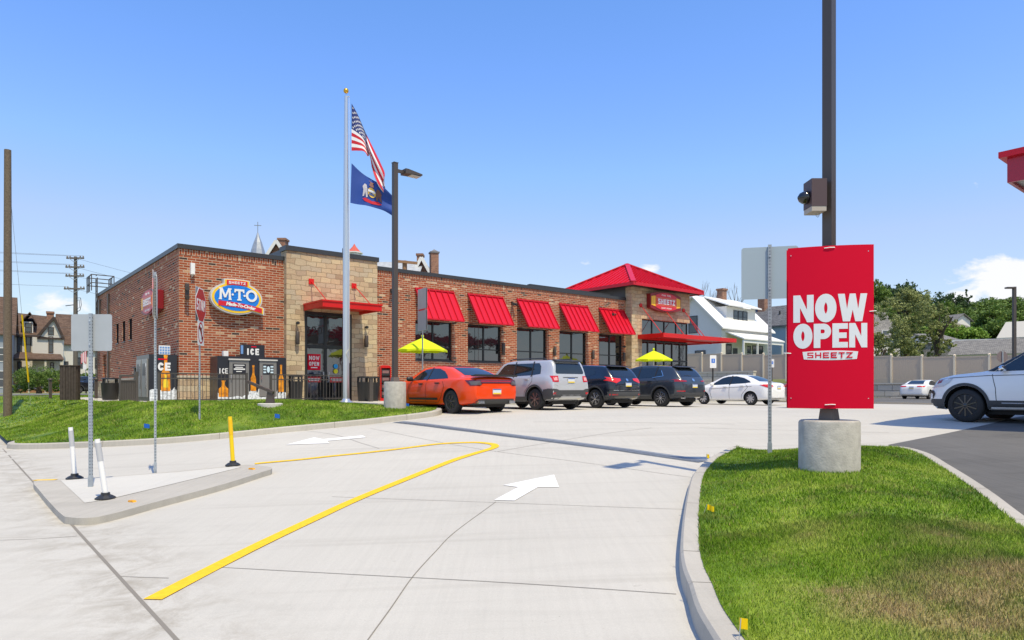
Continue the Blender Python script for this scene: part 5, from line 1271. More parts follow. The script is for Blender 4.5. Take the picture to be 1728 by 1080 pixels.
    # cladding rings
    if sp.get('clad'):
        cw = .065
        for sg in (1, -1):
            b = MB()
            for x in (xr, xf):
                O = arc(x, r, ar + cw, ar + cw, -8, 188, 30); I = arc(x, r, ar + .002, ar + .002, 188, -8, 30); proj(b, tree, O + I, sideframe(sg), .014, .05)
            zc = sp['clad']; b2 = [(xr + ar + cw - .02, .1), (xf - ar - cw + .02, .1), (xf - ar - cw + .02, zc), (xr + ar + cw - .02, zc)]; proj(b, tree, b2, sideframe(sg), .013, .08)
            proj(b, tree, [(.02, .1), (xr - ar - cw + .02, .1), (xr - ar - cw + .02, zc + .03), (.02, zc + .06)], sideframe(sg), .013, .06)
            proj(b, tree, [(xf + ar + cw - .02, .1), (L_, .1), (L_, zc + .02), (xf + ar + cw - .02, zc + .02)], sideframe(sg), .013, .06)
            b.build('cladding', CLAD if not sp.get('cladmat') else sp['cladmat'], root, smooth=50)
    # underbody
    b = MB(); b.box(.35, L_ - .4, -Wd / 2 + .36, Wd / 2 - .36, .19, .42); b.box(xr - .04, xr + .04, -Wd / 2 + .2, Wd / 2 - .2, r - .05, r + .05); b.build('underbody', RUBBER, root)
    for x in (xr, xf):
        for sg in (1, -1): wheel_parts(root, x, sg * (Wd / 2 - sp['tw'] / 2 - .015), r, sp['tw'], sg, sp['rim'][0], sp['rim'][1])
    for e in sp.get('solid', []):
        nm, m, fn = e; b = MB(); fn(b); b.build(nm, m, root, smooth=40)
    return root

sedan_sport = dict(L=5.04, W=1.905, wb=3.05, ro=1.05, r=.355, tw=.25, tum=.48, rim=('seven', RIMB), gap=.06, rc=.20, fc=.34,
    top=[(0, .80), (.02, .96), (.05, 1.08), (.25, 1.11), (.70, 1.125), (1.0, 1.24), (1.5, 1.405), (1.95, 1.465), (2.5, 1.478), (3.0, 1.43), (3.78, 1.06), (4.0, 1.03), (4.6, .93), (4.9, .82), (5.04, .60)],
    belt=[(0, .76), (.04, .98), (.5, 1.03), (1.2, 1.02), (3.6, .97), (4.6, .86), (4.9, .74), (5.04, .55)], bot=[(0, .42), (.12, .30), (.6, .24), (4.4, .21), (4.9, .24), (5.04, .36)],
    swin=[(1.28, 1.06), (1.55, 1.05), (2.5, 1.03), (3.42, 1.00), (3.05, 1.26), (2.8, 1.355), (2.4, 1.385), (2.0, 1.37), (1.65, 1.28), (1.40, 1.15)], pillars=[2.42], psl=.02,
    rwin=[(-.60, 1.15), (.60, 1.15), (.50, 1.40), (-.50, 1.40)], fwin=[(-.66, 1.08), (.66, 1.08), (.56, 1.40), (-.56, 1.40)],
    seams=[[(3.45, 1.0), (3.50, .7), (3.42, .33)], [(2.42, 1.03), (2.44, .33)], [(1.55, 1.05), (1.40, .8), (1.55, .5), (1.72, .33)], [(3.42, .33), (1.72, .33)]],
    handles=[(2.72, .90), (1.78, .92)], blackhandles=True, mirror=(3.28, 1.06), mirrormat=BLACKP,
    tail=[(.0, .90), (.50, .90), (.62, .83), (.86, .83), (.90, .99), (.6, 1.01), (0, 1.01)], tailmat=TAILD, tailin=[(.55, .855), (.84, .855), (.86, .96), (.60, .97)], tailinmat=mat('smoke_lens', (.10, .085, .09), .15, coat=.5),
    tailside=[(.0, .83), (.20, .87), (.30, .96), (.0, 1.0)], plate=(0, .66),
    extras=[('diffuser', [[(-.80, .28), (.80, .28), (.66, .44), (-.66, .44)]], CLAD, 'rear'), ('light_bar', [[(-.56, .955), (.56, .955), (.56, .975), (-.56, .975)]], TAILR, 'rear'),
            ('sill_stripe', [[(1.75, .40), (3.4, .40), (3.4, .46), (1.75, .47)]], BLACKP, 'side'), ('roof_panel', [[(1.75, -.48), (2.9, -.50), (2.9, .50), (1.75, .48)]], BLACKP, 'top')],
    solid=[('spoiler', BLACKP, lambda b: b.prism([(.0, 1.10), (.20, 1.115), (.20, 1.135), (-.03, 1.165)], -.80, .80)),
           ('exhaust_tip', CHROME, lambda b: [b.box(-.03, .10, s_ * .58 - .11, s_ * .58 + .11, .31, .39) for s_ in (-1, 1)])])
suv_box = dict(L=4.23, W=1.805, wb=2.57, ro=.84, r=.355, tw=.225, tum=.20, rim=('seven', mat('rim_bronze', (.28, .22, .20), .3, metal=.7)), gap=.075, rc=.09, fc=.18,
    top=[(0, .82), (.03, .98), (.05, 1.13), (.11, 1.42), (.17, 1.60), (.28, 1.665), (1.6, 1.69), (2.3, 1.68), (2.75, 1.60), (3.25, 1.16), (3.4, 1.10), (3.95, 1.02), (4.12, .92), (4.23, .65)],
    belt=[(0, .78), (.05, 1.02), (.3, 1.12), (2.0, 1.09), (3.2, 1.04), (3.9, .96), (4.23, .6)], bot=[(0, .46), (.12, .34), (.6, .26), (3.6, .25), (4.1, .3), (4.23, .42)],
    swin=[(.62, 1.20), (1.0, 1.16), (3.02, 1.11), (2.62, 1.50), (2.45, 1.56), (.78, 1.56), (.66, 1.45)], pillars=[1.05, 1.98], psl=.0,
    rwin=[(-.60, 1.20), (.60, 1.20), (.64, 1.25), (.56, 1.54), (-.56, 1.54), (-.64, 1.25)], fwin=[(-.66, 1.16), (.66, 1.16), (.58, 1.56), (-.58, 1.56)],
    seams=[[(3.0, 1.1), (2.98, .7), (2.9, .36)], [(1.98, 1.1), (1.98, .36)], [(1.0, 1.15), (.98, .95), (1.35, .6), (1.4, .36)]], handles=[(2.2, 1.0), (1.25, 1.02)], mirror=(2.92, 1.14),
    tail=[(.56, .93), (.80, .93), (.80, 1.13), (.56, 1.13)], tailmat=TAILR, tailin=[(.61, .975), (.75, .975), (.75, 1.085), (.61, 1.085)], tailinmat=mat('lens_white_red', (.75, .35, .35), .3),
    plate=(0, .98), clad=.44,
    extras=[('rear_bumper', [[(-.95, .44), (.95, .44), (.95, .72), (.66, .70), (.55, .66), (-.55, .66), (-.66, .70), (-.95, .72)]], CLAD, 'rear'), ('rear_bumper', [[(.0, .42), (.42, .42), (.40, .68), (.0, .72)]], CLAD, 'side'),
            ('skid_plate', [[(-.55, .36), (.55, .36), (.42, .50), (-.42, .50)]], ALU, 'rear'), ('reflector', [[(.66, .52), (.80, .52), (.80, .59), (.66, .59)], [(-.66, .52), (-.80, .52), (-.80, .59), (-.66, .59)]], TAILR, 'rear'),
            ('garnish', [[(-.34, 1.07), (.34, 1.07), (.34, 1.09), (-.34, 1.09)]], CLAD, 'rear')],
    solid=[('roof_rail', BLACKP, lambda b: [b.tube([(.55, s_ * .60, 1.66), (.65, s_ * .60, 1.72), (2.3, s_ * .60, 1.73), (2.45, s_ * .60, 1.68)], .018, 8) for s_ in (-1, 1)]),
           ('roof_spoiler', BLACKP, lambda b: b.prism([(.10, 1.60), (.34, 1.63), (.34, 1.67), (.12, 1.64)], -.58, .58))])
suv_round = dict(L=4.30, W=1.77, wb=2.61, ro=.84, r=.345, tw=.215, tum=.34, rim=('twin', RIMS), gap=.07, rc=.22, fc=.26,
    top=[(0, .85), (.04, .98), (.10, 1.08), (.34, 1.36), (.50, 1.50), (.75, 1.555), (1.6, 1.60), (2.2, 1.585), (2.6, 1.50), (3.3, 1.12), (3.5, 1.05), (4.0, .95), (4.2, .82), (4.30, .6)],
    belt=[(0, .80), (.08, 1.0), (.4, 1.13), (1.5, 1.08), (3.2, 1.0), (3.9, .9), (4.30, .55)], bot=[(0, .46), (.12, .34), (.6, .24), (3.7, .22), (4.2, .28), (4.3, .4)],
    swin=[(.92, 1.24), (1.3, 1.15), (3.15, 1.06), (2.6, 1.40), (2.35, 1.48), (1.5, 1.49), (1.0, 1.40)], pillars=[1.98], psl=.0,
    rwin=[(-.58, 1.13), (.58, 1.13), (.50, 1.44), (-.50, 1.44)], fwin=[(-.66, 1.12), (.66, 1.12), (.56, 1.48), (-.56, 1.48)],
    seams=[[(3.1, 1.05), (3.1, .7), (3.0, .32)], [(1.98, 1.08), (1.98, .32)], [(1.2, 1.15), (1.0, .95), (1.35, .6), (1.4, .32)]], handles=[(2.2, .95)], mirror=(2.98, 1.08),
    tail=[(.34, 1.00), (.62, .90), (.86, 1.0), (.80, 1.10), (.34, 1.07)], tailside=[(.03, .92), (.22, 1.04), (.42, 1.13), (.12, 1.10)], tailmat=mat('tail_bright', (.62, .015, .01), .15, coat=.6),
    plate=(0, .86), clad=.36, extras=[('rear_bumper', [[(-.9, .44), (.9, .44), (.88, .60), (-.88, .60)]], CLAD, 'rear'), ('reflector', [[(.55, .47), (.80, .47), (.80, .52), (.55, .52)], [(-.55, .47), (-.80, .47), (-.80, .52), (-.55, .52)]], TAILR, 'rear'),
        ('bumper_crease', [[(-.72, .64), (.72, .64), (.72, .655), (-.72, .655)]], CHROME, 'rear'), ('badge', [arc(0, 1.02, .06, .05, 0, 330, 11)], CHROME, 'rear')],
    solid=[('roof_spoiler', BLACKP, lambda b: b.prism([(.36, 1.50), (.62, 1.52), (.62, 1.555), (.36, 1.52)], -.54, .54))])
suv_sleek = dict(L=4.58, W=1.845, wb=2.70, ro=.96, r=.36, tw=.225, tum=.32, rim=('ten', RIMS), gap=.075, rc=.22, fc=.28,
    top=[(0, .88), (.04, 1.0), (.10, 1.12), (.34, 1.40), (.50, 1.545), (.75, 1.60), (1.7, 1.665), (2.3, 1.65), (2.75, 1.56), (3.45, 1.14), (3.65, 1.08), (4.2, .98), (4.45, .85), (4.58, .62)],
    belt=[(0, .84), (.08, 1.03), (.4, 1.12), (1.6, 1.08), (3.4, 1.02), (4.2, .92), (4.58, .56)], bot=[(0, .46), (.12, .36), (.6, .27), (3.9, .25), (4.4, .3), (4.58, .4)],
    swin=[(.88, 1.21), (1.4, 1.15), (3.25, 1.08), (2.7, 1.46), (2.4, 1.54), (1.3, 1.53), (1.02, 1.42)], pillars=[1.30, 2.16], psl=.05,
    rwin=[(-.62, 1.18), (.62, 1.18), (.52, 1.50), (-.52, 1.50)], fwin=[(-.68, 1.14), (.68, 1.14), (.58, 1.54), (-.58, 1.54)],
    seams=[[(3.2, 1.07), (3.2, .7), (3.1, .34)], [(2.16, 1.1), (2.16, .34)], [(1.3, 1.15), (1.1, .95), (1.5, .6), (1.55, .34)]], handles=[(2.4, .98), (1.5, 1.0)], mirror=(3.08, 1.11),
    tail=[(.46, .98), (.88, .98), (.86, 1.05), (.46, 1.02)], tailside=[(.03, .98), (.14, 1.0), (.46, 1.07), (.12, 1.06)], tailmat=mat('tail_deep', (.33, .006, .012), .12, coat=.6), plate=(0, .82), clad=.40,
    extras=[('rear_bumper', [[(-.95, .40), (.95, .40), (.92, .56), (-.92, .56)]], CLAD, 'rear'), ('reflector', [[(.60, .60), (.85, .60), (.85, .635), (.60, .635)], [(-.60, .60), (-.85, .60), (-.85, .635), (-.60, .635)]], TAILR, 'rear'), ('badge', [arc(0, 1.05, .075, .06, 0, 330, 11)], CHROME, 'rear'),
            ('window_trim', [[(.88, 1.195), (1.4, 1.135), (1.4, 1.15), (.90, 1.215)], [(.86, 1.2), (1.02, 1.43), (1.05, 1.42), (.89, 1.2)]], CHROME, 'side'), ('wiper', [[(-.02, 1.20), (.42, 1.22), (.42, 1.235), (-.02, 1.225)]], BLACKP, 'rear')],
    solid=[('roof_spoiler', BLACKP, lambda b: b.prism([(.36, 1.545), (.66, 1.57), (.66, 1.61), (.36, 1.565)], -.58, .58)), ('exhaust_tip', CHROME, lambda b: [b.cyl((-.0, s_ * .62, .36), (.15, s_ * .62, .36), .045, n=12) for s_ in (-1, 1)])])
sedan_small = dict(L=4.37, W=1.70, wb=2.57, ro=.97, r=.305, tw=.19, tum=.42, rim=('hub', mat('hubcap_silver', (.5, .5, .5), .35, metal=.5)), gap=.06, rc=.24, fc=.20,
    top=[(0, .72), (.03, .90), (.07, 1.02), (.30, 1.06), (.60, 1.09), (1.0, 1.27), (1.35, 1.39), (1.8, 1.445), (2.2, 1.45), (2.6, 1.38), (3.35, 1.02), (3.6, .95), (4.05, .82), (4.25, .70), (4.37, .5)],
    belt=[(0, .68), (.05, .90), (.5, .98), (1.2, .97), (3.3, .86), (4.0, .76), (4.37, .46)], bot=[(0, .36), (.12, .26), (.6, .21), (3.8, .18), (4.3, .2), (4.37, .3)],
    swin=[(1.0, 1.06), (1.3, 1.02), (3.15, .93), (2.6, 1.27), (2.3, 1.345), (1.85, 1.36), (1.4, 1.27), (1.08, 1.13)], pillars=[2.08], psl=.03,
    rwin=[(-.55, 1.11), (.55, 1.11), (.46, 1.37), (-.46, 1.37)], fwin=[(-.62, 1.04), (.62, 1.04), (.52, 1.38), (-.52, 1.38)],
    seams=[[(3.15, .93), (3.15, .7), (3.05, .28)], [(2.08, .97), (2.08, .28)], [(1.25, 1.0), (1.1, .85), (1.4, .5), (1.45, .28)], [(3.1, .76), (.9, .88)]], handles=[(2.3, .86), (1.4, .90)], mirror=(3.0, .99),
    tail=[(.42, .88), (.74, .82), (.78, .96), (.60, .97)], tailside=[(.02, .80), (.12, .80), (.52, .95), (.10, .95)], tailmat=MATS['tail_bright'], plate=(0, .83),
    extras=[('lower_bumper', [[(-.7, .22), (.7, .22), (.66, .32), (-.66, .32)]], CLAD, 'rear')])
sedan_mid = dict(sedan_small, L=4.72, W=1.84, wb=2.705, ro=1.05, r=.33, rim=('five', RIMS), gap=.06,
    top=[(0, .74), (.03, .92), (.07, 1.05), (.30, 1.08), (.75, 1.10), (1.2, 1.30), (1.6, 1.40), (2.1, 1.44), (2.5, 1.44), (2.9, 1.37), (3.6, 1.02), (3.9, .96), (4.4, .84), (4.6, .72), (4.72, .5)],
    belt=[(0, .70), (.05, .92), (.5, .98), (1.2, .98), (3.5, .90), (4.4, .78), (4.72, .46)], bot=[(0, .36), (.12, .26), (.6, .21), (4.1, .18), (4.6, .2), (4.72, .3)],
    swin=[(1.15, 1.06), (1.5, 1.03), (3.4, .95), (2.9, 1.26), (2.6, 1.345), (2.1, 1.36), (1.6, 1.28), (1.25, 1.14)], pillars=[2.3],
    seams=[[(3.4, .93), (3.4, .7), (3.3, .28)], [(2.3, .97), (2.3, .28)]], handles=[(2.5, .86), (1.6, .90)], mirror=(3.25, 1.0),
    tail=[(.36, .90), (.80, .88), (.84, .98), (.36, .97)], tailside=[(.02, .88), (.24, .92), (.10, .98)], plate=(0, .84),
    head=[(4.05, .74), (4.55, .64), (4.60, .72), (4.2, .83)], headf=[(.45, .62), (.80, .66), (.76, .76), (.5, .70)],
    extras=[('grille', [[(-.4, .45), (.4, .45), (.4, .64), (-.4, .64)]], BLACKP, 'front')])
suv_big = dict(L=5.04, W=2.0, wb=2.86, ro=1.30, r=.392, tw=.255, tum=.30, rim=('ten', RIMB), gap=.075, rc=.2, fc=.24,
    top=[(0, .9), (.05, 1.1), (.12, 1.25), (.4, 1.62), (.6, 1.72), (1.6, 1.78), (2.5, 1.77), (2.95, 1.70), (3.72, 1.225), (3.9, 1.19), (4.5, 1.13), (4.85, 1.04), (4.98, .93), (5.04, .72)],
    belt=[(0, .86), (.1, 1.1), (.5, 1.17), (2.0, 1.16), (3.7, 1.13), (4.5, 1.05), (4.9, .93), (5.04, .68)], bot=[(0, .46), (.12, .38), (.6, .30), (4.4, .28), (4.9, .28), (5.04, .42)],
    swin=[(.75, 1.26), (2.2, 1.21), (3.56, 1.185), (3.02, 1.57), (2.85, 1.63), (1.2, 1.64), (.9, 1.55)], pillars=[1.42, 2.36], psl=.0,
    rwin=[(-.66, 1.28), (.66, 1.28), (.58, 1.64), (-.58, 1.64)], fwin=[(-.74, 1.24), (.74, 1.24), (.64, 1.66), (-.64, 1.66)],
    seams=[[(3.60, 1.12), (3.52, .8), (3.50, .40)], [(2.36, 1.16), (2.36, .40)], [(4.78, 1.02), (4.3, 1.055), (3.7, 1.09), (1.3, 1.12)]], handles=[(2.6, 1.02), (1.6, 1.03)], mirror=(3.36, 1.24), mirrormat=MATS['chrome'],
    tail=[(.60, .95), (.9, .95), (.9, 1.15), (.60, 1.15)], tailside=[(.05, .95), (.25, 1.0), (.3, 1.12), (.05, 1.12)], plate=(0, .9), clad=.52,
    head=[(4.50, .93), (4.64, .84), (5.02, .80), (5.0, .95), (4.83, 1.05), (4.42, 1.03)], headf=[(.52, .80), (.85, .84), (.80, .98), (.55, .94)], headin=[(4.70, .93), (4.82, .90), (4.80, 1.0), (4.66, 1.0)],
    extras=[('front_pillar', [[(3.92, 1.20), (3.58, 1.185), (3.02, 1.58), (2.86, 1.66), (2.84, 1.74), (3.0, 1.73)]], BLACKP, 'side'), ('fog_lamp_slot', [[(4.93, .66), (5.03, .70), (5.03, .76), (4.90, .74), (4.86, .66), (4.94, .52)]], BLACKP, 'side'), ('chrome_strip', [[(1.6, .455), (3.40, .455), (3.40, .475), (1.6, .475)]], CHROME, 'side'),
            ('grille', [[(-.5, .55), (.5, .55), (.55, .92), (-.55, .92)]], BLACKP, 'front')],
    solid=[('window_surround', BLACKP, lambda b: None)][:0])
ORANGE = mat('paint_orange', (.80, .055, .0), .28, spec=.35, coat=.45); SILVER = paint('silver', (.54, .55, .57), .3, .28); BLUEBLK = paint('blue_black', (.008, .012, .022), .2, .25)
GREYP = paint('gunmetal', (.045, .055, .07), .4, .3); WHITEP = paint('white', (.86, .86, .85), 0, .3); SILV2 = paint('warm_silver', (.45, .44, .42), .5, .3)
def parked(name, label, px, t_w, sp, col, group='cars parked nose-in before the shop', s=None):
    if s is None: s = ray_t(px, t_w)[0]
    x, y = st2w(s + sp['W'] / 2 - .12, t_w - sp['ro']); return car(name, label, (x, y, zst(s, t_w) + .004), PHI + R(90), sp, col, group)
parked('sports_sedan', 'bright orange four-door sports sedan with black rims and a thin black spoiler', 765, 17.0, sedan_sport, ORANGE)
parked('compact_suv', 'boxy silver compact SUV with grey bumpers parked next to the orange sedan', 906, 17.0, suv_box, SILVER)
parked('crossover_car', 'blue-black rounded crossover with bright red tail lamps between two SUVs', 1007, 17.2, suv_round, BLUEBLK)
parked('sleek_suv', 'gunmetal grey sleek SUV with narrow tail lamps and silver rims', 1117, 17.0, suv_sleek, GREYP)
parked('small_sedan', 'small white sedan with swept red tail lamps and hubcaps behind the sign post', 1268, 17.4, sedan_small, WHITEP)
def free_car(name, label, X, Y, heading, sp, col, lx, ly, z=None):
    c, s_ = math.cos(heading), math.sin(heading); x = X - (lx * c - ly * s_); y = Y - (lx * s_ + ly * c)
    return car(name, label, (x, y, (gz(X, Y) if z is None else z) + .006), heading, sp, col)
car('silver_car', 'silver sedan mostly hidden behind the red now open board', (*st2w(24.75, 12.85), zst(26.9, 12) + .006), PHI, sedan_small, SILV2)
dk = dict(sedan_mid); dk2 = dict(suv_sleek)
car('dark_sedan', 'dark blue car whose roof shows above the hood of the small white sedan', (*st2w(39.4, 22.0), zst(39, 22) + .006), PHI + R(90), dict(sedan_mid), paint('dark_blue', (.012, .022, .04), .3))
car('black_car', 'black car whose roof shows right above the trunk of the small white sedan', (*st2w(42.9, 19.2), zst(43, 20) + .006), PHI + R(90), dict(sedan_mid), paint('black', (.008, .009, .012), .2))
free_car('white_sedan', 'white mid-size sedan driving away on the dark lane by the block wall', (1567 - CX) / FPX * 50, 50, PHI + R(2), dict(sedan_mid), WHITEP, 1.05, -.8)
free_car('large_suv', 'large white SUV with black rims entering at the right edge', (1632 - CX) / FPX * 16.2, 16.2, R(123), suv_big, WHITEP, 1.30 + 2.86, .87)
free_car('parked_wagon', 'dark car parked far behind the lawn beside the shop corner', (144 - CX) / FPX * 66, 66, R(60), dict(suv_sleek), MATS['paint_black'], 2, 0, 1.12)

# ================================================================== SIGN POSTS, POLES, FLAGS
def perforated_post(root, h, w=.05, rz=0.0, name='post'):
    mb = MB(); mb.box(-w / 2, w / 2, -w * .35, w * .35, -.25, h); n = int(h / .05)
    for k in range(1, n): z = k * .05; mb.box(-.006, .006, -w * .35 - .002, w * .35 + .002, z - .008, z + .008, 1); mb.box(-w / 2 - .002, w / 2 + .002, -.006, .006, z - .008, z + .008, 1)
    o = mb.build(name, [GALV, mat('hole_dark', (.05, .06, .07), .7)], root)
    mb = MB(); mb.box(-w * .62, w * .62, -w * .45, w * .45, -.2, .16); mb.build('anchor_sleeve', GALV, root); return o
def rplate(w, h, r=.04, cz=0.0, cx=0.0):
    P = []
    for sx, sz, a in ((1, 1, 0), (-1, 1, 90), (-1, -1, 180), (1, -1, 270)): P += arc(cx + sx * (w / 2 - r), cz + sz * (h / 2 - r), r, r, a, a + 90, 4)
    return P
def sgn_post(name, label, X, Y, z, h, rz=0.0, cat='sign'):
    r = thing(name, label, cat, (X, Y, z), rz); perforated_post(r, h); return r
def zpx(py, Y): return EYE + (HY - py) / FPX * Y
# blank back of a sign on the nose island
X, Y = G(153, 822, .09); z = zpx(822, Y); s = sgn_post('road_sign', 'grey back of a road sign on a perforated post, leftmost on the concrete island', X, Y, z, zpx(529, Y) - z)
w_, h_ = 69 / FPX * Y, 62 / FPX * Y; cz_ = zpx(561, Y) - z
mb = MB(); mb.prism(rplate(w_, h_, .035, cz_), .022, .026); pl = mb.build('sign_plate', SIGNBACK, s)
mb = MB()
for q in (-.18, .18): mb.box(-.012, .012, -.03, .021, cz_ + q - .012, cz_ + q + .012)
mb.build('bolt', ALU, pl)
# second post, two plates back to back seen almost edge-on
X, Y = G(262, 797, .09); z = zpx(797, Y); s = sgn_post('road_sign', 'pair of white traffic signs seen nearly edge-on on the island post', X, Y, z, zpx(459, Y) - z, R(-64))
hh = 77 / FPX * Y; cz_ = zpx(497, Y) - z
for y0, nm in ((-.030, 'sign_plate'), (.024, 'sign_plate')):
    mb = MB(); mb.prism(rplate(.56, hh * (1 if y0 < 0 else .9), .04, cz_ - (0 if y0 < 0 else .04)), y0, y0 + .005); p = mb.build(nm, SIGNBACK if y0 > 0 else mat('sign_white', (.68, .66, .66), .5), s)
    if y0 < 0:
        mb = MB(); Lp, Rp = stroke_poly(arc(0, cz_ + .19, .17, .17, 0, 360, 30), .03); n = len(Lp); mb.add([(q[0], y0 - .002, q[1]) for q in Lp] + [(q[0], y0 - .002, q[1]) for q in Rp], [(i, i + 1, n + i + 1, n + i) for i in range(n - 1)])
        mb.bar((-.11, y0 - .003, cz_ + .30), (.11, y0 - .003, cz_ + .08), .025, .002); letters(mb, 'DO', -.13, cz_ - .14, .11, .11, .03, .024, y0 - .001, .002); letters(mb, 'NOT', -.19, cz_ - .28, .11, .11, .03, .024, y0 - .001, .002); mb.build('symbol', mat('sign_faded_red', (.50, .06, .08), .5), p)
# stop sign on the lawn
X, Y = LG(337, 708); z = zpx(708, Y); rzs = R(99)
s = sgn_post('stop_sign', 'red octagonal STOP sign over a no-left-turn sign, nearly edge-on, on the lawn', X, Y, z, zpx(487, Y) - z, rzs)
rr = 28 / FPX * Y * 1.04; cz_ = zpx(515, Y) - z
octo = lambda r_: [(r_ * math.cos(R(22.5 + 45 * k)), cz_ + r_ * math.sin(R(22.5 + 45 * k))) for k in range(8)]
mb = MB(); mb.prism(octo(rr * 1.06), -.032, -.027); p = mb.build('stop_plate', WHITE, s)
mb = MB(); mb.prism(octo(rr), -.0345, -.0325); mb.build('red_face', mat('stop_red', (.45, .012, .015), .45), p)
mb = MB(); lw = rr * .30; letters(mb, 'STOP', -rr * .80, cz_ - rr * .32, lw, rr * .64, rr * .13, rr * .12, -.035, .002); mb.build('lettering', WHITE, p)
cz2 = zpx(562, Y) - z; w2 = 42 / FPX * Y
mb = MB(); mb.prism(rplate(w2 * .82, w2, .03, cz2), -.030, -.025); p = mb.build('turn_plate', WHITE, s)
mb = MB(); Lp, Rp = stroke_poly(arc(0, cz2, w2 * .34, w2 * .40, 0, 360, 30), .045); n = len(Lp); mb.add([(q[0], -.032, q[1]) for q in Lp] + [(q[0], -.032, q[1]) for q in Rp], [(i, i + 1, n + i + 1, n + i) for i in range(n - 1)])
mb.bar((-w2 * .24, -.034, cz2 + w2 * .28), (w2 * .24, -.034, cz2 - w2 * .28), .04, .002); mb.build('red_ring', MATS['stop_red'], p)
mb = MB(); Lp, Rp = stroke_poly([(w2 * .12, cz2 - w2 * .26), (w2 * .12, cz2 + .02), (0.06, cz2 + .13), (-w2 * .1, cz2 + .13)], .055); mb.add([(q[0], -.0325, q[1]) for q in Lp] + [(q[0], -.0325, q[1]) for q in Rp], [(i, i + 1, 5 + i, 4 + i) for i in range(3)])
mb.prism([(-w2 * .1, cz2 + .05), (-w2 * .1, cz2 + .21), (-w2 * .27, cz2 + .13)], -.0335, -.031); mb.build('arrow', BLACKP, p)
mb = MB(); mb.prism(rplate(w2 * .8, rr * 2.0, .03, cz_ + .02), .028, .033); mb.build('back_plate', SIGNBACK, s)
# post at the end of the lawn with two plates
X, Y = LG(713, 686); z = zpx(686, Y); s = sgn_post('road_sign', 'two stacked grey sign backs on the post beside the orange sedan', X, Y, z, zpx(487, Y) - z, R(-58))
for k, (a, b) in enumerate(((487, 522), (523, 558))):
    cz_ = zpx((a + b) / 2, Y) - z; hh = (b - a) / FPX * Y
    mb = MB(); mb.prism(rplate(hh * .95, hh, .03, cz_), .022, .027); mb.build('sign_plate', SIGNBACK, s)
    mb = MB(); mb.prism(rplate(hh * .95, hh, .03, cz_), -.030, -.025); mb.build('sign_plate', SIGNBACK, s)
mb = MB(); mb.box(-.3, .3, -.033, -.0305, zpx(524, Y) - z, zpx(521.5, Y) - z); mb.build('red_strip', REDS, s)
# post with a large plate on the right island
X, Y = ray_hit(1299, 765, zlr); z = zpx(765, Y); s = sgn_post('road_sign', 'large pale grey sign back on a perforated post left of the red now open board', X, Y, z, zpx(413, Y) - z, R(-14))
w_, h_ = 88 / FPX * Y / math.cos(R(14)), 88 / FPX * Y; cz_ = zpx(460, Y) - z
mb = MB(); mb.prism(rplate(w_, h_, .04, cz_), .022, .027); pl = mb.build('sign_plate', mat('sign_back_blue', (.36, .44, .50), .5, metal=.15), s)
mb = MB()
for q in (-.25, .25): mb.box(-.012, .012, -.03, .021, cz_ + q - .012, cz_ + q + .012)
mb.build('bolt', ALU, pl)
# delineator posts
def delineator(px, py, tx, ty, label, col, band):
    X, Y = G(px, py, .09); z = zpx(py, Y); r = thing('delineator_post', label, 'post', (X, Y, z), 0, 'flexible delineator posts on the island')
    h = (py - ty) / FPX * Y; dx = (tx - px) / FPX * Y; rd = .036
    mb = MB(); mb.lathe([(.13, 0), (.13, .02), (.085, .05), (.06, .06), (.055, .09)], 10); mb.build('base', BLACKP, r)
    mb = MB(); mb.cyl((0, 0, .07), (dx, 0, h), rd, rd * .95, 14); mb.build('tube', col, r, smooth=40)
    if band:
        mb = MB(); f0, f1 = .60, .93; mb.cyl((dx * f0, 0, .07 + (h - .07) * f0), (dx * f1, 0, .07 + (h - .07) * f1), rd * 1.05, rd * 1.05, 14); mb.build('reflective_band', band, r, smooth=40)
WP = mat('white_plastic', (.78, .78, .77), .45)
delineator(126, 808, 119, 721, 'white delineator with a grey band, behind the island sign post', WP, mat('band_grey', (.45, .46, .48), .4))
delineator(178, 842, 164, 741, 'white delineator with a grey band at the near island edge', WP, MATS['band_grey'])
delineator(393, 786, 388, 703, 'yellow delineator at the tip of the island', YEL, mat('band_yellow', (.80, .48, .0), .35))
# small orange reflectors glued on the kerb top
for px, py, lb in ((223, 847, 'flat orange reflector on the near island kerb'), (425, 792, 'flat orange reflector near the island tip')):
    X, Y = G(px, py, .09); mb = MB(); mb.prism([(-.06, 0), (.06, 0), (.045, .022), (-.045, .022)], -.025, .025); o = mb.build('kerb_reflector', mat('orange_plastic', (.80, .36, .01), .4)); o.location = (X, Y, gz(X, Y) + .091); o.rotation_euler = (0, 0, R(-30)); tag(o, lb, 'reflector', 'orange kerb reflectors')
def marker_flag(px, py, zf, m, label, sc=1.0, rz=.4, lean=(.04, 0)):
    sc *= .72 if m is FLAGY else 1
    X, Y = ray_hit(px, py, zf); r = thing('marker_flag', label, 'marker flag', (X, Y, zf(X, Y)), rz, 'small utility marker flags')
    mb = MB(); mb.cyl((0, 0, -.03), (lean[0], lean[1], .16 * sc), .0025, n=5); mb.build('wire', GALV, r)
    mb = MB(); n = 5; V = []
    for i in range(n + 1):
        for k in range(2): V.append((lean[0] + .005 + .10 * sc * i / n, .018 * math.sin(i * 1.3), .16 * sc - .085 * sc * k - .02 * i / n))
    mb.add(V, [(2 * i, 2 * i + 1, 2 * i + 3, 2 * i + 2) for i in range(n)]); mb.build('flag_sheet', m, r)
zk = lambda x, y: gz(x, y) + .15
marker_flag(1192, 779, zk, FLAGY, 'small yellow marker flag at the end of the trench drain', 1.0, 1.0)
marker_flag(1186, 868, zk, FLAGY, 'small yellow marker flag leaning over the kerb beside the grass', .9, -.3)
marker_flag(1246, 1082, zk, FLAGY, 'small yellow marker flag at the bottom edge of the kerb', 1.0, .9)
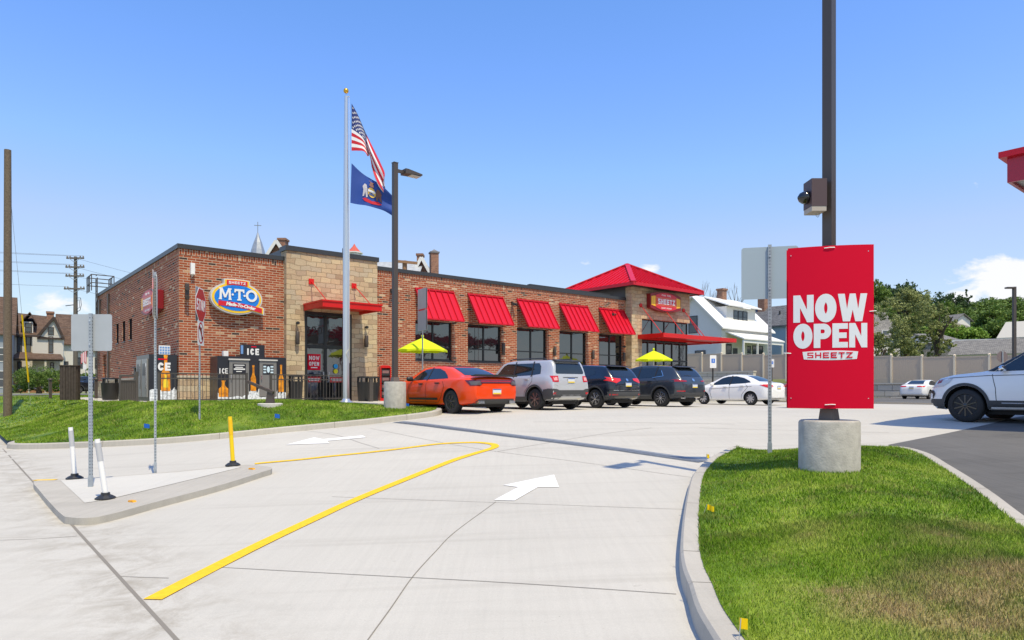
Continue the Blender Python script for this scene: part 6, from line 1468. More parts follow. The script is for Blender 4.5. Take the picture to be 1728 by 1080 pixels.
marker_flag(240, 728, zlp, FLAGB, 'small blue marker flag on the lawn left of the tall island post', 1.3, .5); marker_flag(461, 711, zlp, FLAGB, 'small blue marker flag on the lawn near the yellow delineator', 1.3, .5)
marker_flag(212, 672, zlp, FLAGB, 'small blue marker flag before the slatted gate', 1.5, .5); marker_flag(604, 676, zlp, FLAGB, 'small blue marker flag near the black bins', 1.3, .5); marker_flag(683, 689, zlp, FLAGB, 'small blue marker flag at the foot of the short concrete base', 1.0, .5)

# lamp posts on round concrete bases
def lamp_post(name, label, px, py_front, zf, wpx, top_base_py, H, arm_dir, shaft=.12, rz=PHI, collar=True):
    X, Y = ray_hit(px, py_front, zf); r_ = wpx / 2 / FPX * Y * 1.02; Yc = Y + r_; Xc = (px - CX) / FPX * Yc; zb = zf(Xc, Yc) - .1
    L = thing(name, label, 'lamp post', (Xc, Yc, zb), rz); hb = zpx(top_base_py, Yc - r_) - zb
    mb = MB(); mb.lathe([(r_, -.3), (r_, hb - .03), (r_ - .012, hb - .008), (r_ - .03, hb)], 48); mb.build('concrete_base', CONC_B, L, smooth=30)
    a = shaft / 2; mb = MB(); mb.box(-a, a, -a, a, hb, H); mb.build('shaft', BROWN, L)
    mb = MB(); mb.add([(x * k, y * k, z) for z, k in ((hb + .002, 1.55), (hb + .14, 1.3)) for x, y in ((-a, -a), (a, -a), (a, a), (-a, a))], [(0, 1, 2, 3), (7, 6, 5, 4), (0, 4, 5, 1), (1, 5, 6, 2), (2, 6, 7, 3), (3, 7, 4, 0)])
    mb.build('base_cover', mat('base_cover_brown', (.13, .105, .09), .45), L)
    d = arm_dir; mb = MB(); mb.box(min(d * a, d * (a + .28)), max(d * a, d * (a + .28)), -.035, .035, H - .26, H - .17); mb.build('arm', BROWN, L)
    x0, x1 = d * (a + .22), d * (a + .82)
    mb = MB(); mb.prism([(x0, H - .28), (x1, H - .245), (x1, H - .20), (x0 + d * .1, H - .13), (x0, H - .13)], -.16, .16); hd = mb.build('lamp_head', BROWN, L)
    mb = MB(); q0, q1 = sorted((x0 + d * .22, x1 - d * .04)); mb.box(q0, q1, -.13, .13, H - .283, H - .272); mb.build('lens', mat('led_lens', (.62, .62, .60), .25), hd)
    mb = MB(); mb.box(-a - .01, a + .01, -a - .01, a + .01, H, H + .02); mb.build('cap', BROWN, L)
    return L, Xc, Yc, zb, hb
NL, nx_, ny_, nzb, nhb = lamp_post('lamp_post', 'tall bronze lamp post behind the red now open board, on the near grass', 1399, 799, zlr, 98, 711, 7.1, -1, .118)
lamp_post('lamp_post', 'bronze lamp post on the left lawn beside the flagpole', 666.5, 690, zlp, 37, 644, 7.62, 1, .14)
# now open board around the near lamp post
b_rz = R(-15); bx, by = nx_ - .035, ny_ - .08
bd = thing('now_open_board', 'large red board reading NOW OPEN strapped to the near lamp post', 'sign', (bx, by, zpx(689, ny_ - .1)), b_rz)
Ysc = ny_ - .1; bw = 141 / FPX * Ysc / math.cos(b_rz) * .91; bh = (689 - 417) / FPX * Ysc
def bow(x): return .0
for sgn, nm in ((-1, 'front_board'), (1, 'rear_board')):
    mb = MB(); n = 12; V = []; yb = sgn * .105
    for k in range(n + 1):
        x = -bw / 2 + bw * k / n; off = -sgn * .05 * (abs(2 * k / n - 1) ** 2)
        for dz in (0, bh):
            for dy in (0, sgn * .008): V.append((x, yb + off + dy, dz))
    F = []
    for k in range(n):
        a = 4 * k; b_ = a + 4; F += [(a, b_, b_ + 2, a + 2), (a + 1, a + 3, b_ + 3, b_ + 1), (a, a + 1, b_ + 1, b_), (a + 2, b_ + 2, b_ + 3, a + 3)]
    F += [(0, 2, 3, 1), (4 * n, 4 * n + 1, 4 * n + 3, 4 * n + 2)]
    mb.add(V, F); bo_ = mb.build(nm, REDB, bd, smooth=30)
    if sgn < 0: front = bo_
pxm = bw / 141.0
def bxz(px, py): return ((px - 1399.5) * pxm, (689 - py) * (bh / 272))
mb = MB()
HEAVY = {'N': [(0, 0), (0, 1), (.34, 1), (.67, .46), (.67, 1), (1, 1), (1, 0), (.68, 0), (.33, .54), (.33, 0)],
         'W': [(0, 1), (.17, 0), (.41, 0), (.5, .42), (.59, 0), (.83, 0), (1, 1), (.77, 1), (.69, .45), (.60, 1), (.40, 1), (.31, .45), (.23, 1)],
         'E': [(0, 0), (0, 1), (1, 1), (1, .77), (.42, .77), (.42, .62), (.92, .62), (.92, .39), (.42, .39), (.42, .23), (1, .23), (1, 0)]}
def heavy(mb, c, x0, z0, w, h, y):
    if c in HEAVY:
        P = [(x0 + a * w, z0 + b * h) for a, b in HEAVY[c]]; mb.prism(P, y - .002, y + .001)
    else:
        th = .30 * h
        if c == 'O': P = arc(x0 + w / 2, z0 + h / 2, w / 2 - th / 2, h / 2 - th / 2 + .006, 90, 450, 32)
        else:
            th = .24 * h; zb = z0 + h * .36; P = [(x0 + th * .6, zb + th / 2), (x0 + th * .6, z0 + h - th / 2), (x0 + w * .55, z0 + h - th / 2)] + arc(x0 + w * .56, (zb + z0 + h) / 2, w * .44 - th / 2, (z0 + h - zb) / 2 - th / 2, 80, -80, 10) + [(x0 + w * .55, zb + th / 2), (x0 + th * .6, zb + th / 2)]
            mb.box(x0, x0 + w * .38, y - .0024, y + .001, z0, z0 + h)
        Lp, Rp = stroke_poly(P, th); n = len(P)
        mb.add([(p[0], y - .002, p[1]) for p in Lp] + [(p[0], y - .002, p[1]) for p in Rp], [(i, i + 1, n + i + 1, n + i) for i in range(n - 1)])
def word(word_, x0p, x1p, yt, yb, th, gaps, widths):
    tot = sum(widths) + gaps * (len(widths) - 1); k = (x1p - x0p) / tot; x = x0p
    for c, w in zip(word_, widths):
        X0, Zb = bxz(x, yb); X1, Zt = bxz(x + w * k, yt); heavy(mb, c, X0, Zb, X1 - X0, Zt - Zb, -.1135); x += (w + gaps) * k
word('NOW', 1338, 1459, 498, 544, .088, .07, [1.0, 1.05, 1.45]); word('OPEN', 1338, 1459, 547, 587.5, .080, .07, [1.05, .95, .85, 1.0])
for i, v in enumerate(mb.v):
    x, y, z = v; k = abs(2 * x / bw) ** 2; mb.v[i] = (x, y + .05 * k, z)
mb.build('lettering', mat('board_white', (.74, .76, .80), .5), front)
mb = MB(); x0_, z0_ = bxz(1353, 606.5); x1_, z1_ = bxz(1444, 594); y_ = -.1115
xm_ = (x0_ + x1_) / 2; P_ = [(x0_ + (x1_ - x0_) * i / 12, z1_ + .014 * (1 - (i / 6 - 1) ** 2)) for i in range(13)] + [(x1_ - .015 - (x1_ - x0_ - .03) * i / 12, z0_ - .012 * (1 - (i / 6 - 1) ** 2)) for i in range(13)]
def bowed(mb):
    for i, v in enumerate(mb.v): k = abs(2 * v[0] / bw) ** 2; mb.v[i] = (v[0], v[1] + .05 * k, v[2])
mb.prism(P_, -.1155, -.1125); bowed(mb); mb.build('name_strip', MATS['board_white'], front)
mb = MB(); lw = (x1_ - x0_ - .10) / 6 - .02; letters(mb, 'SHEETZ', x0_ + .055, z0_ + .014, lw, (z1_ - z0_) - .022, .02, .014, -.1157, .001); bowed(mb); mb.build('name_lettering', REDB, front)
for px, py in ((1397, 421), (1398, 683)):
    X0, Z0_ = bxz(px, py); mb = MB(); mb.tube([(X0 - .06, -.118, Z0_), (X0, -.124, Z0_ + .006), (X0 + .06, -.118, Z0_ + .004)], .006); mb.build('cable_tie', WHITE, front)
for px, py in ((1470, 528), (1327, 596)):
    X0, Z0_ = bxz(px, py); sgx = 1 if px > 1400 else -1; mb = MB(); mb.tube([(X0 - sgx * .05, -.072, Z0_), (X0 - sgx * .0, -.075, Z0_ + .004), (X0 + sgx * .03, -.05, Z0_ + .008)], .006); mb.build('cable_tie', WHITE, front)
mb = MB()
for px, py in ((1334, 430), (1461, 428), (1334, 672), (1461, 672)): X0, Z0_ = bxz(px, py); mb.prism(arc(X0, Z0_, .006, .006, 0, 300, 6), -.078, -.070)
mb.build('grommets', ALU, front)
# camera housing on the near lamp post
hc = thing('camera_housing', 'brown box with a black dome camera high on the near lamp post', 'camera', (nx_, ny_, zpx(360, ny_)), 0)
w2 = 26 / FPX * ny_; h2 = 54 / FPX * ny_
mb = MB(); mb.box(-.08 - w2, -.085, -.13, .11, .06, h2); mb.build('box', mat('housing_brown', (.075, .045, .05), .5), hc)
mb = MB(); mb.box(-.08 - w2 + .004, -.09, -.126, .106, 0, .059); mb.build('base_plate', mat('housing_beige', (.42, .37, .32), .6), hc)
mb = MB(); mb.lathe([(.012, -.12), (.055, -.09), (.075, -.05), (.085, 0), (.07, .03)], 18); mb.v = [(-.08 - w2 - .02 + p[2] * .9, p[1] - .02, .19 + p[0]) for p in mb.v]; mb.build('dome', mat('dome_black', (.01, .01, .012), .15, coat=.6), hc, smooth=50)
mb = MB(); mb.cyl((-.08 - w2 - .05, -.05, .15), (-.08 - w2 + .002, -.03, .17), .03, n=12); mb.build('lens', CHROME, hc)
mb = MB(); mb.tube([(-.16, 0, .0), (-.165, 0, -.03), (-.14, 0, -.05), (-.12, 0, -.02), (-.135, 0, .0)], .003); mb.build('cable', GALV, hc)
mb = MB(); mb.box(-.084, -.062, -.04, .04, .1, h2 - .03); mb.build('bracket', ALU, hc)

# flagpole
Y = 22.6; X = (584 - CX) / FPX * Y; fz_ = zpx(679, Y); fp = thing('flagpole', 'tall silver flagpole with a gold ball in front of the shop door', 'flagpole', (X, Y, fz_), 0)
H = zpx(163, Y) - fz_
mb = MB(); mb.lathe([(.105, 0), (.105, H * .45), (.06, H)], 24); mb.build('pole', ALU, fp, smooth=50)
mb = MB(); mb.lathe([(.26, -.05), (.26, .0), (.22, .03), (.14, .07), (.12, .12)], 24); mb.build('base_flange', ALU, fp, smooth=30)
mb = MB(); mb.cyl((0, 0, H), (0, 0, H + .10), .02, n=8); mb.cyl((0, 0, H), (.11, 0, H + .0), .02, n=8); mb.build('truck', ALU, fp)
mb = MB(); mb.lathe([(.085 * math.sin(R(a)), -.085 * math.cos(R(a))) for a in range(8, 180, 14)], 18, (0, 0, H + .19)); mb.build('ball', GOLD, fp, smooth=60)
mb = MB(); mb.tube([(.10, 0, H - .02), (.115, -.01, H * .5), (.12, 0, 1.3)], .006, 5); mb.build('halyard', WHITE, fp)
mb = MB(); mb.tube([(.11, -.02, 1.4), (.03, -.13, 1.6), (.10, -.05, 1.75)], .012, 5); mb.build('cleat_rope', mat('rope', (.6, .58, .5), .8), fp)
def fpp(px, py, dy=0.0): return Vector(((px - 584) / FPX * Y, dy, zpx(py, Y) - fz_))
def cloth(top, bot, wave, fold=0.0):
    T = spline([(p[0], p[1], 0) for p in top], 10); B = spline([(p[0], p[1], 0) for p in bot], 10)
    def al(P, u):
        L = [0]
        for a, b in zip(P[:-1], P[1:]): L.append(L[-1] + math.hypot(a[0] - b[0], a[1] - b[1]))
        t = u * L[-1]
        for k in range(len(P) - 1):
            if t <= L[k + 1] + 1e-9:
                f = (t - L[k]) / max(1e-9, L[k + 1] - L[k]); return tuple(P[k][i] + (P[k + 1][i] - P[k][i]) * f for i in range(2))
        return P[-1][:2]
    def at_(u, v, fold=fold):
        b_ = ss((u - .30) / .25) * fold; v0 = v; v = v * (1 - b_) + b_ * (v / .42 if v < .42 else 1 - (v - .42) / .58 * .85)
        a = al(T, u); b = al(B, u); x = a[0] + (b[0] - a[0]) * v; y = a[1] + (b[1] - a[1]) * v; return fpp(x, y, wave(u, v) + b_ * .10 * ss((v0 - .36) / .2))
    return at_
usw = lambda u, v: .02 + .3 * (0) + (.12 * math.sin(v * 9 + u * 3.5) * min(1, u * 1.6) + .10 * math.sin(u * 9 - v * 3)) * min(1, u * 2) - .10 * u
us_at = cloth([(593, 174), (603, 192), (616, 222), (630, 250), (642, 275), (649, 292), (648, 306)], [(593, 254), (604, 254.5), (617, 258), (625, 278), (634, 303), (641, 318), (648, 327)], usw, 1.0)
def flag_mesh(mb, f, u0, u1, v0, v1, nu, nv, mi=0, off=0.0):
    V = []
    for j in range(nv + 1):
        for i in range(nu + 1): p = f(u0 + (u1 - u0) * i / nu, v0 + (v1 - v0) * j / nv); V.append((p.x, p.y + off, p.z))
    mb.add(V, [(j * (nu + 1) + i, j * (nu + 1) + i + 1, (j + 1) * (nu + 1) + i + 1, (j + 1) * (nu + 1) + i) for j in range(nv) for i in range(nu)], mi)
us = thing('national_flag', 'limp stars and stripes flag, upper of the two on the flagpole', 'flag', (X, Y, fz_), 0, 'flags on the silver pole')
mb = MB()
for k in range(13):
    a, b = k / 13, (k + 1) / 13; u0 = .40 if k < 7 else 0; flag_mesh(mb, us_at, u0, 1, a, b, 34, 3, k % 2)
mb.build('stripes', [FRED, FWHITE], us, smooth=80, fixn=False)
mb = MB(); flag_mesh(mb, us_at, 0, .40, 0, 7 / 13, 18, 18); mb.build('canton', NAVY, us, smooth=80, fixn=False)
mb = MB()
for r_ in range(9):
    for c_ in range(6 if r_ % 2 == 0 else 5):
        u = .40 * (c_ * 2 + 1 + (r_ % 2)) / 12; v = 7 / 13 * (r_ + 1) / 10; cc_ = us_at(u, v); du = (us_at(u + .01, v) - cc_).normalized(); dv = (us_at(u, v + .01) - cc_).normalized(); nn = du.cross(dv).normalized()
        for sgf in (-1, 1):
            P = [cc_ + nn * .006 * sgf + du * (rd * math.sin(R(36 * q))) - dv * (rd * math.cos(R(36 * q))) for q in range(10) for rd in ((.042 if q % 2 == 0 else .018),)]
            mb.add([tuple(p) for p in P], [tuple(range(10))])
mb.build('stars', FWHITE, us, fixn=False)
paw = lambda u, v: .02 + .10 * math.sin(u * 7 + v * 2) * min(1, u * 3) + .05 * math.sin(v * 8 + u * 5) * u
pa_at = cloth([(593, 275), (608, 289), (628, 303), (645, 314), (663, 331)], [(591, 342), (610, 346), (632, 351), (648, 355), (663, 364)], paw)
pa = thing('state_flag', 'royal blue state flag with a coat of arms, lower on the flagpole', 'flag', (X, Y, fz_), 0, 'flags on the silver pole')
mb = MB(); flag_mesh(mb, pa_at, 0, 1, 0, 1, 40, 26); mb.build('field', PABLUE, pa, smooth=80, fixn=False)
def patch(poly, m, nm, off=.008):
    mb = MB(); n = len(poly)
    r_ = delaunay_2d_cdt([Vector(p) for p in poly], [], [list(range(n))], 1, 1e-6)
    for sgf in (-1, 1): mb.add([tuple(pa_at(p.x, p.y) + Vector((0, sgf * off, 0))) for p in r_[0]], [tuple(f) for f in r_[2]])
    return mb.build(nm, m, pa, fixn=False)
patch(arc(.50, .50, .09, .17, 0, 345, 18), GOLDP, 'shield', .018); patch([(.28, .78), (.36, .74), (.50, .80), (.64, .74), (.72, .80), (.66, .86), (.5, .90), (.34, .86)], FRED, 'ribbon', .020)
patch([(.28, .40), (.33, .28), (.38, .30), (.40, .42), (.41, .70), (.37, .72), (.35, .55), (.32, .70), (.28, .72), (.30, .50)], mat('horse_white', (.55, .52, .55), .8), 'horse', .022)
patch([(.60, .42), (.62, .30), (.67, .28), (.72, .40), (.70, .50), (.72, .72), (.68, .70), (.65, .55), (.63, .72), (.59, .70)], mat('horse_dark', (.16, .08, .07), .8), 'horse', .022)
patch([(.44, .28), (.47, .16), (.42, .10), (.50, .13), (.58, .10), (.53, .16), (.56, .28), (.5, .31)], mat('eagle_brown', (.25, .12, .10), .8), 'eagle', .024); patch([(.42, .42), (.58, .42), (.58, .50), (.42, .50)], FWHITE, 'shield_band', .026)
patch([(.44, .54), (.56, .54), (.56, .60), (.44, .60)], mat('plough_blue', (.08, .12, .3), .8), 'shield_band', .026)

# ground floodlight for the flags
X, Y = LG(456, 683); fl = thing('flag_floodlight', 'low bronze floodlight with a slanted head on a pale round pad', 'floodlight', (X, Y, zpx(683, Y)), 0)
mb = MB(); mb.lathe([(.36, -.1), (.36, .03), (.33, .045)], 24); mb.build('pad', CONC_W, fl)
mb = MB(); mb.add([(x, y, z) for z, w in ((.04, .13), (.42, .07)) for x, y in ((-w, -.05), (w, -.05), (w, .05), (-w, .05))], [(0, 1, 2, 3), (7, 6, 5, 4), (0, 4, 5, 1), (1, 5, 6, 2), (2, 6, 7, 3), (3, 7, 4, 0)]); mb.build('stand', BROWN, fl)
mb = MB(); mb.bar((.10, 0, .36), (-.70, 0, .70), .16, .075, up=(0, 0, 1)); mb.build('head', BROWN, fl)

# weathered pole with its guy wire
X, Y = LG(13, 702); wz = zpx(702, Y)
wp = thing('wooden_pole', 'tall weathered wooden pole at the left edge on the lawn', 'pole', (X, Y, wz), 0); Hw = zpx(253, Y) - wz
mb = MB(); mb.lathe([(.145 * Y / 26 , -.4), (.138 * Y / 26, Hw * .4), (.115 * Y / 26, Hw)], 16); mb.build('shaft', WOOD, wp, smooth=50)
gx, gy = LG(52, 684); gzz = zpx(684, gy)
gw = thing('guy_wire', 'steel guy wire with a long yellow plastic guard beside the wooden pole', 'guy wire', (gx, gy, gzz), 0)
tp = Vector((X - gx, Y - gy, wz - gzz + Hw * .93)); mb = MB(); mb.cyl((0, 0, -.1), tp, .008, n=6); mb.build('cable', GALV, gw)
a_, b_ = tp * .105, tp * .40
mb = MB(); mb.cyl(a_, b_, .040, n=10); mb.build('guard', YEL, gw, smooth=50)

# ================================================================== FUEL CANOPY
fc = thing('fuel_canopy', 'red edged fuel station canopy whose corner shows at the right edge', 'canopy', wst(16.5, 4.25, 0), PHI)
zc0 = 5.80; LS, LT = 26.0, -13.0
mb = MB(); mb.box(0, .06, LT, 0, zc0, zc0 + .58); mb.box(.06, LS, -.06, 0, zc0, zc0 + .58); mb.box(LS - .06, LS, LT + .06, -.06, zc0, zc0 + .58); mb.box(.06, LS, LT, LT + .06, zc0, zc0 + .58); mb.build('fascia', REDD, fc)
mb = MB(); mb.box(-.12, .0, LT - .12, .12, zc0 + .50, zc0 + .62); mb.box(.0, LS + .12, .0, .12, zc0 + .50, zc0 + .62); mb.box(LS, LS + .12, LT - .12, 0, zc0 + .50, zc0 + .62); mb.box(0, LS, LT - .12, LT, zc0 + .50, zc0 + .62); mb.build('cap_strip', REDM, fc)
mb = MB(); mb.box(.06, LS - .06, LT + .06, -.06, zc0 + .06, zc0 + .10); mb.build('soffit', mat('soffit_beige', (.55, .52, .46), .6), fc)
mb = MB(); mb.box(.06, LS - .06, LT + .06, -.06, zc0 + .52, zc0 + .56); mb.build('deck', mat('deck_grey', (.4, .4, .4), .8), fc)
for i in range(4):
    for j in range(2):
        mb = MB(); x, y = .75 + i * 7.4, -1.2 - j * 7.5; mb.box(x - .3, x + .3, y - .3, y + .3, zc0 + .03, zc0 + .058); mb.build('recessed_lamp', mat('lamp_dark', (.06, .06, .06), .4), fc)
for i in range(3):
    for j in range(2):
        x, y = 4.0 + i * 9.0, -4.5 - j * 5.5; zz0 = zst(16.5 + x, 4.25 + y)
        mb = MB(); mb.box(x - .25, x + .25, y - .25, y + .25, zz0, zc0 + .059); mb.build('column', REDM, fc)
for i in range(3):
    x, y = 20.5 + i * 9.0, -2.9; gpz = zst(x, y)
    gp = thing('fuel_pump', 'red and white fuel pump under the canopy, out at the right', 'fuel pump', wst(x, y, gpz), PHI, 'fuel pumps on their island')
    mb = MB(); mb.box(-.28, .28, -.5, .5, .05, 1.5); mb.box(-.9, -.6, -.25, .25, 0, .9); mb.build('cabinet', WHITE, gp)
    mb = MB(); mb.box(-.32, .32, -.6, .6, 1.5, 2.1); mb.build('valance', REDM, gp)

# ================================================================== TREES AND PLANTS
def crown_mesh(name, blobs, n, size, seed, m):
    """leaf clumps spread through several overlapping ellipsoids: (cx,cy,cz,rx,ry,rz)"""
    rng = np.random.default_rng(seed); vol = np.array([b[3] * b[4] * b[5] for b in blobs]) ** .7; cnt = (vol / vol.sum() * n).astype(int); P = []
    for b, c in zip(blobs, cnt):
        k = max(4, c // 26); cc = rng.normal(size=(k, 3)); cc /= np.linalg.norm(cc, axis=1)[:, None]; cc *= rng.uniform(.35, 1.0, (k, 1)) ** .45
        idx = rng.integers(0, k, c); q = cc[idx] + rng.normal(size=(c, 3)) * .13; P.append(q * np.array(b[3:6]) + np.array(b[:3]))
    P = np.concatenate(P); N_ = len(P); a = rng.normal(size=(N_, 3)); a /= np.linalg.norm(a, axis=1)[:, None]; b2 = rng.normal(size=(N_, 3)); b2[:, 2] *= .6; b2 -= a * (a * b2).sum(1)[:, None]; b2 /= np.linalg.norm(b2, axis=1)[:, None]
    s = size * rng.uniform(.55, 1.3, (N_, 1)); V = np.stack([P - a * s, P - b2 * s * .62, P + a * s, P + b2 * s * .62], 1).reshape(-1, 3)
    me = bpy.data.meshes.new(name); me.vertices.add(N_ * 4); me.vertices.foreach_set('co', V.ravel().astype(np.float32)); me.loops.add(N_ * 4); me.loops.foreach_set('vertex_index', np.arange(N_ * 4, dtype=np.int32))
    me.polygons.add(N_); me.polygons.foreach_set('loop_start', np.arange(0, N_ * 4, 4, dtype=np.int32)); me.polygons.foreach_set('loop_total', np.full(N_, 4, dtype=np.int32)); me.materials.append(m); me.update(); me.validate()
    return me
def branchy(mb, p, d, L_, r, depth, rnd, spread=.6, up=.25):
    q = p + d * L_; mb.cyl(p, q, r, r * .68, 7 if depth > 1 else 5, caps=False)
    if depth <= 0: return
    for k in range(rnd.choice((2, 3, 3))):
        nd = (d + Vector((rnd.uniform(-1, 1), rnd.uniform(-1, 1), rnd.uniform(-.4, .8))) * spread + Vector((0, 0, up))).normalized()
        branchy(mb, p + d * L_ * rnd.uniform(.7, 1), nd, L_ * rnd.uniform(.6, .85), r * .62, depth - 1, rnd, spread, up)
def tree(name, label, x, y, z, h, rx, n, leaf, m, seed, kind='round', group=None, trunk=.25, proto=None):
    r = thing(name, label, 'tree', (x, y, z), 0, group); rnd = random.Random(seed); blobs = []
    if kind == 'round':
        for k in range(11):
            a = rnd.uniform(0, 6.28); q = rnd.uniform(0, .62); blobs.append((q * rx * math.cos(a), q * rx * math.sin(a), h * rnd.uniform(.38, .84), rx * rnd.uniform(.34, .55), rx * rnd.uniform(.34, .55), h * rnd.uniform(.12, .2)))
    elif kind == 'cone':
        for k in range(9): f = k / 8; blobs.append((rnd.uniform(-.1, .1) * rx, rnd.uniform(-.1, .1) * rx, h * (.22 + .74 * f), rx * (1 - f * .82), rx * (1 - f * .82), h * .075))
    elif kind == 'loose':
        for k in range(64):
            a = rnd.uniform(0, 6.28); f = rnd.uniform(0, 1) ** .9; q = rnd.uniform(.05, 1.0) * math.sin(.45 + f * 2.3); blobs.append((q * rx * math.cos(a), q * rx * math.sin(a), h * (.16 + .78 * f), rx * rnd.uniform(.10, .24), rx * rnd.uniform(.10, .24), h * rnd.uniform(.04, .085)))
    elif kind == 'dome':
        for k in range(14): a = 6.28 * k / 14; blobs.append((.6 * rx * math.cos(a), .6 * rx * math.sin(a), h * .52, rx * .42, rx * .42, h * .30))
        blobs.append((0, 0, h * .74, rx * .75, rx * .75, h * .24))
    cm = crown_mesh('crown', blobs, n, leaf, seed, m); c = bpy.data.objects.new('crown', cm); COL.objects.link(c); c.parent = r
    mb = MB(); rt = h * .03 * (trunk / .25)
    branchy(mb, Vector((0, 0, -.3)), Vector((rnd.uniform(-.06, .06), rnd.uniform(-.06, .06), 1)).normalized(), h * .34, rt, 3 if kind in ('round', 'loose') else 1, rnd, .55); mb.build('trunk', BARK, r, smooth=60)
    return r
def w_at(px, Y): return (px - CX) / FPX * Y
# the big loose tree behind the tan fence
Y = 66; g0 = hg(w_at(1545, Y), Y)
tree('leafy_tree', 'big loose olive green tree just behind the tan fence', w_at(1530, Y), Y, 2.9, zpx(486, Y) - 2.9, 4.1, 26000, .085, LEAF2, 11, 'loose', trunk=.32)
tree('leafy_tree', 'smaller loose tree leaning out right of the big olive tree', w_at(1582, 68), 68, 2.9, zpx(505, 68) - 2.9, 2.2, 8000, .10, LEAF2, 12, 'loose', trunk=.4)
tree('leafy_tree', 'small loose tree low at the left edge of the big olive tree', w_at(1482, 64), 64, 2.9, zpx(560, 64) - 2.9, 1.5, 3000, .10, LEAF2, 13, 'loose', trunk=.4)
# trees up the hill: (column, distance, top row, radius, kind, leaf set)
HT = [(1478, 150, 478, 5.5, 'round', 0), (1496, 158, 470, 5, 'round', 2), (1512, 155, 466, 5.2, 'round', 2), (1533, 152, 470, 4.5, 'round', 2), (1549, 160, 486, 5, 'round', 2), (1478, 120, 505, 5, 'round', 0), (1500, 118, 522, 5.5, 'round', 0),
      (1606, 165, 486, 4.2, 'round', 2), (1629, 168, 491, 3.6, 'cone', 2), (1583, 170, 508, 6, 'round', 0), (1600, 140, 512, 5, 'round', 0), (1620, 150, 514, 5.5, 'round', 0), (1641, 175, 512, 6, 'round', 0), (1660, 165, 510, 6, 'round', 0), (1672, 185, 504, 6.5, 'round', 0),
      (1688, 175, 500, 6.5, 'round', 0), (1706, 185, 503, 6.5, 'round', 0), (1722, 180, 508, 6.5, 'round', 0), (1742, 180, 505, 7, 'round', 0), (1650, 135, 522, 5, 'round', 0), (1680, 130, 520, 5.5, 'round', 0), (1705, 135, 522, 5.5, 'round', 0), (1726, 130, 527, 5.5, 'round', 0),
      (1605, 105, 547, 4.2, 'round', 3), (1625, 108, 550, 4, 'round', 3), (1648, 106, 553, 3.6, 'round', 3), (1590, 112, 540, 4, 'round', 3), (1663, 112, 545, 4.5, 'round', 0), (1690, 110, 540, 5, 'round', 0), (1712, 112, 545, 5, 'round', 0),
      (1565, 125, 520, 5.5, 'round', 0), (1545, 118, 530, 5, 'round', 0), (1320, 150, 540, 6, 'round', 0), (1345, 150, 520, 7, 'round', 0), (1440, 150, 500, 7, 'round', 2), (1400, 150, 510, 7, 'round', 0), (1298, 170, 533, 6, 'round', 0),
      (1255, 200, 524, 5, 'round', 2), (1760, 130, 520, 6, 'round', 0), (1790, 130, 520, 6, 'round', 0), (1830, 140, 505, 7, 'round', 0)]
protos = {}
GLB = {0: ('mid green', 'broadleaf tree', LEAF1), 2: ('dark green', 'tree', LEAF3), 3: ('bright green', 'tree', LEAF4)}
for i, (px, Y, top, rx, kind, ls) in enumerate(HT):
    x = w_at(px, Y); z = hg(x, Y) - .3; h = max(5, zpx(top, Y) - z); key = (kind, ls, i % 2)
    lab = {0: 'mid green broadleaf tree in the wooded hillside beyond the fence', 2: 'dark green tree standing out on the hill skyline', 3: 'bright green low tree on the slope behind the grey roofs'}[ls]
    gp_ = {0: 'mid green trees on the hill', 2: 'dark trees on the hill skyline', 3: 'bright green trees behind the roofs'}[ls]
    if kind == 'cone': lab = 'dark pointed conifer on the hill skyline'; gp_ = None
    if key not in protos: protos[key] = (tree('hill_tree', lab, x, Y, z, 10, 5, 6000, .25, GLB[ls][2], 40 + i, kind, gp_), 10, 5); r = protos[key][0]
    else: r = dup(protos[key][0], (x, Y, z), i * 1.3, lab)
    r.scale = (rx / 5, rx / 5, h / 10)
# bare trees behind the white house
for px, top, sd_ in ((1199, 474, 5), (1232, 478, 9), (1182, 486, 15)):
    Y = 105; x = w_at(px, Y); z = hg(x, Y); h = zpx(top, Y) - z; r = thing('bare_tree', {1199: 'leafless tree, tallest of the bare ones above the white house ridge', 1232: 'leafless tree rising right of the white house chimney', 1182: 'leafless tree just right of the red hip roof'}[px], 'tree', (x, Y, z), 0, 'bare trees')
    mb = MB(); rnd = random.Random(sd_); branchy(mb, Vector((0, 0, -.2)), Vector((0, 0, 1)), h * .42, .22, 5, rnd, .42, .45)
    zm = max(v[2] for v in mb.v); mb.v = [(v[0], v[1], v[2] * h / zm) for v in mb.v]; mb.build('trunk', mat('bare_bark', (.20, .17, .15), .9), r)
# shrub beside the corner entrance
s_, t_ = 40.9, 30.0; x, y = st2w(s_, t_); tree('evergreen_shrub', 'narrow bright green evergreen beside the corner entrance', x, y, .95, 2.5, .55, 1500, .07, LEAF4, 77, 'cone')
# clipped round tree before the brown roofed house
Y = 70; x = w_at(66, Y); tree('round_shrub_tree', 'low wide clipped green tree before the brown roofed house', x, Y, 1.1, zpx(616, Y) - 1.1, 2.35, 11000, .075, LEAF1, 21, 'dome', trunk=.9)
Y = 68; tree('round_shrub_tree', 'green bush at the right of the brown roofed house, behind the sign plate', w_at(145, Y), Y, 1.0, 2.6, 1.1, 1500, .12, LEAF1, 22, 'dome')
tree('hedge_shrub', 'low green shrub in front of the porch steps', w_at(35, 70), 70, 1.0, 1.2, 1.4, 900, .09, LEAF1, 23, 'dome'); tree('hedge_shrub', 'low green shrub between porch and clipped tree trunk', w_at(88, 71), 71, 1.0, 1.1, 1.2, 900, .09, LEAF4, 24, 'dome')

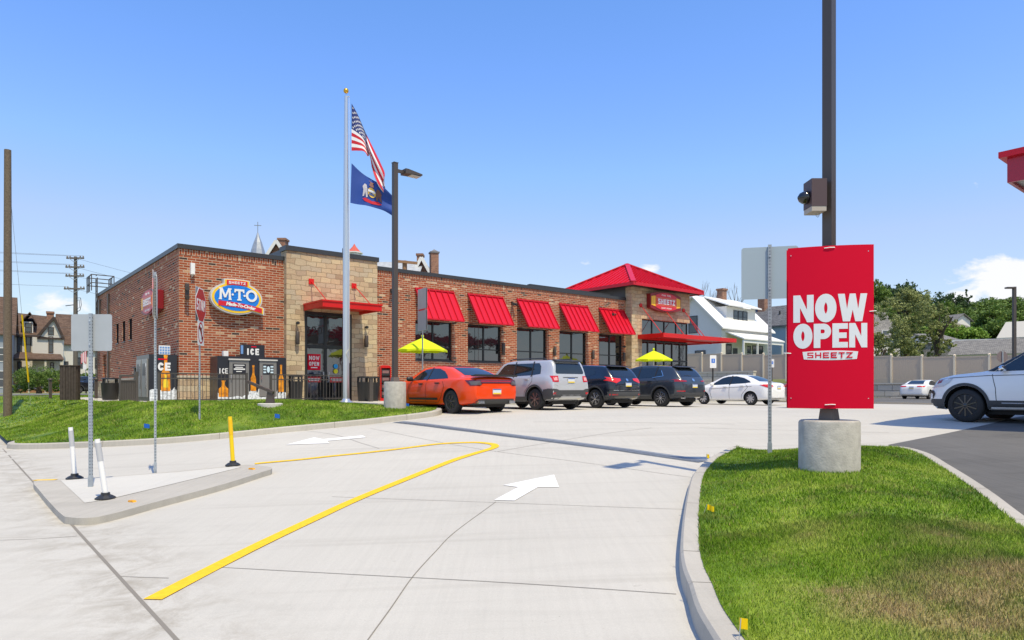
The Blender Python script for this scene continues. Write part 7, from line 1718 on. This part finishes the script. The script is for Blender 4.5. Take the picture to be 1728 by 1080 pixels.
# ================================================================== HOUSES
TRIMW = mat('trim_white', (.72, .72, .70), .5); TRIMD = mat('trim_dark', (.04, .045, .055), .5); TRIMB = mat('trim_brown', (.045, .028, .022), .6); WROOF = mat('white_roof', (.80, .80, .79), .45); WGLASS = mat('house_glass', (.05, .06, .07), .08, spec=.8)
def gable(mb, x0, x1, y0, y1, z, zr, axis='x', over=.3, th=.12, yr=None):
    """two roof slabs over a rectangle; axis = direction of the ridge"""
    if axis == 'x':
        ym = (y0 + y1) / 2 if yr is None else yr
        for ye in (y0, y1):
            sg = -1 if ye == y0 else 1; sl = (zr - z) / abs(ym - ye); a = (x0 - over, ym, zr); b = (x1 + over, ym, zr); e = ye + sg * over; ez = z - sl * over
            vs = [a, b, (x1 + over, e, ez), (x0 - over, e, ez)]; vs2 = [(p[0], p[1], p[2] + th) for p in vs]; mb.add(vs + vs2, [(0, 1, 2, 3), (7, 6, 5, 4), (0, 4, 5, 1), (1, 5, 6, 2), (2, 6, 7, 3), (3, 7, 4, 0)])
    else:
        o = MB(); gable(o, y0, y1, x0, x1, z, zr, 'x', over, th, yr); mb.add([(p[1], p[0], p[2]) for p in o.v], o.f)
def window(parent, x0, x1, z0, z1, y, trim=TRIMD, face='y', w=.08, mull=True):
    """face 'y': on a wall looking towards -y; 'x': towards -x (x0,x1 are then y values)"""
    def bx(mb, a0, a1, d0, d1, c0, c1):
        if face == 'y': mb.box(a0, a1, y - d1, y - d0, c0, c1)
        else: mb.box(y - d1, y - d0, a0, a1, c0, c1)
    mb = MB(); bx(mb, x0, x1, .005, .03, z0, z1); f = mb.build('window', WGLASS, parent)
    mb = MB(); bx(mb, x0 - w, x0, .004, .06, z0 - w, z1 + w); bx(mb, x1, x1 + w, .004, .06, z0 - w, z1 + w); bx(mb, x0, x1, .004, .06, z0 - w, z0); bx(mb, x0, x1, .004, .06, z1, z1 + w)
    if mull: bx(mb, x0, x1, .031, .05, (z0 + z1) / 2 - .03, (z0 + z1) / 2 + .03)
    mb.build('window_frame', trim, f); return f
# --- white house with white roof (local x = along the front, y = depth)
hs_, ht_ = 68.1, 44.8; hz = 3.4
WH = thing('white_house', 'white house with white metal roof, dormer and porch behind the tan fence', 'house', wst(hs_, ht_, hz), PHI)
ev, rd = 8.83 - hz, 12.45 - hz
mb = MB(); mb.box(0, 10.5, 0, 7.6, 0, ev); mb.prism([(0, ev), (7.6, ev), (3.8, rd - .05)], 0.01, 10.49, plane='yz'); mb.build('walls', SID_W, WH, uv=True)
mb = MB(); gable(mb, 0, 10.5, 0, 7.6, ev, rd, 'x', .45, .16); mb.build('roof', WROOF, WH)
mb = MB(); mb.box(2.4, 8.6, .9, 4.5, ev + .2, rd - 1.15); mb.build('dormer_wall', SID_W, WH, uv=True)
mb = MB(); vs = [(1.9, 3.8, rd + .12), (9.1, 3.8, rd + .12), (9.1, .3, rd - 1.2), (1.9, .3, rd - 1.2)]; mb.add(vs + [(p[0], p[1], p[2] + .15) for p in vs], [(0, 1, 2, 3), (7, 6, 5, 4), (0, 4, 5, 1), (1, 5, 6, 2), (2, 6, 7, 3), (3, 7, 4, 0)]); mb.build('dormer_roof', WROOF, WH)
for k in range(3): window(WH, 3.9 + k * 1.0, 4.7 + k * 1.0, rd - 2.9, rd - 1.6, .9)
mb = MB(); vs = [(.9, -.0, 8.05 - hz), (9.8, 0, 8.05 - hz), (9.8, -2.3, 7.15 - hz), (.9, -2.3, 7.15 - hz)]; mb.add(vs + [(p[0], p[1], p[2] + .14) for p in vs], [(0, 1, 2, 3), (7, 6, 5, 4), (0, 4, 5, 1), (1, 5, 6, 2), (2, 6, 7, 3), (3, 7, 4, 0)]); mb.box(1.0, 9.7, -2.2, -2.05, 6.8 - hz, 7.1 - hz); mb.build('porch_roof', WROOF, WH)
for x in (1.1, 4.0, 6.9, 9.55): mb = MB(); mb.box(x - .09, x + .09, -2.2, -2.02, 0, 6.8 - hz); mb.build('porch_post', TRIMW, WH)
window(WH, .9, 1.9, 1.9, 3.3, 0); window(WH, 5.2, 6.1, 1.4, 3.3, 0, TRIMW); window(WH, 6.5, 7.4, 1.4, 3.3, 0); window(WH, 7.8, 8.7, 1.4, 3.3, 0)
mb = MB(); mb.box(2.3, 3.2, -.05, .0, .6, 2.9); mb.build('door', TRIMD, WH)
window(WH, 3.3, 4.4, ev - .6, ev + 1.3, 0, face='x'); window(WH, 2.2, 3.5, 1.9, 2.6, 0, face='x', mull=False)
mb = MB(); mb.box(5.4, 6.3, 3.4, 4.2, rd - .5, rd + 1.5); mb.box(5.3, 6.4, 3.3, 4.3, rd + 1.3, rd + 1.5); mb.build('chimney', OLDBRICK, WH, uv=True)
# --- blue house
BH = thing('blue_house', 'light blue house with dark shingle roof right of the white house', 'house', wst(83.2, 45.0, 3.6), PHI)
mb = MB(); mb.box(0, 8, 0, 11, 0, 6.3); mb.prism([(0, 6.3), (8, 6.3), (4, 9.0)], .01, 10.99, plane='xz'); mb.build('walls', SID_B, BH, uv=True)
mb = MB(); gable(mb, 0, 8, 0, 11, 6.3, 9.1, 'y', .4, .15); mb.build('roof', SHINGLE_D, BH, uv=True)
mb = MB(); mb.box(3.0, 3.9, 5.0, 6.0, 7.6, 10.4); mb.build('chimney', OLDBRICK, BH, uv=True); mb = MB(); mb.cyl((2.0, 2.2, 7.6), (2.0, 2.2, 8.3), .12, n=10); mb.build('roof_vent', BLACKP, BH)
window(BH, .35, 1.1, 2.0, 5.0, 0, TRIMW); mb = MB(); mb.box(-.06, .0, 0, .25, 0, 6.25); mb.build('corner_board', TRIMW, BH)
# --- generic houses
def house(name, label, X, Y, z, w, d, ev, rd, wall, roof, rz=PHI, axis='x', wins=(), chim=None, trim=TRIMW, cat='house'):
    h = thing(name, label, cat, (X, Y, z), rz); mb = MB(); mb.box(0, w, 0, d, -1, ev)
    if axis == 'x': mb.prism([(0, ev), (d, ev), (d / 2, rd - .05)], .01, w - .01, plane='yz')
    else: mb.prism([(0, ev), (w, ev), (w / 2, rd - .05)], .01, d - .01, plane='xz')
    mb.build('walls', wall, h, uv=True); mb = MB(); gable(mb, 0, w, 0, d, ev, rd, axis, .4, .14); mb.build('roof', roof, h, uv=True)
    for fc_, a, b, c, e in wins: window(h, a, b, c, e, 0, trim, fc_)
    if chim: mb = MB(); mb.box(chim[0], chim[0] + .9, chim[1], chim[1] + .8, rd - 1.2, rd + chim[2]); mb.box(chim[0] - .08, chim[0] + .98, chim[1] - .08, chim[1] + .88, rd + chim[2] - .2, rd + chim[2]); mb.build('chimney', OLDBRICK, h, uv=True)
    return h
Y = 92; house('white_house', 'tall white house with grey shingle roof beside the big olive tree', w_at(1452, Y), Y, 3.5, 6.5, 6, zpx(565, Y) - 3.5, zpx(522, Y) - 3.5, SID_W, SHINGLE_G, R(15), 'x', [('y', 1, 2, 1, 3), ('y', 3.6, 4.6, 1, 3), ('y', 1, 2, 4.4, 6), ('y', 3.6, 4.6, 4.4, 6)])
Y = 90; house('white_garage', 'small white building peeping out below the right of the big olive tree', w_at(1570, Y), Y, 3.5, 4, 5, zpx(572, Y) - 3.5, zpx(562, Y) - 3.5, SID_W, SHINGLE_G, R(15), 'x')
# low commercial roofs behind the fence
def shed(name, label, x0p, x1p, Y, ye, yr, depth, roof, wall, rz, base=2.9):
    X = w_at(x0p, Y); w = w_at(x1p, Y) - X; h = thing(name, label, 'building', (X, Y, base), rz); e = zpx(ye, Y) - base; r = zpx(yr, Y + depth * .6) - base
    mb = MB(); mb.box(0, w, 0, depth, -1, e); mb.build('walls', wall, h, uv=True); mb = MB(); gable(mb, 0, w, 0, depth, e, r, 'x', .4, .14); mb.build('roof', roof, h, uv=True)
    mb = MB(); mb.box(-.4, w + .4, -.46, -.38, e - .32, e - .05); mb.build('fascia', mat('fascia_olive', (.25, .27, .17), .7), h); return h
shed('long_grey_building', 'low building with light grey shingle roof right behind the fence', 1608, 1800, 72, 599, 579, 9, SHINGLE_G, SID_C, R(-40))
X = w_at(1556, 84); bb = thing('flat_roof_building', 'dark shingled flat-topped building behind the low grey roof', 'building', (X, 84, 2.9), R(-20)); ww = w_at(1692, 84) - X
mb = MB(); mb.box(0, ww, 0, 8, -1, zpx(579, 84) - 2.9); mb.build('walls', SHINGLE_G, bb, uv=True); mb = MB(); mb.box(-.2, ww + .2, -.25, 8.2, zpx(579, 84) - 2.9, zpx(574.5, 84) - 2.9); mb.build('roof_edge', mat('edge_metal', (.55, .56, .58), .4), bb)
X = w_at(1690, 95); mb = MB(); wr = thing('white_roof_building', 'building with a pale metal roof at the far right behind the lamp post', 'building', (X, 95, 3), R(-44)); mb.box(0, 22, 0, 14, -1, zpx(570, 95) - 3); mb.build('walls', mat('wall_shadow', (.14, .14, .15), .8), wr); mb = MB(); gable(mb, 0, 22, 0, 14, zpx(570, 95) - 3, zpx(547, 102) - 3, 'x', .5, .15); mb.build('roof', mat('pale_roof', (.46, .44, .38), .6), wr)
Y = 125; house('grey_roof_house', 'small grey roofed house among the hillside trees', w_at(1628, Y), Y, hg(w_at(1628, Y), Y) + 3.0, 3.6, 5, zpx(556, Y) - hg(w_at(1628, Y), Y) - 3.0, zpx(543, Y) - hg(w_at(1628, Y), Y) - 3.0, SID_W, SHINGLE_G, R(30), 'x')
Y = 128; house('white_hill_house', 'white house half hidden in the hillside trees', w_at(1612, Y), Y, hg(w_at(1612, Y), Y) + 3, 3.2, 4, zpx(540, Y) - hg(w_at(1612, Y), Y) - 3, zpx(530, Y) - hg(w_at(1612, Y), Y) - 3, SID_W, SHINGLE_G, R(10), 'y', [('y', 1.0, 1.8, .5, 1.8)])

# --- tan privacy fence on the retaining walls
fe = thing('privacy_fence', 'long tan vinyl privacy fence on top of the block wall', 'fence', wst(63.9, 0, 0), PHI + R(90))
def fz0(t): return 2.24 + (t - 21) * .05 if t > 21 else 2.24 + (t - 21) * .004
t = 3.0; step_ = 2.44; posts = []
while t < 56: posts.append(t); t += step_
for k, t in enumerate(posts):
    z = fz0(t); mb = MB(); mb.box(t - .075, t + .075, -.075, .075, z - .6, z + 2.12); mb.add([(t - .10, -.10, z + 2.12), (t + .10, -.10, z + 2.12), (t + .10, .10, z + 2.12), (t - .10, .10, z + 2.12), (t, 0, z + 2.22)], [(0, 1, 4), (1, 2, 4), (2, 3, 4), (3, 0, 4), (3, 2, 1, 0)]); mb.build('post', VINYLP, fe)
    if k < len(posts) - 1:
        z2 = fz0(posts[k + 1]); mb = MB(); a, b = t + .08, t + step_ - .08; zm = (z + z2) / 2 + .05
        for q in range(15): x0 = a + (b - a) * q / 15; mb.box(x0 + .003, x0 + (b - a) / 15 - .003, -.02 - .003 * (q % 2), .02, zm, zm + 1.85)
        mb.box(a, b, -.035, .035, zm + 1.85, zm + 1.97); mb.box(a, b, -.035, .035, zm - .5, zm); mb.build('panel', VINYL, fe)
rwl = thing('retaining_wall', 'low stone block retaining wall under the tan fence', 'wall', wst(61.6, 0, 0), PHI + R(90))
mb = MB(); mb.box(0, 52, -.9, 0, .4, 1.98); mb.build('blocks', BLOCK, rwl, uv=True); mb = MB(); mb.box(-.05, 52.05, -.95, .05, 1.98, 2.10); mb.build('coping', mat('coping_stone', (.52, .49, .42), .8), rwl)
mb = MB(); mb.box(0, 24, .05, .35, .6, 1.05); mb.build('lower_course', BLOCK, rwl, uv=True)
rw2 = thing('retaining_wall', 'taller upper block wall behind the dark parked car', 'wall', wst(62.4, 37.4, 0), PHI + R(90))
mb = MB(); mb.box(0, 14, -.5, 0, 1.9, 3.25); mb.build('blocks', BLOCK, rw2, uv=True); mb = MB(); mb.box(-.05, 14.05, -.55, .05, 3.25, 3.4); mb.build('coping', MATS['coping_stone'], rw2)
# parking signs
for px, Y, y0, y1, lb in ((1203, 39, 599.5, 621, 'white and blue disabled parking sign on a black post behind the white sedan'), (1302.5, 46, 606, 620, 'disabled parking sign mostly hidden behind the tall perforated post')):
    X = w_at(px, Y); z = .85; s = thing('parking_sign', lb, 'sign', (X, Y, z), R(6), 'disabled parking signs'); a, b = zpx(y1, Y) - z, zpx(y0, Y) - z; w = (b - a) * .26
    mb = MB(); mb.box(-.03, .03, -.03, .03, -.1, b); mb.build('post', BLACKP, s); mb = MB(); mb.prism(rplate(2 * w, b - a, .03, (a + b) / 2), -.04, -.034); p = mb.build('sign_plate', WHITE, s)
    mb = MB(); c = (a + b) / 2; mb.box(-w * .55, w * .55, -.043, -.0405, c - w * .4, c + w * .9); mb.build('blue_symbol', mat('access_blue', (.02, .16, .62), .5), p); mb = MB(); mb.box(-w * .7, w * .7, -.043, -.0405, c - w * 1.3, c - w * 1.1); mb.box(-w * .08, w * .08, -.045, -.0435, c - w * .1, c + w * .7); mb.build('symbol_mark', WHITE, p)
X = w_at(1692, 38); so = thing('stop_sign', 'brownish back of an octagonal sign above the hood of the large white SUV', 'sign', (X, 38, .85), 0)
zc_ = zpx(602, 38) - .85; mb = MB(); mb.prism([(.33 * math.cos(R(22.5 + 45 * k)), zc_ + .33 * math.sin(R(22.5 + 45 * k))) for k in range(8)], .03, .036); mb.build('plate_back', mat('sign_back_brown', (.20, .16, .16), .6), so); mb = MB(); mb.box(-.03, .03, -.02, .03, -.1, zc_ + .3); mb.build('post', GALV, so)
# far lamp post
Y = 46; X = w_at(1711.5, Y); fl2 = thing('lamp_post', 'distant thin dark lamp post before the hillside at the right', 'lamp post', (X, Y, .85), 0); H = zpx(484, Y) - .85
mb = MB(); mb.box(-.09, .09, -.09, .09, 0, H); mb.build('shaft', BROWN, fl2); mb = MB(); mb.box(-.55, -.05, -.15, .15, H - .12, H - .02); mb.build('lamp_head', BROWN, fl2); mb = MB(); mb.lathe([(.35, 0), (.35, .8)], 20); mb.build('concrete_base', CONC_B, fl2)

# ================================================================== LEFT STREET
Y0_ = 85.0; K_ = FPX / Y0_; X0_ = w_at(0, Y0_)
lh = lambda px: px / (K_ * 1.224); lzz = lambda py: EYE + (HY - py) / K_ - 1.0
A = thing('brown_roofed_house', 'cream house with brown shingle roofs, dormer and gabled bay across the side street', 'house', (X0_, Y0_, 1.0), R(32))
mb = MB(); mb.box(lh(20), lh(96), 0, 7, 0, lzz(562)); mb.build('walls', SID_C, A, uv=True)
mb = MB(); ez = lzz(563); mb.add([(lh(16), -.5, ez - .1), (lh(104), -.5, ez - .1), (lh(98), 3.6, lzz(527)), (lh(22), 3.6, lzz(522)), (lh(16), 7.5, ez), (lh(104), 7.5, ez)], [(0, 1, 2, 3), (3, 2, 5, 4), (0, 3, 4), (1, 5, 2), (0, 4, 5, 1)]); mb.build('roof', SHINGLE_B, A, uv=True)
mb = MB(); mb.box(lh(16), lh(104), -.56, -.5, ez - .32, ez - .05); mb.build('eave_trim', TRIMB, A)
mb = MB(); mb.prism([(lh(56), 0), (lh(110), 0), (lh(110), lzz(568)), (lh(56), lzz(568))], -1.3, 1.0); mb.build('bay_wall', SID_C, A, uv=True)
mb = MB(); mb.prism([(lh(70), lzz(566)), (lh(109), lzz(571)), (lh(93), lzz(537))], -1.35, .8); mb.build('gable_wall', SID_C, A, uv=True)
mb = MB(); mb.bar((lh(66), -1.5, lzz(566)), (lh(93.5), -1.5, lzz(533.5)), .3, .26, up=(0, 1, 0)); mb.bar((lh(111), -1.5, lzz(571)), (lh(93.5), -1.505, lzz(533.5)), .3, .26, up=(0, 1, 0)); mb.box(lh(64), lh(112), -1.5, -1.36, lzz(571), lzz(568)); mb.build('gable_trim', TRIMB, A)
mb = MB(); 
for xa, za in ((lh(67), lzz(566)), (lh(111), lzz(570))): mb.add([(xa, -1.6, za), (lh(93.5), -1.6, lzz(533)), (lh(93.5), 3.4, lzz(533)), (xa, 3.4, za), (xa, -1.6, za + .12), (lh(93.5), -1.6, lzz(533) + .12), (lh(93.5), 3.4, lzz(533) + .12), (xa, 3.4, za + .12)], [(0, 1, 2, 3), (7, 6, 5, 4), (0, 4, 5, 1), (3, 2, 6, 7), (0, 3, 7, 4)])
mb.build('gable_roof', SHINGLE_B, A, uv=True)
mb = MB(); mb.box(lh(40), lh(56), -.1, 2.5, lzz(560), lzz(541)); mb.build('dormer_wall', TRIMW, A); mb = MB(); gable(mb, lh(36), lh(60), -.5, 2.6, lzz(542), lzz(526), 'y', .1, .14, yr=lh(51)); mb.build('dormer_roof', SHINGLE_B, A, uv=True)
window(A, lh(43.5), lh(53), lzz(558), lzz(544), -.12, TRIMB); window(A, lh(84), lh(92), lzz(562), lzz(551), -1.36, TRIMB)
for a, b, y_ in ((29.5, 36, 0), (45, 51, 0), (85, 91, -1.31)): window(A, lh(a), lh(b), lzz(593), lzz(567), y_, TRIMB)
mb = MB(); mb.add([(lh(20), -3.6, lzz(607)), (lh(112), -3.6, lzz(607)), (lh(104), -.9, lzz(596)), (lh(32), -.9, lzz(595)), (lh(20), -3.6, lzz(605.5)), (lh(112), -3.6, lzz(605.5)), (lh(104), -.9, lzz(594.5)), (lh(32), -.9, lzz(593.5))], [(0, 1, 2, 3), (7, 6, 5, 4), (0, 4, 5, 1), (1, 5, 6, 2), (3, 7, 4, 0)]); mb.build('porch_roof', SHINGLE_B, A, uv=True)
mb = MB(); mb.box(lh(22), lh(110), -3.45, -3.3, lzz(609.5), lzz(607)); mb.build('porch_trim', TRIMB, A)
for px in (24, 52, 80, 107): mb = MB(); mb.box(lh(px) - .1, lh(px) + .1, -3.45, -3.25, 0, lzz(609)); mb.build('porch_post', mat('post_cream', (.55, .50, .40), .7), A)
mb = MB(); mb.box(lh(24), lh(52), -3.42, -3.36, lzz(648), lzz(637)); mb.box(lh(80), lh(107), -3.42, -3.36, lzz(648), lzz(637)); mb.build('porch_rail', WOODB, A); mb = MB(); mb.box(lh(22), lh(110), -3.3, 0, -.3, .5); mb.build('porch_floor', WOODB, A)
mb = MB(); mb.box(lh(77.5), lh(90.5), 3.0, 4.0, lzz(540), lzz(519)); mb.box(lh(76.5), lh(91.5), 2.9, 4.1, lzz(521), lzz(517.5)); mb.build('chimney', OLDBRICK, A, uv=True)
window(A, lh(30), lh(35.5), lzz(632), lzz(610), 0, TRIMB); window(A, lh(88), lh(92), lzz(620), lzz(612), -1.31, TRIMB)
mb = MB(); mb.box(lh(60), lh(66), -.05, 0, .5, lzz(612)); mb.build('door', TRIMB, A)
B_ = house('brown_roofed_house', 'white sided house with steep brown roof behind the first brown roofed house', w_at(98, 92), 92, 1.0, (w_at(128, 92) - w_at(98, 92)) / 1.2, 8, zpx(577, 92) - 1, zpx(527, 92) - 1, SID_W, SHINGLE_B, R(32), 'x', [('y', .5, 1.1, 2.2, 4.2)], None, TRIMB)
house('pale_house', 'pale blue-white house behind the sign plate left of the shop', w_at(121, 98), 98, 1.0, (w_at(180, 98) - w_at(121, 98)) / 1.2, 7, zpx(590, 98) - 1, zpx(570, 98) - 1, SID_W, SHINGLE_B, R(32), 'x', [('y', .7, 1.3, 3.6, 5.0), ('y', 2.9, 3.5, 3.6, 5.0), ('y', .7, 1.3, 1.0, 2.6)], None, TRIMD)
house('grey_blue_house', 'grey-blue house with brown roof at the left edge of the picture', w_at(20, 80) - 5.5 * .829, 80 - 5.5 * .559, 1.0, 5.5, 8, zpx(560, 80) - 1, zpx(505, 84) - 1, siding('siding_slate', (.32, .36, .42)), SHINGLE_B, R(34), 'x', [('y', 4.0, 4.7, 3.8, 5.3), ('y', 5.0, 5.4, 3.8, 5.3), ('y', 4.0, 4.7, .8, 2.6)], None, TRIMW)
# steps, hanging flag
Y = 66; hf = thing('hanging_flag', 'faded stars and stripes hanging on a slanted staff behind the sign plate', 'flag', (w_at(144, Y), Y, 1.05), 0); z0_ = zpx(614, Y) - 1.05; z1_ = zpx(592, Y) - 1.05
mb = MB(); mb.cyl((0, .05, 0), (0, .05, z1_ + .1), .03, n=8); mb.cyl((0, .05, z1_ - .3), (-.6, .02, z1_ + .1), .02, n=6); mb.build('staff', GALV, hf)
mb = MB()
for k in range(7): mb.box(-.42 + k * .075, -.345 + k * .075, -.01 - .01 * (k % 2), .0, z0_ + .1 * (k % 3), z1_ - .05 * (6 - k), k % 2)
mb.build('cloth', [FRED, FWHITE], hf); mb = MB(); mb.box(-.22, .12, -.03, -.02, z0_ - .55, z0_ - .05); mb.build('notice_board', WHITE, hf)
# utility pole with cross-arms
Y = 52; X = w_at(127.5, Y); up_ = thing('utility_pole', 'tall utility pole with four cross-arms behind the side wall', 'utility pole', (X, Y, 1.1), 0); kz = lambda py: zpx(py, Y) - 1.1; kx = lambda px: (px - 127.5) / FPX * Y
mb = MB(); mb.lathe([(.17, -.3), (.15, 6), (.11, kz(433))], 12); mb.build('shaft', mat('pole_grey', (.13, .115, .10), .9), up_, smooth=50)
insul = []
for py, xa, xb in ((436, 114, 143), (451, 112.5, 143.5), (466, 112.5, 143), (487.5, 110, 144)):
    mb = MB(); mb.box(kx(xa), kx(xb), -.16, -.06, kz(py) - .06, kz(py) + .05); arm = mb.build('cross_arm', MATS['pole_grey'], up_)
    mb = MB(); mb.bar((kx(xa + 4), -.17, kz(py)), (0, -.17, kz(py + 7)), .035); mb.bar((kx(xb - 4), -.17, kz(py)), (0, -.17, kz(py + 7)), .035); mb.build('brace', GALV, arm)
    for px in (xa + 1, xa + 6, xb - 6, xb - 1):
        mb = MB(); mb.lathe([(.02, 0), (.05, .03), (.05, .09), (.03, .13)], 8, (kx(px), -.11, kz(py) + .05)); mb.build('insulator', mat('porcelain', (.25, .22, .2), .3), arm); insul.append((X + kx(px), Y - .11, zpx(py, Y) + .17))
mb = MB(); mb.tube([(.1, -.1, kz(503)), (.45, -.1, kz(503)), (.5, -.1, kz(515)), (.4, -.1, kz(524)), (.12, -.1, kz(527))], .02); mb.tube([(.12, -.1, kz(508)), (.35, -.1, kz(506)), (.38, -.1, kz(519)), (.12, -.1, kz(522))], .015); mb.cyl((-.75, 0, kz(516)), (.0, 0, kz(514)), .03); mb.build('cable_loops', BLACKP, up_)
def wire(a, b, sag, label):
    a, b = Vector(a), Vector(b); mb = MB(); P = []
    for k in range(17): t = k / 16; p = a.lerp(b, t); p.z -= sag * 4 * t * (1 - t); P.append(tuple(p - a))
    mb.tube(P, .009, 4); o = mb.build('overhead_wire', mat('wire_black', (.10, .10, .11), .6)); o.location = a; tag(o, label, 'wire', 'overhead wires')
for i, k in enumerate((0, 3, 4, 7, 8, 11, 12)):
    wire(insul[k], (insul[k][0] - 38, insul[k][1] - 12 + i * .2, insul[k][2] + 2.8 + .1 * i), .9, 'thin black wire running left from the utility pole cross-arms')
    if i % 2 == 0: wire(insul[k], (insul[k][0] + 16, insul[k][1] + 30, insul[k][2] - 1.0), .8, 'thin black wire running right from the utility pole behind the shop')
for i, (ya, yb) in enumerate(((524, 532), (543, 549), (558, 562))): wire((w_at(-15, 60), 60, zpx(ya, 60)), (w_at(175, 62), 62, zpx(yb, 62)), .35, 'thin low wire crossing before the brown roofed house')

# ================================================================== ROOFS AND SPIRES BEHIND THE SHOP
Y = 105; zb_ = 1.5; sp_ = thing('church_spire', 'grey metal church spire with a cross above the brick parapet', 'church', (w_at(435, Y), Y, zb_), R(10)); q = lambda py: zpx(py, Y) - zb_
mb = MB(); mb.lathe([(1.2, q(432)), (.95, q(421)), (.64, q(410)), (.33, q(401)), (.10, q(393))], 8); mb.build('spire', mat('spire_metal', (.34, .37, .41), .4, metal=.4, noise=.15, nscale=3), sp_)
mb = MB(); mb.box(-1.3, 1.3, -1.3, 1.3, 0, q(433)); mb.build('tower', OLDBRICK, sp_, uv=True)
mb = MB(); mb.cyl((0, 0, q(396)), (0, 0, q(374.5)), .05, n=8); mb.bar((-.52, 0, q(380.5)), (.52, 0, q(380.5)), .09); mb.build('cross', mat('cross_metal', (.3, .32, .35), .4, metal=.5), sp_)
def brick_gable(name, label, px, py, Y, hw, slope, chim, side=1, mwall=OLDBRICK):
    z0 = 1.5; g = thing(name, label, 'house', (w_at(px, Y), Y, z0), 0); pk = zpx(py, Y) - z0; e = pk - hw * slope
    mb = MB(); mb.prism([(-hw, 0), (hw, 0), (hw, e), (0, pk), (-hw, e)], 0, 9); mb.build('walls', mwall, g, uv=True)
    mb = MB(); gable(mb, -hw, hw, 0, 9, e + .05, pk + .05, 'y', .3, .14); mb.build('roof', SHINGLE_D, g, uv=True)
    mb = MB(); mb.bar((-hw - .25, -.35, e - .25), (0, -.35, pk + .1), .3, .08, up=(0, 1, 0)); mb.bar((hw + .25, -.355, e - .25), (0, -.355, pk + .1), .3, .08, up=(0, 1, 0)); mb.build('white_trim', TRIMW, g)
    cx0, cx1, cy0 = chim; kx_ = lambda p: (p - px) / FPX * (Y + 1); mb = MB(); mb.box(kx_(cx0), kx_(cx1), .6, 1.6, e, zpx(cy0, Y + 1) - z0 - .2); mb.box(kx_(cx0) - .08, kx_(cx1) + .08, .52, 1.68, zpx(cy0, Y + 1) - z0 - .2, zpx(cy0, Y + 1) - z0); mb.build('chimney', OLDBRICK, g, uv=True)
brick_gable('brick_gable_house', 'brick gable with white trim and chimney left of the stone tower', 468, 409, 66, 2.6, 1.55, (465.5, 477.5, 403))
brick_gable('brick_gable_house', 'brick gable with white trim right of the lamp post, behind the parapet', 712, 437, 66, 2.6, 1.9, (702, 711.5, 429))
Y = 88; cu = thing('cupola', 'small white cupola with a curved red roof behind the flagpole', 'cupola', (w_at(598, Y), Y, 1.5), R(20)); q = lambda py: zpx(py, Y) - 1.5
mb = MB(); mb.lathe([(.95, q(426)), (.55, q(421)), (.22, q(416)), (.03, q(411.5))], 8); mb.build('roof', mat('cupola_red', (.55, .10, .06), .5), cu); mb = MB(); mb.lathe([(1.1, q(428)), (1.1, q(426.2))], 8); mb.lathe([(.85, q(436)), (.85, q(428))], 8); mb.box(-.8, .8, -.8, .8, 0, q(436)); mb.build('drum', TRIMW, cu)
mb = MB(); mb.box(w_at(577.5, 60), w_at(581, 60), 60, 60.8, 2, zpx(419, 60)); o = mb.build('dark_chimney', mat('chimney_dark', (.05, .045, .045), .8)); tag(o, 'small dark flue just left of the flagpole above the stone parapet', 'chimney')
Y = 63; sl = thing('slate_roof_house', 'pale slate roof showing behind the parapet left of the lamp post', 'house', (w_at(615, Y), Y, 1.5), 0); w = w_at(700, Y) - w_at(615, Y)
mb = MB(); mb.box(0, w, 0, 8, 0, zpx(470, Y) - 1.5); mb.build('walls', OLDBRICK, sl, uv=True); mb = MB(); gable(mb, 0, w, 0, 8, zpx(470, Y) - 1.5, zpx(444, Y + 4) - 1.5, 'x', .3, .12); mb.build('roof', mat('slate_pale', (.38, .40, .42), .6, noise=.15, nscale=3), sl)
Y = 58; ph = thing('utility_pole', 'brown wooden pole with one long cross-arm behind the parapet', 'utility pole', (w_at(683, Y), Y, 1.3), 0); q = lambda py: zpx(py, Y) - 1.3
mb = MB(); mb.lathe([(.22, 0), (.2, q(440))], 10); mb.build('shaft', mat('pole_brown', (.30, .17, .09), .85), ph); mb = MB(); mb.bar((w_at(668, Y) - w_at(683, Y), -.25, q(441.5)), (w_at(705, Y) - w_at(683, Y), -.25, q(445)), .12, .22); mb.build('cross_arm', MATS['pole_brown'], ph)
Y = 60; ck = thing('brick_chimney', 'tall square brick chimney stack behind the parapet', 'chimney', (w_at(732.5, Y), Y, 1.5), R(20)); hw = 8.3 / FPX * Y * .78; q = lambda py: zpx(py, Y) - 1.5
mb = MB(); mb.box(-hw, hw, -hw, hw, 0, q(428)); mb.build('stack', OLDBRICK, ck, uv=True); mb = MB(); mb.box(-hw - .07, hw + .07, -hw - .07, hw + .07, q(428), q(425.5)); mb.add([(-hw, -hw, q(425.5)), (hw, -hw, q(425.5)), (hw, hw, q(425.5)), (-hw, hw, q(425.5)), (0, 0, q(420.5))], [(0, 1, 4), (1, 2, 4), (2, 3, 4), (3, 0, 4)]); mb.build('cap', mat('chimney_cap', (.16, .16, .17), .6), ck)
